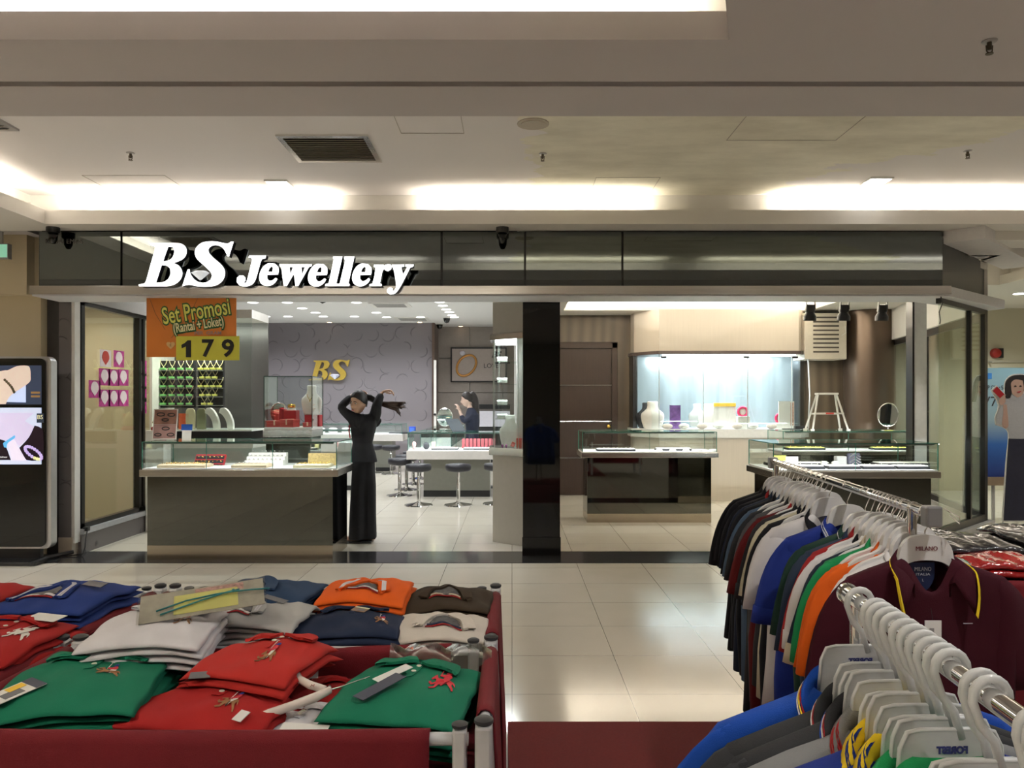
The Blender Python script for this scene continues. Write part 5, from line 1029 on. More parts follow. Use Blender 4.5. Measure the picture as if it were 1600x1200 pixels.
def hair_cap(M, k, back=1.0):
    mb = MB(); rs = []
    for j in range(0, 17):
        ph = .001+PI*.68*j/16; r = []
        for i in range(36):
            th = 2*PI*i/36; x, y, z = math.sin(ph)*math.cos(th), math.sin(ph)*math.sin(th), math.cos(ph)
            lim = .42 if y < -.2 else (.42 if y < .1 else -1)
            if y < 0: zlo = .55-.50*min(1, max(0, (abs(x)-.45)/.45))**1.5
            else: zlo = -.45 if y > .25 else .12-(y/.25)*.57
            zz = max(z, zlo); s_ = math.sqrt(max(0, 1-zz*zz)); q = math.hypot(x, y) or 1
            if zz > z: x, y, z = x/q*s_, y/q*s_, zz
            r.append(M @ (Vector((x*.081, y*.103*(.93 if y < 0 else 1.03), z*.127+.002))*k))
        rs.append(r)
    mb.rings(rs, True); return mbmesh(mb)
YW_ = 8.22
def Wd(px, py, d=0): p = P(px, py, YW_); return Vector((p.x, p.y+d, p.z))
wm = thing('person', 'woman in black trouser suit tying up her flying ponytail beside the front counter', 'person', (PX(567, YW_), YW_, 0))
wm_parts = []
def own(o, root):
    o.parent = root; o.matrix_parent_inverse = T(*(-root.location)); return o
HM = T(*Wd(561.5, 629, -.05)) @ RZ(-.50) @ RX(.20) @ RY(.14)
hs = head_mesh(HM, 1.07)
hc = HM.translation
neck = [(Wd(572, 668, .03), .06), (Wd(573, 655, .03), .05), (Wd(570, 645, .02), .047), (hc+Vector((.03, .03, -.05)), .055)]
sR, eR, wR = Wd(558, 657, -.06), Wd(534, 637, -.10), Wd(553, 615, .03)
sL, eL, wL = Wd(582, 655, .08), Wd(590, 633, -.06), Wd(597, 612, .02)
body = [skin_bm([[(Wd(568, 715), .07), (Wd(568, 690), .07), (Wd(570, 668, .03), .09)], neck, [(Wd(570, 668, .03), .09), (sR, .05), ((sR+eR)/2, .04), (eR, .035), ((eR+wR)/2, .032), (wR, .022)], [(Wd(570, 668, .03), .09), (sL, .05), ((sL+eL)/2, .04), (eL, .035), ((eL+wL)/2, .032), (wL, .022)],
        [(Wd(568, 715), .07), (Wd(561, 740, -.02), .06), (Wd(560, 790, -.02), .055), (Wd(559, 840, -.02), .035)], [(Wd(568, 715), .07), (Wd(576, 740, .03), .06), (Wd(577, 790, .03), .055), (Wd(577, 840, .03), .035)]], 1)]
body += hand_chains(wR+Vector((.0, 0, .0)), (1, .15, .25), (.2, -.3, -1), .7, .16, 1)
body += hand_chains(wL, (.75, 0, .1), (-.3, -.2, -1), 1.0, .16, -1)
for fx, dy in ((558, -.03), (577, .03)):
    f_ = MB().ball((0, 0, 0), 1, 14); bmesh.ops.transform(f_.b, matrix=T(PX(fx, YW_)-.04, YW_+dy, .04) @ Matrix.Diagonal((.11, .042, .035, 1)), verts=f_.b.verts); body.append(mbmesh(f_))
bo = own(fuse(body+[hs], 'body', SKIN, None, .0065, 1), wm)
fb_ = thing('_tmp', None, None)
face_bits(HM, 1.07, fb_)
for ch in list(fb_.children): own(ch, wm)
bpy.data.objects.remove(fb_)
own(fuse([hair_cap(HM, 1.07), skin_bm([[(hc+Vector((.05, .06, .05)), .055), (Wd(578, 620, .05), .042), (Wd(586, 628, .05), .036), (Wd(594, 632, .04), .030)]], 1)], 'hair', HAIR, None, .006, 1), wm)
random.seed(4); pt = MB()
for i in range(34):
    a, b_ = random.uniform(-1, 1), random.uniform(-1, 1); q = [Wd(586, 628, .05), Wd(597, 631+a, .04+b_*.01), Wd(608, 633+a*3, .03+b_*.03), Wd(618+random.uniform(-2, 2), 635+a*6, .02+b_*.05)]
    q.append(Wd(random.uniform(626, 633) if a < .3 else random.uniform(620, 626), 637+a*8+random.uniform(-2, 2) if a < .3 else 645+random.uniform(0, 6), .02+b_*.06)); pt.tube(q, [.022, .024, .021, .016, .004], 6)
own(pt.build('ponytail', HAIRB, None, smooth=True), wm)
# jacket
jk = MB(); loft_rings(jk, [(*Wd(569, 720)[:2], Wd(0, 722)[2], .142, .13), (*Wd(568.5, 712)[:2], Wd(0, 712)[2], .132, .12), (*Wd(566.5, 692)[:2], Wd(0, 692)[2], .106, .10), (*Wd(567, 680)[:2], Wd(0, 680)[2], .122, .115), (*Wd(568, 668, .01)[:2], Wd(0, 668)[2], .135, .13), (*Wd(570.5, 658, .02)[:2], Wd(0, 658)[2], .118, .13), (*Wd(572, 651, .03)[:2], Wd(0, 651)[2], .09, .10), (*Wd(572, 647, .03)[:2], Wd(0, 647)[2], .065, .065)], 32, .03, 1)
sl_ = skin_bm([[(Wd(566, 663, -.01), .085), (sR, .075), ((sR+eR)/2, .062), (eR, .055), ((eR*.45+wR*.55), .047), (eR*.15+wR*.85, .036)], [(Wd(566, 663, -.01), .085), (Wd(575, 660, .04), .08), (sL, .085), ((sL+eL)/2+Vector((.01, 0, 0)), .068), (eL, .058), ((eL+wL)/2, .050), (eL*.12+wL*.88, .042)]], 1)
lump = skin_bm([[(Wd(580, 668, .08), .05), (Wd(588, 658, .10), .05), (Wd(592, 653, .10), .03)]], 1)
own(fuse([mbmesh(jk), sl_, lump], 'jacket', SUIT, None, .010, 2), wm)
tr_ = MB(); zt = lambda y: Wd(0, y)[2]
x_ = lambda px: PX(px, YW_)
loft_rings(tr_, [(x_(559), YW_-.03, .035, .088, .10), (x_(559.5), YW_-.03, .3, .082, .09), (x_(561), YW_-.02, .6, .080, .095), (x_(564), YW_-.01, .82, .090, .10), (x_(568), YW_, zt(712), .118, .112)], 28, .04, 3)
loft_rings(tr_, [(x_(576), YW_+.03, .035, .082, .10), (x_(575.5), YW_+.03, .3, .078, .09), (x_(575), YW_+.03, .6, .080, .095), (x_(572), YW_+.02, .82, .090, .10), (x_(568), YW_, zt(712), .118, .112)], 28, .04, 5)
own(fuse([mbmesh(tr_)], 'trousers', SUIT, None, .012, 2), wm)
own(MB().tube([Wd(548, 664, -.06), Wd(547.5, 673, -.07), Wd(549, 684, -.06)], .008, 6).build('lanyard', mat('lanyard_red', (.35, .01, .03), .5), None), wm)
own(MB().box(x_(546)-.02, x_(582), YW_-.09, YW_+.09, 0, .022).build('shoe_sole', BLACK, None, bevel=.01), wm)
# back woman
YV = 13.15
def Vd(px, py, d=0): p = P(px, py, YV); return Vector((p.x, p.y+d, p.z))
w2 = thing('person', 'woman in navy suit in profile holding something up behind the middle counter', 'person', (PX(736, YV), YV, 0))
HM2 = T(*Vd(729.5, 624.5)) @ RZ(-PI/2+.05) @ RX(.15)
k2_ = 1.08; hc2 = HM2.translation
body = [head_mesh(HM2, k2_), skin_bm([[(Vd(738, 690), .11), (Vd(738, 668), .11), (Vd(738, 648), .09), (Vd(735, 640), .055), (Vd(733, 632), .05)],
        [(Vd(738, 648), .09), (Vd(736, 650, -.12), .05), (Vd(725, 657, -.15), .035), (Vd(718, 641, -.12), .022)], [(Vd(738, 648), .09), (Vd(737, 650, .12), .05), (Vd(726, 660, .12), .035), (Vd(720, 645, .05), .022)],
        [(Vd(738, 690), .11), (Vd(738, 720, -.08), .07), (Vd(738, 760, -.08), .04)], [(Vd(738, 690), .11), (Vd(738, 720, .08), .07), (Vd(738, 760, .08), .04)]], 1)]
body += hand_chains(Vd(718, 641, -.12), (-.35, .2, 1), (-.8, .5, -.3), .8, .16, 1)
body += hand_chains(Vd(720, 645, .05), (-.5, -.4, 1), (-.6, -.6, -.3), .9, .16, -1)
own(fuse(body, 'body', SKIN2, None, .009, 1), w2)
fb_ = thing('_tmp', None, None); face_bits(HM2, k2_, fb_)
for ch in list(fb_.children): own(ch, w2)
bpy.data.objects.remove(fb_)
own(fuse([hair_cap(HM2, k2_), skin_bm([[(hc2+Vector((.06, 0, .08)), .05), (Vd(738.5, 613), .05), (Vd(743, 625), .065), (Vd(744, 645), .065), (Vd(746, 662), .045), (Vd(747, 672), .015)]], 1)], 'hair', HAIR, None, .009, 1), w2)
jk = MB(); loft_rings(jk, [(*Vd(738, 0)[:2], .86, .12, .15), (*Vd(738, 0)[:2], 1.0, .11, .14), (*Vd(738, 0)[:2], 1.15, .125, .16), (*Vd(738, 0)[:2], Vd(0, 648)[2], .12, .17), (*Vd(737, 0)[:2], Vd(0, 642)[2], .09, .13), (*Vd(736, 0)[:2], Vd(0, 637)[2], .06, .06)], 28, .03, 2)
sl_ = skin_bm([[(Vd(738, 652), .08), (Vd(736, 650, -.12), .07), (Vd(730, 656, -.15), .06), (Vd(725, 658, -.15), .055), (Vd(721, 648, -.13), .045)], [(Vd(738, 652), .08), (Vd(737, 650, .12), .07), (Vd(726, 661, .12), .055), (Vd(722, 650, .07), .045)]], 1)
own(fuse([mbmesh(jk), sl_], 'jacket', SUITN, None, .012, 2), w2)
tr_ = MB(); loft_rings(tr_, [(*Vd(738, 0)[:2], .03, .10, .17), (*Vd(738, 0)[:2], .5, .10, .16), (*Vd(738, 0)[:2], .9, .12, .15)], 28, .04, 3); own(fuse([mbmesh(tr_)], 'trousers', SUITN, None, .015, 2), w2)
o = thing('tablet', 'grey tablet tilted on the counter in front of the woman in navy', 'tablet', (PX(718, 12.6), 12.55, 1.02)); MB().box(-.16, .16, -.006, .006, 0, .26, RZ(.9) @ RX(-.7)).build('body', mat('tablet_grey', (.10, .12, .14), .2), o, bevel=.004)
# ================================================================ SHIRT RAILS
def fab(name, col, var=.05): return mat(name, col, .85, var=var, scale=14, bump=.25, bscale=700, spec=.2)
COL = dict(maroon=(.040,.003,.009), orange=(.62,.10,.008), white=(.60,.58,.58), green=(.01,.22,.07), navy=(.010,.016,.035), beige=(.42,.36,.26), black=(.007,.007,.010), red=(.26,.012,.014), slate=(.022,.035,.065), darkgreen=(.012,.035,.025),
    royal=(.012,.028,.20), cream=(.50,.46,.34), charcoal=(.022,.023,.026), steel=(.06,.10,.16), grey=(.07,.07,.075), midgrey=(.16,.165,.17), blue=(.006,.05,.30), deepblue=(.006,.02,.16), shirtgreen=(.015,.26,.09), yellow=(.70,.50,.02), darkred=(.10,.008,.010))
def hang_shirt(name, label, x, y, z, rz, col, collar=None, W=.47, L=.72, seed=0, stripes=None, group=None, sleeve=.24, lean=0, half=False, cuff=None):
    """polo hanging on a hanger; origin at the neck centre, chest faces -Y"""
    random.seed(seed); o = thing(name, label, 'polo shirt', (x, y, z), rz, group)
    m = fab('cloth_'+col, COL[col]); mb = MB(); n = 36; hw = W/2
    prof = [(0, .070, .030), (-.014, .105, .033), (-.030, .155, .034), (-.052, hw*.86, .033), (-.085, hw*.97, .033), (-.14, hw*.98, .036), (-.25, hw*.95, .040), (-.4, hw*.96, .042), (-.55, hw*.98, .044), (-L, hw*1.0, .044)]
    ph = [random.uniform(0, 6) for _ in range(4)]; rs = []
    for z_, rx, ry in prof:
        r = []; f = min(1, -z_/.3)
        for i in range(n):
            a = 2*PI*i/n; ca, sa = math.cos(a), math.sin(a)
            px = rx*abs(ca)**.9*(1 if ca > 0 else -1); py = ry*abs(sa)**.6*(1 if sa > 0 else -1)
            py += f*(.010*math.sin(px*30+ph[0]+z_*4)+.007*math.sin(px*52+ph[1]))
            r.append(Vector((px+.01*f*math.sin(z_*9+ph[2]), py+lean*z_, z_-.085*max(0, -sa)**4*max(0, 1+z_/.3))))
        rs.append(r)
    mb.rings(rs, False)
    mb.build('body', m, o, smooth=True, solid=.003)
    for s_ in (-1, 1):
        sb = MB(); rs = []
        a0 = Vector((s_*hw*.72, 0, -.098)); a1 = Vector((s_*hw*.93, -.004, -.12)); a2 = Vector((s_*(hw*1.02+random.uniform(-.012, .012)), -.008, -.11-sleeve))
        for t in [i/8 for i in range(9)]:
            c_ = a0*(1-t)**2+a1*2*t*(1-t)+a2*t*t; d_ = ((a1-a0)*(1-t)+(a2-a1)*t).normalized(); u = Vector((-d_.z, 0, d_.x)); wd = .056+.028*t
            rs.append([c_+u*math.cos(2*PI*i/18)*wd+Vector((0, 1, 0))*(math.sin(2*PI*i/18)*.026+.006*math.sin(t*6+ph[3]+i)) for i in range(18)])
        sb.rings(rs, False); so = sb.build('sleeve', m, o, smooth=True, solid=.003)
        if cuff:
            cb_ = MB(); cb_.rings([[p+(c__-p)*-.04 for p in r] for r, c__ in ((rs[7], sum(rs[7], Vector())/18), (rs[8], sum(rs[8], Vector())/18))], False); cb_.build('cuff', fab('cloth_'+cuff, COL[cuff]), o, smooth=True, solid=.004)
    # collar ribbon
    cm = fab('cloth_'+(collar or col), COL[collar or col]); cb_ = MB(); rows = []
    def T0(t):
        a = t*PI*.80; return Vector((.074*math.sin(a), .032*math.cos(a)-.012*abs(t)**3, .022-.090*abs(t)**2.2))
    ts = [-.97+1.94*i/32 for i in range(33)]
    top, mid, low = [], [], []
    for t in ts:
        p = T0(t); k_ = abs(t); out_ = Vector((math.sin(t*PI*.8), math.cos(t*PI*.8)*.6, 0)).normalized()
        top.append(p); mid.append(p+out_*.010+Vector((0, -.004*k_, .006)))
        tip = max(0, (k_-.72)/.25); dx = .028*tip*(1 if t > 0 else -1)
        low.append(p+out_*(.020+.020*(1-tip))+Vector((dx*1.3, -.012*k_-.010*tip-.036*math.sin(PI*min(1, max(0, k_-.15)/.85)), -.022-.062*tip)))
    inner = [p+Vector((0, 0, -.035)) for p in top]
    cb_.rings([inner, top, mid, low], False, False); cb_.build('collar', cm, o, smooth=True, solid=.003)
    if stripes:
        for sc, off in stripes:
            q = [low[i].lerp(mid[i], off)+Vector((0, -.003, .0)) for i in range(len(ts))]
            q2 = [low[i].lerp(mid[i], off+.10)+Vector((0, -.003, .0)) for i in range(len(ts))]
            sb = MB(); sb.rings([q, q2], False, False); sb.build('collar_stripe', fab('cloth_'+sc, COL[sc]), o, solid=.006)
    return o
PWH = mat('hanger_plastic_white', (.62, .61, .60), .35, var=.02, coat=.2)
def rail_hanger(x, y, z, rz, label, zr):
    """white plate hanger with a steel wire hook over the rail at height zr"""
    o = thing('clothes_hanger', label, 'hanger', (x, y, z), rz, 'white plate hangers on the far chrome rail')
    pts = catmull([(-.19, -.065), (-.15, -.035), (-.085, -.012), (-.07, .03), (-.045, .058), (0, .066), (.045, .058), (.07, .03), (.085, -.012), (.15, -.035), (.19, -.065), (.185, -.078), (.10, -.045), (.05, -.012), (0, -.004), (-.05, -.012), (-.10, -.045), (-.185, -.078)], 3, 75)
    MB().prism(pts, .014, T(0, -.007, 0)).build('plate', PWH, o, bevel=.003)
    h_ = zr-z; r = .017; w_ = [(0, 0, .05), (0, 0, .075), (.006, 0, .085+(h_-.12)*.4), (r, 0, h_-.018)]+[(r*math.cos(a), 0, h_+r*math.sin(a)) for a in [0, .5, 1, 1.57, 2.1, 2.6, 3.14, 3.5]]
    MB().tube(w_, .0019, 6).build('hook', CHROME, o, smooth=True); return o
RA, RB_ = Vector((1.315, 3.87, 1.2)), Vector((1.125, 2.06, 1.2))
rk = thing('clothes_rail', 'long chrome clothes rail crowded with polo shirts, right of the aisle', 'clothes rail', (1.22, 2.9, 0))
I_ = T(-1.22, -2.9, 0)
def rp(o): o.matrix_parent_inverse = I_; return o
rp(MB().tube([RA, RB_], .016, 16).build('rail', CHROME, rk, smooth='auto'))
for q in (RA, RB_):
    rp(MB().box(q.x-.022, q.x+.022, q.y-.018, q.y+.018, 1.165, 1.222).build('end_block', mat('block_grey', (.30, .30, .31), .3, .6), rk, bevel=.006))
    rp(MB().tube([(q.x, q.y+(.10 if q.y < 3 else -.05), .03), (q.x, q.y+(.10 if q.y < 3 else -.05), 1.2)], .013, 12).build('upright', CHROME, rk, smooth='auto'))
    rp(MB().box(q.x-.15, q.x+.15, q.y-.015+(.10 if q.y < 3 else -.05), q.y+.015+(.10 if q.y < 3 else -.05), .012, .04).build('foot', CHROME, rk, bevel=.004))
rp(MB().tube([(RB_.x+.05, RB_.y+.03, 1.21), (RB_.x+.075, RB_.y, 1.19), (RB_.x+.07, RB_.y-.01, 1.175), (RB_.x+.055, RB_.y+.01, 1.195)], .002, 6).build('wire_clip', CHROME, rk))
def rail_pt(Y, zoff=0): t = (Y-RB_.y)/(RA.y-RB_.y); return RB_.lerp(RA, t)
row = [  # distance, colour, collar, label, length, cuff
 (2.10,'maroon','maroon','maroon polo with yellow collar lines, nearest on the chrome rail',.80,None), (2.24,'orange','orange','orange polo right behind the white one with the grey line',.72,None), (2.17,'white','white','white polo with a grey collar line behind the maroon one',.80,None),
 (2.27,'orange','orange','second orange polo, squeezed between white and green polos',.70,None), (2.30,'green','green','bright green polo among white and navy ones on the rail',.70,None), (2.35,'navy','beige','navy polo with beige collar and cuffs next to the green one',.74,'beige'),
 (2.41,'white','black','white polo with black collar beside the navy one',.80,'white'), (2.46,'red','red','red polo peeking out behind the black collared white one',.72,None), (2.51,'slate','slate','slate blue polo beyond the red one',.80,None), (2.56,'darkgreen','darkgreen','dark green polo with pale trim beside the royal blue one',.82,None),
 (2.74,'royal','royal','royal blue polo with white striped collar in the middle of the rail',.66,'royal'), (2.95,'white','black','white polo with black collar just beyond the royal blue one',.74,None), (3.01,'black','black','black polo between the white and cream ones',.86,None), (3.07,'cream','black','cream polo with dark collar beyond the black one',.74,None),
 (3.14,'charcoal','charcoal','charcoal polo between the cream and the dark red ones',.72,'charcoal'), (3.21,'darkred','red','dark red polo with red collar in the far half of the rail',1.0,None), (3.28,'grey','charcoal','grey polo beyond the dark red one',.84,'grey'), (3.35,'charcoal','grey','charcoal polo with grey collar beyond the grey one',.9,None),
 (3.43,'steel','steel','steel blue polo near the far end of the rail',.80,None), (3.50,'black','black','black polo directly beyond the steel blue one',.8,None), (3.57,'navy','navy','navy polo, fourth from the far end of the rail',.8,None), (3.64,'black','red','black polo with red collar, third from the far end',.72,None),
 (3.70,'black','black','black polo, second from the far end of the rail',.76,None), (3.76,'black','black','black polo at the far end of the rail',.72,None)]
for i, (Y, c_, cc, lb, L_, cuff) in enumerate(row):
    p = rail_pt(Y); random.seed(i*7+3); rz = (.20 if i == 2 else .12+random.uniform(-.06, .06)) if i else .03; zz = 1.075-random.uniform(0, .012)
    st = [('yellow', .02)] if i == 0 else [('white', .1), ('white', .4)] if c_ == 'royal' else [('midgrey', .1)] if i == 2 else [('white', .15)] if c_ == 'darkgreen' else None
    hang_shirt('polo_shirt', lb, p.x, Y, zz, rz, c_, cc, (.52 if Y > 2.7 else .50), L_, i, st, None, .22+random.uniform(0, .04), 0, cuff=cuff)
    rail_hanger(p.x, Y, zz, rz, 'white plate hanger on the far chrome rail', 1.2)
for i, Y in enumerate((2.18, 2.23, 2.275, 2.325, 2.38, 2.435, 3.00, 3.08, 3.15, 3.23, 3.31, 3.39)):
    p = rail_pt(Y); rail_hanger(p.x, Y, 1.085, .12, 'white plate hanger on the far chrome rail', 1.2)
# details of the nearest maroon polo
mp_ = [o for o in C.objects if o.name.startswith('polo_shirt') and o.get('label', '').startswith('maroon')][0]
tk = mat('label_navy', (.012, .02, .07), .6)
o = MB().prism(catmull([(-.034, .0), (.034, .0), (.032, -.045), (.012, -.075), (-.012, -.075), (-.032, -.045)], 3, 70), .002, T(0, .012, -.014)).build('neck_label', tk, mp_); LW = mat('label_lettering', (.45, .45, .5), .6)
text('lettering', 'MILANO', .016, LW, o, T(0, .010, -.032), .001, width=.046); text('lettering', 'ITALIA', .010, LW, o, T(0, .010, -.046), .001, width=.04); text('lettering', 'L', .010, LW, o, T(0, .010, -.062), .001)
pl_ = [o for o in C.objects if o.name.startswith('clothes_hanger')][0]
text('lettering', 'MILANO', .017, mat('hanger_red_ink', (.15, .02, .03), .5), pl_, T(0, -.0085, .028), .001, width=.06)
tgm = thing('price_tag', 'white price tag hanging on the chest of the nearest maroon polo', 'price tag', (mp_.location.x-.012, 2.10-.062, .90))
MB().box(-.022, .022, -.001, .001, -.045, .02).build('card', mat('tag_white', (.7, .7, .68), .5), tgm); MB().box(-.010, .002, -.002, -.001, -.02, .0).build('barcode', mat('tag_grey', (.25, .25, .25), .6), tgm); MB().tube([(0, 0, .015), (0, .01, .05)], .0008, 5).build('string', BLACK, tgm)
o = MB().box(.075, .10, -.052, -.05, -.165, -.163).build('chest_mark', LW, mp_)
# near rail
NA, NB = Vector((.525, 1.20, 1.2)), Vector((.462, .52, 1.2))
r2 = thing('clothes_rail', 'near chrome rail with translucent plastic hangers, running out of the lower right corner', 'clothes rail', (.49, .9, 0)); I2 = T(-.49, -.9, 0)
def rp2(o): o.matrix_parent_inverse = I2; return o
rp2(MB().tube([NA, NB], .0115, 20).build('rail', CHROME, r2, smooth='auto')); dv = (NA-NB).normalized()
rp2(MB().tube([NA+dv*-.004, NA+dv*.004], .0165, 20).build('end_flange', CHROME, r2, smooth='auto')); rp2(MB().tube([NA-dv*.03, NA-dv*.004], .014, 20).build('end_collar', CHROME, r2, smooth='auto'))
rp2(MB().tube([(NA.x-.001, NA.y-.03, .02), (NA.x-.001, NA.y-.03, 1.19)], .009, 12).build('upright', CHROME, r2, smooth='auto')); rp2(MB().tube([(NB.x, NB.y, .02), (NB.x, NB.y, 1.19)], .009, 12).build('upright', CHROME, r2, smooth='auto'))
for q in (NA, NB): rp2(MB().box(q.x-.25, q.x+.25, q.y-.035, q.y-.02, .012, .03).build('foot', CHROME, r2))
m = bpy.data.materials.new('translucent_hanger'); m.use_nodes = True; N = m.node_tree.nodes; L = m.node_tree.links; b = N['Principled BSDF']; MC['translucent_hanger'] = m
nz = N.new('ShaderNodeTexNoise'); nz.inputs['Scale'].default_value = 12; L.new(pick(N, L, nz.outputs[0], (.60, .62, .63), (.74, .75, .75)), b.inputs['Base Color']); b.inputs['Roughness'].default_value = .3; b.inputs['Alpha'].default_value = .78; b.inputs['Subsurface Weight'].default_value = 0
TH = m
def plastic_hanger(x, y, z, rz, label, writing=True):
    """z = height of the plate's top edge; the thick hook goes over the rail at 1.2"""
    o = thing('plastic_hanger', label, 'hanger', (x, y, z), rz, 'translucent hangers on the near rail')
    pts = catmull([(-.062, -.066), (-.058, -.02), (-.050, -.003), (-.035, .0), (.035, .0), (.050, -.003), (.058, -.02), (.062, -.066), (.10, -.085), (.13, -.098), (.13, -.110), (.09, -.100), (.05, -.092), (0, -.086), (-.05, -.092), (-.09, -.100), (-.13, -.110), (-.13, -.098), (-.10, -.085)], 3, 50)
    MB().prism(pts, .004, T(0, -.002, 0)).build('plate', TH, o, bevel=.0012)
    rim = [(-.062, 0, -.066), (-.058, 0, -.02), (-.050, 0, -.003), (-.035, 0, .0), (.035, 0, .0), (.050, 0, -.003), (.058, 0, -.02), (.062, 0, -.066)]
    MB().tube(rim, .0028, 6).build('rim', TH, o, smooth=True)
    h_ = 1.2-z; r = .019; w_ = [(.012, 0, -.01), (.004, 0, .02), (-.010, 0, h_*.55), (-r, 0, h_-.004)]+[(r*math.cos(a), 0, h_+r*math.sin(a)) for a in [PI-.4*i for i in range(1, 9)]]
    hk = MB(); hk.tube(w_, .0048, 8); hk.build('hook', TH, o, smooth=True)
    if writing: text('lettering', 'FOREST', .011, mat('hanger_blue_ink', (.03, .035, .16), .5), o, T(.0, -.0035, -.022) @ Matrix.Diagonal((-1, 1, 1, 1)), .0006, width=.036, bold=.0006)
    return o
near = [(1.14, 'blue', 'blue', [('white', .0), ('yellow', .13), ('red', .26)], 'bright blue polo with red, yellow and white collar stripes, farthest on the near rail'), (1.07, 'charcoal', 'charcoal', [('red', .1), ('white', .0)], 'charcoal polo with red and white collar edge behind the other charcoal one'), (1.03, 'charcoal', 'charcoal', [('blue', .0), ('white', .12), ('red', .24)], 'charcoal polo with red, white and blue collar edge, nearer one'),
        (.99, 'midgrey', 'midgrey', [('red', .05), ('red', .18), ('red', .5), ('red', .62)], 'grey polo with maroon striped collar on the near rail'), (.945, 'deepblue', 'yellow', [('deepblue', .30), ('deepblue', .42), ('deepblue', .8)], 'dark blue polo with yellow and blue striped collar, farther one'), (.905, 'deepblue', 'yellow', [('deepblue', .35), ('deepblue', .48), ('deepblue', .8)], 'dark blue polo with yellow and blue striped collar, nearer one'),
        (.862, 'shirtgreen', 'shirtgreen', None, 'green polo, farther of the two at the bottom right'), (.828, 'shirtgreen', 'shirtgreen', None, 'green polo, nearer of the two at the bottom right')]
for i, (Y, c_, cc, st, lb) in enumerate(near):
    t = (Y-NB.y)/(NA.y-NB.y); x = NB.lerp(NA, t).x
    hang_shirt('polo_shirt', lb, x, Y, 1.075, .06, c_, cc, .50, .7, 40+i, st, None, .2)
for i, Y in enumerate((1.15, 1.085, 1.065, 1.04, 1.015, .985, .96, .935, .91, .885, .865, .80, .78)):
    t = (Y-NB.y)/(NA.y-NB.y); x = NB.lerp(NA, t).x
    plastic_hanger(x, Y, 1.135-.004*(i % 3), .04, 'translucent plastic hanger with blue FOREST print on the near rail')
for i, Y in enumerate((.70, .685)):
    t = (Y-NB.y)/(NA.y-NB.y); plastic_hanger(NB.lerp(NA, t).x, Y, 1.12, .05, 'translucent plastic hanger with blue FOREST print on the near rail')
# bin at the right edge with bagged clothes
# ================================================================ CLOTHING BINS
BINRED = mat('bin_red_cloth', (.125, .004, .009), .8, var=.08, scale=6, bump=.3, bscale=500, spec=.3)
PIPE = mat('bin_pipe_grey', (.42, .43, .45), .4, var=.06); CAP = mat('bin_cap_black', (.02, .02, .022), .5); POST = mat('bin_post_silver', (.48, .48, .50), .35, .4, var=.1, scale=20)
RIM = .842
def drape_panel(name, a, b_, ztop, zbot, parent, sag=.012, y_off=0, th=.004, roll=.018, org=Vector((0, 0, 0))):
    """cloth stretched along a pipe from a to b: rolled over the top, slightly wavy below"""
    a, b_ = Vector(a), Vector(b_); d = (b_-a); n_ = Vector((-d.y, d.x, 0)).normalized(); rs = []
    for i in range(25):
        t = i/24; p = a+d*t; s_ = sag*math.sin(PI*t); col = []
        for k in range(9):
            an = -PI*.1+PI*1.1*k/8; col.append(p+n_*math.cos(an)*roll+Vector((0, 0, ztop-s_+math.sin(an)*roll)))
        for k in range(1, 9):
            z = ztop-s_-(ztop-zbot)*k/8; col.append(p-n_*(roll+.006*math.sin(t*19+k)*k/8+.004*math.sin(t*47))+Vector((0, 0, z)))
        rs.append([q-org for q in col])
    o = MB().rings(rs, False, False).build(name, BINRED, parent, smooth=True, solid=th); return o
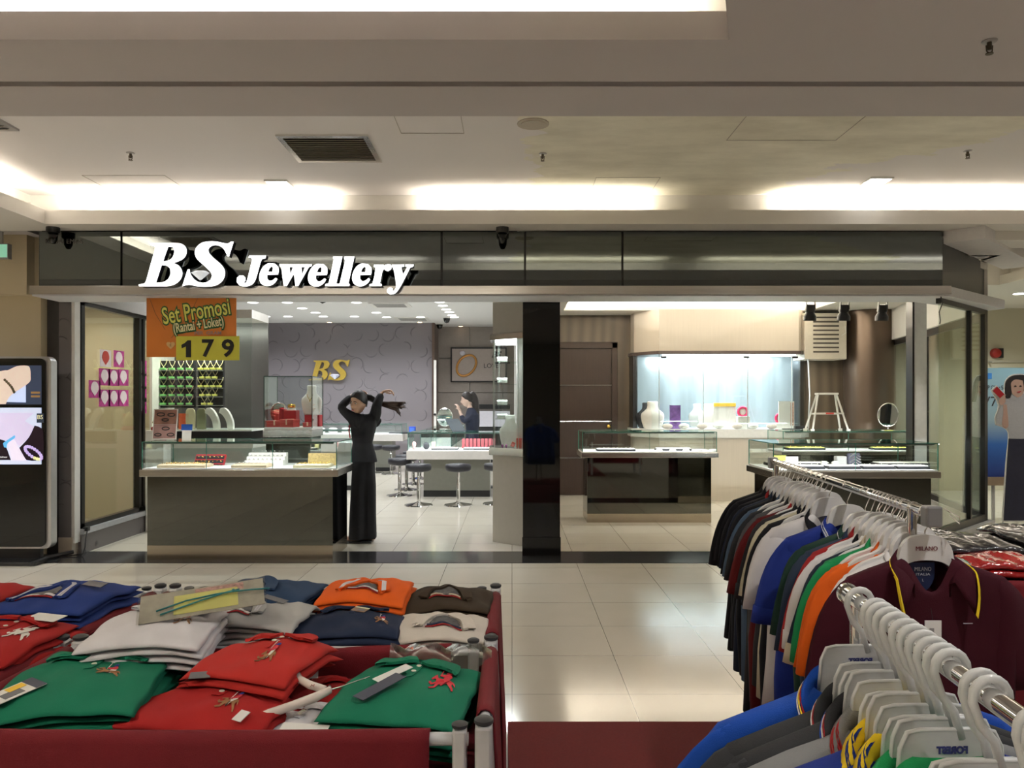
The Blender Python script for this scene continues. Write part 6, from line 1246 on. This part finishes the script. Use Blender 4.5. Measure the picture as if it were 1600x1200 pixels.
def bin_unit(label, x0, x1, ys, name='clothing_bin'):
    o = thing(name, label, 'clothing bin', ((x0+x1)/2, (ys[0]+ys[-1])/2, 0)); O = Vector(o.location)
    def B(mb, nm, m, **k): 
        q = mb.build(nm, m, o, **k); q.matrix_parent_inverse = T(*(-O)); return q
    for y in ys:
        e0 = .0
        B(MB().tube([(x0+.03, y, RIM), (x1-.03, y, RIM)], .0125, 12), 'cross_pipe', PIPE, smooth='auto')
        drape_panel('cloth_panel', (x0+.05, y, 0), (x1-(.105 if y > ys[0] else .105), y, 0), RIM, RIM-.16 if y != ys[0] else .30, o, .010 if y != ys[0] else .004, org=O)
    for x in (x0, x1):
        for i, y in enumerate(ys):
            yy = y+.0
            B(MB().box(x-.017, x+.017, yy-.020, yy+.020, .02, RIM+.030), 'post', POST, bevel=.006)
            B(MB().lathe([(.016, 0), (.019, .003), (.019, .009), (.012, .013)], c=(x, yy, RIM+.030), n=16), 'post_cap', CAP, smooth='auto')
            sx = -1 if x == x1 else 1
            B(MB().box(x+sx*.047-.014, x+sx*.047+.014, yy-.016, yy+.016, RIM-.12, RIM+.022), 'bracket', POST, bevel=.005)
            B(MB().lathe([(.013, 0), (.016, .003), (.016, .008), (.01, .011)], c=(x+sx*.047, yy, RIM+.022), n=14), 'bracket_cap', CAP, smooth='auto')
        for y0, y1 in zip(ys, ys[1:]):
            B(MB().tube([(x, y0+.02, RIM+.012), (x, y1-.02, RIM+.012)], .0125, 12), 'side_pipe', PIPE, smooth='auto')
            rs = []
            for i in range(13):
                t = i/12; y = y0+.07+(y1-y0-.13)*t; sx = 1 if x == x1 else -1; col = []
                for k in range(8): an = PI*1.25-PI*1.35*k/7; col.append(Vector((x+sx*math.cos(an)*.018, y, RIM+.012+math.sin(an)*.018)))
                for k in range(1, 8): col.append(Vector((x+sx*(.018+.012*math.sin(t*9+k*.7)*k/7+.02*k/7), y+(t-.5)*.06*k/7, RIM-.62*k/7)))
                rs.append([q-O for q in col])
            q = MB().rings(rs, False, False).build('side_cloth', BINRED, o, smooth=True, solid=.004)
    B(MB().box(x0+.02, x1-.02, ys[0]+.02, ys[-1]-.02, .56, .575), 'bin_floor', BINRED)
    B(MB().box(x0+.01, x1-.01, ys[-1]-.006, ys[-1]+.002, .25, RIM-.1), 'rear_cloth', BINRED)
    return o
YS = [1.50, 2.03, 2.60]
bin_unit('red cloth bin on grey pipes filled with folded polos, left of the aisle', -1.14, -.055, YS)
bin_unit('second red cloth bin cut off by the left edge, joined to the first', -2.30, -1.19, YS)
# ---- folded polos
def surf_fn(w_, d_, seed, crown):
    random.seed(seed); a, b_, c_, e_ = [random.uniform(0, 6) for _ in range(4)]
    def f(u, v): return crown*(1-.55*u*u-.75*v*v)-crown+.0035*math.sin(u*3+a+v*2)+.0025*math.sin(v*5+b_-u*2)+.002*math.sin(u*7+c_)*math.cos(v*6+e_)
    return f
def fold_mesh(w_, d_, t, fn, seed, wr=1.0, top=False):
    random.seed(seed+99); n = 22; e_ = random.uniform(0, 6); jx, jy = random.uniform(-.006, .006), random.uniform(-.006, .006)
    us = [math.sin((i/n-.5)*PI)*.5+(i/n-.5) for i in range(n+1)]
    def shp(u, v):
        q = (max(0, 1-abs(u)**8)**.5)*(max(0, 1-abs(v)**8)**.5); return q
    ex = random.uniform(.97, 1.03); ey = random.uniform(.97, 1.03)
    def pos(u, v, s_):
        k = 1-.06*max(0, v)-.02*v*v if top else 1
        edge = 1+.012*math.sin(v*9+e_)+.010*math.sin(u*8+e_*2)
        z = fn(u, v)+s_*t/2*(shp(u, v)*.92+.08)
        if top and s_ > 0: z += wr*.0022*math.sin(u*13+v*5+e_)*shp(u, v)+wr*.003*math.exp(-((u*.7+v*.7-.1)**2)/.01)
        return Vector((u*w_/2*ex*k*edge+jx, v*d_/2*ey*edge+jy, z+t/2))
    b = bmesh.new(); g = {}
    for s_ in (1, -1):
        for i, u in enumerate(us):
            for j, v in enumerate(us):
                ed = i in (0, n) or j in (0, n)
                if s_ == -1 and ed: g[s_, i, j] = g[1, i, j]; continue
                g[s_, i, j] = b.verts.new(pos(u, v, s_ if not ed else 0))
    for s_ in (1, -1):
        for i in range(n):
            for j in range(n):
                q = [g[s_, i, j], g[s_, i+1, j], g[s_, i+1, j+1], g[s_, i, j+1]]; b.faces.new(q if s_ > 0 else q[::-1])
    me = bpy.data.meshes.new('fold'); b.to_mesh(me); b.free()
    def topz(x, y):
        u, v = max(-.98, min(.98, (x-jx)/(w_/2*ex))), max(-.98, min(.98, (y-jy)/(d_/2*ey))); return pos(u, v, 1).z
    return me, topz
def drape(name, pts, topz, off, m, parent, th=.0016, sm=True, sub=2, bev=0):
    """flat outline laid onto the shirt's top surface"""
    q = catmull(pts, 3, 55) if sm else pts
    b = bmesh.new(); tri = tessellate_polygon([[Vector((x, y, 0)) for x, y in q]]); vs_ = [b.verts.new((x, y, 0)) for x, y in q]
    for f in tri:
        try: b.faces.new([vs_[i] for i in f])
        except ValueError: pass
    if sub: bmesh.ops.subdivide_edges(b, edges=b.edges[:], cuts=sub, use_grid_fill=True)
    for v in b.verts: v.co.z = topz(v.co.x, v.co.y)+off
    bmesh.ops.recalc_face_normals(b, faces=b.faces)
    me = bpy.data.meshes.new(name); b.to_mesh(me); b.free()
    o = link(name, me, m, parent); md = o.modifiers.new('solid', 'SOLIDIFY'); md.thickness = th; md.offset = 1 if (len(me.polygons) and me.polygons[0].normal.z > 0) else -1
    return o
BR = mat('thread_brown', (.22, .10, .035), .8, var=.1); BRD = mat('thread_dark', (.03, .02, .015), .8); THW = mat('thread_white', (.62, .60, .55), .8); THR = mat('thread_red', (.45, .015, .03), .8); THB = mat('thread_blue', (.02, .03, .22), .8)
def emblem(par, topz, cx, cy, s, mono=None, mir=1, rot=0):
    """stitched rider swinging a mallet from a galloping horse"""
    ca, sa = math.cos(rot), math.sin(rot)
    R_ = lambda pts: [(cx+1.35*s*(mir*x*ca-y*sa), cy+(3.4 if mono else 3.0)*s*(mir*x*sa+y*ca)) for x, y in pts]
    k = lambda m: mono or m
    parts = [('horse', [(-.98,.26),(-.93,.34),(-.80,.50),(-.70,.56),(-.66,.47),(-.48,.27),(-.1,.2),(.35,.24),(.62,.17),(.82,.0),(1.0,-.28),(.86,-.16),(.66,-.02),(.70,-.2),(.92,-.40),(1.02,-.56),(.92,-.58),(.80,-.46),(.52,-.26),(.35,-.12),(0,-.17),(-.2,-.2),(-.30,-.45),(-.62,-.54),(-.72,-.48),(-.62,-.42),(-.44,-.35),(-.45,-.12),(-.72,-.22),(-.98,-.06),(-1.0,.06),(-.9,.06),(-.72,-.08),(-.52,.02),(-.60,.2),(-.72,.26),(-.86,.20)], BR, .0),
             ('rider_trousers', [(-.1, .35), (.3, .38), (.32, .15), (.2, -.05), (.1, -.32), (-.02, -.3), (.06, .02), (-.1, .15)], THW, .0012), ('boot', [(.02, -.02), (.16, -.02), (.12, -.34), (-.02, -.32)], BRD, .0016),
             ('rider_jersey', [(-.42, .42), (-.1, .38), (.25, .34), (.3, .6), (.12, .8), (-.08, .8), (-.2, .62), (-.5, .55)], THR if not (mono) else mono, .0014), ('rider_cap', [(-.22, .80), (-.18, 1.02), (.05, 1.08), (.14, .88), (-.02, .80)], THB, .0018)]
    root = None
    for nm, pts, m, dz in parts:
        if nm in ('boot',) and mono: continue
        drape('emblem_'+nm, R_(pts), topz, .0016+dz*.5, k(m), par, .0008, False, 0)
    p = R_([(-.45, .45), (-.62, 1.35)]); q = R_([(-.75, 1.38), (-.48, 1.34)])
    mb = MB(); mb.tube([(*p[0], topz(*p[0])+.002), (*p[1], topz(*p[1])+.002)], s*.05, 5); mb.tube([(*q[0], topz(*q[0])+.002), (*q[1], topz(*q[1])+.002)], s*.05, 5)
    mb.build('emblem_mallet', k(THW), par)
def fcol(c): return fab('cloth_'+c, COL[c])
COL.update(kelly=(.006,.135,.075), fred=(.30,.012,.012), fred2=(.38,.022,.018), fwhite=(.60,.59,.62), fwhite2=(.52,.48,.43), lightgrey=(.40,.40,.39), forange=(.66,.105,.012), fnavy=(.012,.020,.048), brown=(.040,.028,.018), bluegrey=(.020,.045,.10), fblue=(.014,.035,.17), wine=(.13,.008,.018), dgreen=(.01,.07,.03), patch=(.03,.03,.035))
def folded_stack(kind, x, y, ztop, w_, d_, rot, n, col, label, style, seed, t=.017, crown=.022, accent=None, opts=None):
    fn = surf_fn(w_, d_, seed, crown); m = fcol(col); opts = opts or {}; grp = label.split(',')[0]
    zb = ztop-t*n; top = None
    for i in range(n):
        last = i == n-1; random.seed(seed*31+i)
        dx, dy, dr = (0, 0, 0) if last else (random.uniform(-.006, .006), random.uniform(-.006, .006), random.uniform(-.035, .035))
        me, topz = fold_mesh(w_*(1 if last else random.uniform(.97, 1.02)), d_*(1 if last else random.uniform(.97, 1.02)), t*1.04, fn, seed+i, opts.get('wr', 1.0), last)
        if last:
            o = thing('folded_polo', label, 'polo shirt', (x, y, zb+i*t), rot); link('cloth', me, m, o, smooth=True)
        else:
            o = link('folded_polo', me, m, None, smooth=True, loc=(x+dx, y+dy, zb+i*t), rot=(0, 0, rot+dr)); tag(o, 'folded %s shirt under the top one, %s' % (kind, opts.get('where', '')), 'polo shirt', 'lower shirts of the %s stack, %s' % (kind, opts.get('where', '')))
        top = o
    hw, hd = w_/2, d_/2
    U = lambda pts: [(a*hw, b_*hd) for a, b_ in pts]
    cm = fcol(opts.get('collar', col))
    if style == 'polo':
        for s_ in (-1, 1):
            mb_ = drape('collar', U([(s_*.02, .62), (s_*.16, .90), (s_*.42, .94), (s_*.62, .72), (s_*.66, .42), (s_*.36, .46)]), topz, .006, cm, top, .007, True, 2)
        drape('collar_band', U([(-.20, .86), (.20, .86), (.10, .95), (-.10, .95)]), topz, .003, cm, top, .004, True, 1)
        drape('placket', U([(-.055, .68), (.055, .68), (.05, .06), (-.05, .06)]), topz, .0008, cm, top, .0012, False, 3)
        for v in (.56, .30):
            zz = topz(0, v*hd); MB().lathe([(.0058, 0), (.0062, .0015), (.005, .0025), (.002, .002)], c=(0, v*hd, zz+.002), n=14).build('button', mat('button_pearl', (.55, .55, .45), .3), top, smooth='auto')
        if opts.get('emblem', 1): emblem(top, topz, opts.get('ex', .48)*hw, opts.get('ey', .05)*hd, opts.get('es', .019), opts.get('mono'), opts.get('mir', 1), opts.get('er', 0))
    elif style == 'neck':
        ox = opts.get('nx', 0)
        drape('neck_label', U([(ox-.30, -.42), (ox-.16, -.02), (ox, .12), (ox+.16, -.02), (ox+.30, -.42), (ox, -.50)]), topz, .0025, mat('neck_patch', (.06, .06, .065), .6, var=.4, scale=90), top, .002, True, 2)
        for s_ in (-1, 1):
            drape('collar', U([(ox+s_*.0, .30), (ox+s_*.0, .10), (ox+s_*.28, -.22), (ox+s_*.40, -.62), (ox+s_*.62, -.55), (ox+s_*.50, -.05), (ox+s_*.25, .25)]), topz, .004, cm, top, .006, True, 2)
            if accent:
                for kk, (a, w2_) in enumerate(((.0, .035), (.085, .035)) if len(accent) == 1 else ((0, .035), (.07, .03), (.13, .02))):
                    drape('collar_stripe', U([(ox+s_*(.44+a*.6), -.60), (ox+s_*(.44+a*.6+w2_), -.585), (ox+s_*(.34+a*.6+w2_), -.02), (ox+s_*(.20+a*.5+w2_), .16), (ox+s_*(.20+a*.5), .14), (ox+s_*(.34+a*.6), -.04)]), topz, .0105, fcol(accent[kk % len(accent)]), top, .001, False, 2)
        drape('inner_neck_tape', U([(ox-.34, -.50), (ox, -.36), (ox+.34, -.50), (ox+.34, -.56), (ox, -.43), (ox-.34, -.56)]), topz, .0035, fcol(opts.get('tape', 'white')), top, .0015, True, 2)
        drape('inner_neck_tape', U([(ox-.36, -.60), (ox, -.47), (ox+.36, -.60), (ox+.36, -.64), (ox, -.52), (ox-.36, -.64)]), topz, .0035, fcol('red'), top, .0015, True, 2)
    return top, topz, zb
def sw(c, wh): return wh
S_ = folded_stack
W_ = lambda s_: dict(where=s_)
g1, tz1, _ = S_('green', -.955, 1.72, .895, .33, .36, .18, 6, 'kelly', 'kelly green polo with rider emblem, top of the front left stack', 'polo', 11, opts=dict(where='front left', emblem=1, ex=.30, ey=.0, es=.020))
S_('white', -.90, 1.97, .945, .30, .32, .10, 4, 'fwhite', 'white polo with rider emblem, top of the stack behind the green one', 'polo', 12, .018, opts=dict(where='behind the front left green one', ex=.42, ey=-.15, es=.018))
S_('red', -1.32, 1.95, .915, .30, .34, .0, 3, 'fred', 'red polo with white rider emblem at the left edge', 'polo', 13, opts=dict(where='at the left edge', mono=THW, ex=.5, ey=-.05, es=.022))
g2, tz2, _ = S_('bright red', -.64, 1.645, .865, .34, .22, -.18, 5, 'fred', 'red polo with rider emblem, lower front one in the middle left', 'polo', 14, opts=dict(where='front middle left', ex=.30, ey=-.2, es=.019))
S_('bright red', -.585, 1.82, .915, .27, .28, -.22, 3, 'fred2', 'bright red polo with rider emblem, upper one of the middle stack', 'polo', 15, opts=dict(where='middle of the front row', ex=.2, ey=-.25, es=.019))
S_('dark red', -.405, 1.84, .80, .28, .28, .05, 3, 'fred', 'darker red polo with small emblem, sunk between the red and green stacks', 'polo', 16, opts=dict(where='between the red and green stacks', ex=.55, ey=-.1, es=.014))
g3, tz3, _ = S_('white', -.46, 1.63, .825, .28, .22, .0, 2, 'fwhite', 'white polo under the clear hanger in the front row', 'polo', 17, opts=dict(where='under the clear hanger', ex=.75, ey=-.35, es=.012))
g4, tz4, _ = S_('green', -.235, 1.72, .875, .30, .34, -.16, 5, 'kelly', 'green polo with solid red rider emblem, top of the front right stack', 'polo', 18, opts=dict(where='front right', mono=THR, ex=.55, ey=.0, es=.024))
# rear row
S_('royal blue', -1.345, 2.32, .935, .30, .34, -.05, 7, 'fblue', 'blue polo with white striped collar, top of the rear left stack', 'neck', 21, accent=['fwhite'], opts=dict(where='rear left', nx=-.2))
S_('red', -1.66, 2.35, .925, .28, .32, 0, 5, 'fred', 'red polo at the far left edge, beyond the blue stack', 'neck', 22, opts=dict(where='far left edge'))
S_('wine red', -.985, 2.42, .895, .26, .28, -.1, 3, 'wine', 'wine red polo with black collar behind the bagged yellow card', 'neck', 23, accent=['black'], opts=dict(where='behind the yellow card', nx=.1, collar='black'))
S_('dark green', -1.0, 2.17, .87, .28, .20, -.08, 2, 'dgreen', 'dark green polo with white collar stripes under the white stack', 'neck', 24, accent=['fwhite'], opts=dict(where='beside the white stack', nx=.45))
S_('blue grey', -.76, 2.42, .925, .29, .28, -.12, 6, 'bluegrey', 'blue grey polo, top of the rear stack behind the pale grey one', 'neck', 25, opts=dict(where='rear middle left', nx=-.3))
S_('pale grey', -.70, 2.18, .92, .25, .24, -.12, 5, 'lightgrey', 'pale grey polo with dark tag, in front of the blue grey stack', 'neck', 26, accent=['fwhite'], opts=dict(where='in front of the blue grey one', nx=-.45))
S_('orange', -.455, 2.43, .925, .27, .28, -.03, 5, 'forange', 'orange polo with white striped collar, top of the rear stack', 'neck', 27, accent=['fwhite', 'fwhite', 'fwhite'], opts=dict(where='rear middle'))
S_('navy', -.455, 2.17, .895, .30, .23, .0, 4, 'fnavy', 'navy polo with open striped neck in front of the orange one', 'polo', 28, opts=dict(where='in front of the orange one', ex=.62, ey=-.3, es=.015))
S_('brown', -.195, 2.44, .90, .27, .27, -.05, 4, 'brown', 'brown polo with tan neck tape in the rear right corner', 'neck', 29, opts=dict(where='rear right corner', nx=-.05, tape='beige'))
S_('cream', -.205, 2.18, .885, .28, .25, -.05, 3, 'fwhite2', 'cream polo with dark neck label in front of the brown one', 'neck', 30, opts=dict(where='in front of the brown one', nx=.15, collar='fwhite2', tape='fnavy'))
# red crest on the cream one etc. is too small to part; tags
TW = mat('swing_tag_white', (.62, .62, .60), .5); TN = mat('swing_tag_navy', (.025, .03, .055), .5); TG = mat('swing_tag_grey', (.09, .09, .10), .5); TY = mat('swing_tag_yellow', (.70, .45, .02), .5)
def swing_tag(label, x, y, z, w_, h_, rz, m, bar=None, tilt=(.0, .0), stringto=None):
    o = thing('swing_tag', label, 'price tag', (x, y, z), rz); M = RX(tilt[0]) @ RY(tilt[1])
    MB().box(-w_/2, w_/2, -h_/2, h_/2, 0, .0012, M).build('card', m, o)
    if bar: MB().box(-w_/2, w_/2, h_*.28, h_*.5, .0012, .0018, M).build('coloured_band', bar, o); MB().box(-w_*.1, w_*.35, -h_*.3, h_*.1, .0012, .0018, M).build('barcode', TG, o)
    return o
swing_tag('large white price tag with navy band on the front left green polo', -1.035, 1.60, .897, .055, .10, -.5, TW, TN, (.12, .06))
MB().box(-.022, -.002, -.01, .025, .0018, .0024, RX(.12) @ RY(.06)).build('yellow_sticker', TY, [o for o in C.objects if o.name.startswith('swing_tag')][-1])
swing_tag('small white tag at the right side of the red stack', -.545, 1.545, .868, .022, .030, -.4, TW, None, (.3, .1))
swing_tag('grey tag lying on the red polo collar', -.69, 1.70, .895, .045, .026, .2, TG, None, (.2, 0))
swing_tag('white tag on the red polo at the left edge', -1.25, 2.06, .922, .10, .045, -.3, TW, None, (.1, 0))
swing_tag('long grey tag on the blue polo of the rear left stack', -1.27, 2.34, .945, .085, .028, -.45, TG, None, (.25, 0))
swing_tag('dark tag on the pale grey polo', -.685, 2.22, .930, .085, .022, -.5, TG, None, (.15, .1))
swing_tag('navy tag lying across the green polo with the red rider', -.285, 1.66, .885, .036, .12, -.72, TN, None, (.15, 0)); swing_tag('white tag under the navy one on the right green polo', -.27, 1.74, .885, .030, .09, -.85, TW, None, (.15, 0))
swing_tag('white price tag with black and yellow ends below the clear hanger', -.425, 1.565, .832, .10, .035, -.15, TW, None, (.25, 0)); q = C.objects['swing_tag.009'] if 'swing_tag.009' in C.objects else None
if q: MB().box(-.05, -.03, -.0175, .0175, .0012, .002, RX(.25)).build('black_band', BLACK, q); MB().box(-.035, -.02, -.0175, .0175, .0022, .0028, RX(.25)).build('yellow_band', TY, q); MB().box(-.005, .015, -.01, .012, .0012, .002, RX(.25)).build('barcode', TG, q)
swing_tag('white tag beside the red middle polo', -.50, 1.88, .832, .05, .025, .2, TW, None, (.5, 0))
swing_tag('brown and green tag on the navy polo', -.435, 2.20, .905, .05, .028, -.5, mat('swing_tag_brown', (.16, .09, .05), .5), mat('swing_tag_pale', (.55, .6, .4), .5), (.15, 0))
# clear hanger lying on white shirt
h_ = thing('clear_hanger', 'milky clear plastic hanger lying on the white polo in the front row', 'hanger', (-.455, 1.66, .845), 0)
HC = mat('milky_plastic', (.60, .52, .47), .2, coat=.6, var=.03)
MB().tube([(-.075, -.075, .0), (-.05, -.06, .006), (-.01, -.035, .012), (.03, -.005, .018), (.055, .02, .024), (.052, .035, .026)], [0.0094, 0.0101, 0.0101, 0.0108, 0.0086, 0.0043], 8).build('lower_arm', HC, h_, smooth=True)
MB().tube([(.045, .025, .024), (.01, .035, .03), (-.02, .055, .036), (-.035, .085, .04), (-.042, .11, .044)], [0.0086, 0.0094, 0.0086, 0.0072, 0.0043], 8).build('upper_arm', HC, h_, smooth=True)
MB().tube([(.05, .02, .024), (.08, .025, .03), (.11, .045, .035), (.135, .065, .038)], .0018, 6).build('hook', CHROME, h_, smooth=True)
text('lettering', 'M', .012, mat('ink_redbrown', (.2, .03, .03), .5), h_, T(.02, .015, .036) @ RX(-PI/2+.3), .0006)
# plastic pouch with yellow card and green cord
PLC = glass('pouch_plastic', (.93, .93, .92), 1.0, .1)
p_ = thing('card_pouch', 'clear plastic pouch with a yellow card tied by green cord', 'pouch', (-.80, 1.99, .985), -.0); M = RZ(.38) @ RX(.50) @ RY(-.10)
MB().box(-.15, .15, -.05, .05, 0, .0015, M).build('back_sheet', mat('pouch_card_grey', (.42, .40, .34), .4, var=.2, scale=30), p_); MB().box(-.155, .155, -.054, .054, .004, .005, M).build('plastic_sleeve', PLC, p_)
MB().box(-.07, .085, -.038, .030, .0018, .003, M).build('yellow_card', mat('card_yellow', (.72, .70, .22), .5, var=.04), p_); MB().box(-.02, .10, .022, .045, .0019, .0026, M).build('pink_print', mat('print_pink', (.50, .28, .26), .5, var=.5, scale=120), p_)
GC = mat('cord_green', (.01, .16, .17), .5)
MB().tube([M @ Vector(v) for v in ((-.11, -.02, .008), (-.04, .0, .009), (.03, .006, .010), (.07, .004, .012), (.12, .0, .012), (.165, -.004, .01))], .0022, 6).build('cord', GC, p_, smooth=True); MB().tube([M @ Vector(v) for v in ((-.10, -.035, .008), (-.02, -.012, .009), (.06, .008, .010), (.09, .008, .013))], .0022, 6).build('cord', GC, p_, smooth=True)
MB().ball(M @ Vector((.075, .005, .014)), .005, 8).build('knot', GC, p_, smooth=True)
# clear bag corner behind the right green stack
tag(MB().rings([[Vector((x, y+.002*math.sin(x*90), z+.012*math.sin(x*60+y*40)+.008*math.sin(y*90))) for x in [-.30+.25*i/20 for i in range(21)]] for y, z in ((1.86, .86), (1.90, .885), (1.94, .885), (1.98, .86))], False, False).build('plastic_bag', glass('bag_plastic', (.75, .75, .76), 3.5, .15), None, smooth=True), 'crumpled clear plastic bag behind the right green stack', 'bag')
# white oval sticker on side cloth
tag(MB().rings([[Vector((-.012, 1.60+.022*math.cos(a), .72+.09*math.sin(a))) for a in [2*PI*i/20 for i in range(20)]], [Vector((-.009, 1.60+.022*math.cos(a), .72+.09*math.sin(a))) for a in [2*PI*i/20 for i in range(20)]]]).build('side_sticker', TW, None), 'white oval sticker on the right side cloth of the bin', 'sticker')
# right hand bin with bagged shirts
bin_unit('red cloth bin with bagged dark clothes at the right edge behind the rail', 1.62, 2.6, [2.75, 3.5], 'clothing_bin')
BAG = mat('bagged_black', (.014, .013, .016), .16, var=.4, scale=30, bump=.9, bscale=40, coat=1.0); BAGR = mat('bagged_red', (.32, .012, .012), .2, var=.2, bump=.9, bscale=40, coat=1.0); BAGC = mat('bagged_check', (.10, .14, .13), .2, var=.6, scale=60, bump=.6, bscale=40, coat=1.0)
for i, (x, y, zt_, n, m, s_) in enumerate(((1.82, 3.1, .965, 5, BAG, 'black bagged shirt stack nearest the rail'), (2.15, 3.15, .985, 5, BAG, 'black bagged shirt stack farther right'), (1.80, 2.88, .93, 2, BAGR, 'red bagged shirts in front of the black ones'), (2.10, 2.85, .90, 2, BAGC, 'checked bagged shirts at the right edge'))):
    fn = surf_fn(.3, .3, 60+i, .02)
    for k in range(n):
        me, _z = fold_mesh(.30, .34 if i < 2 else .2, .03, fn, 60+i*9+k, 2, k == n-1); tag(link('bagged_shirt', me, m, None, smooth=True, loc=(x, y, zt_-.03*(n-k)), rot=(0, 0, .05*math.sin(k*3+i))), s_, 'bagged shirt', s_+' stack')
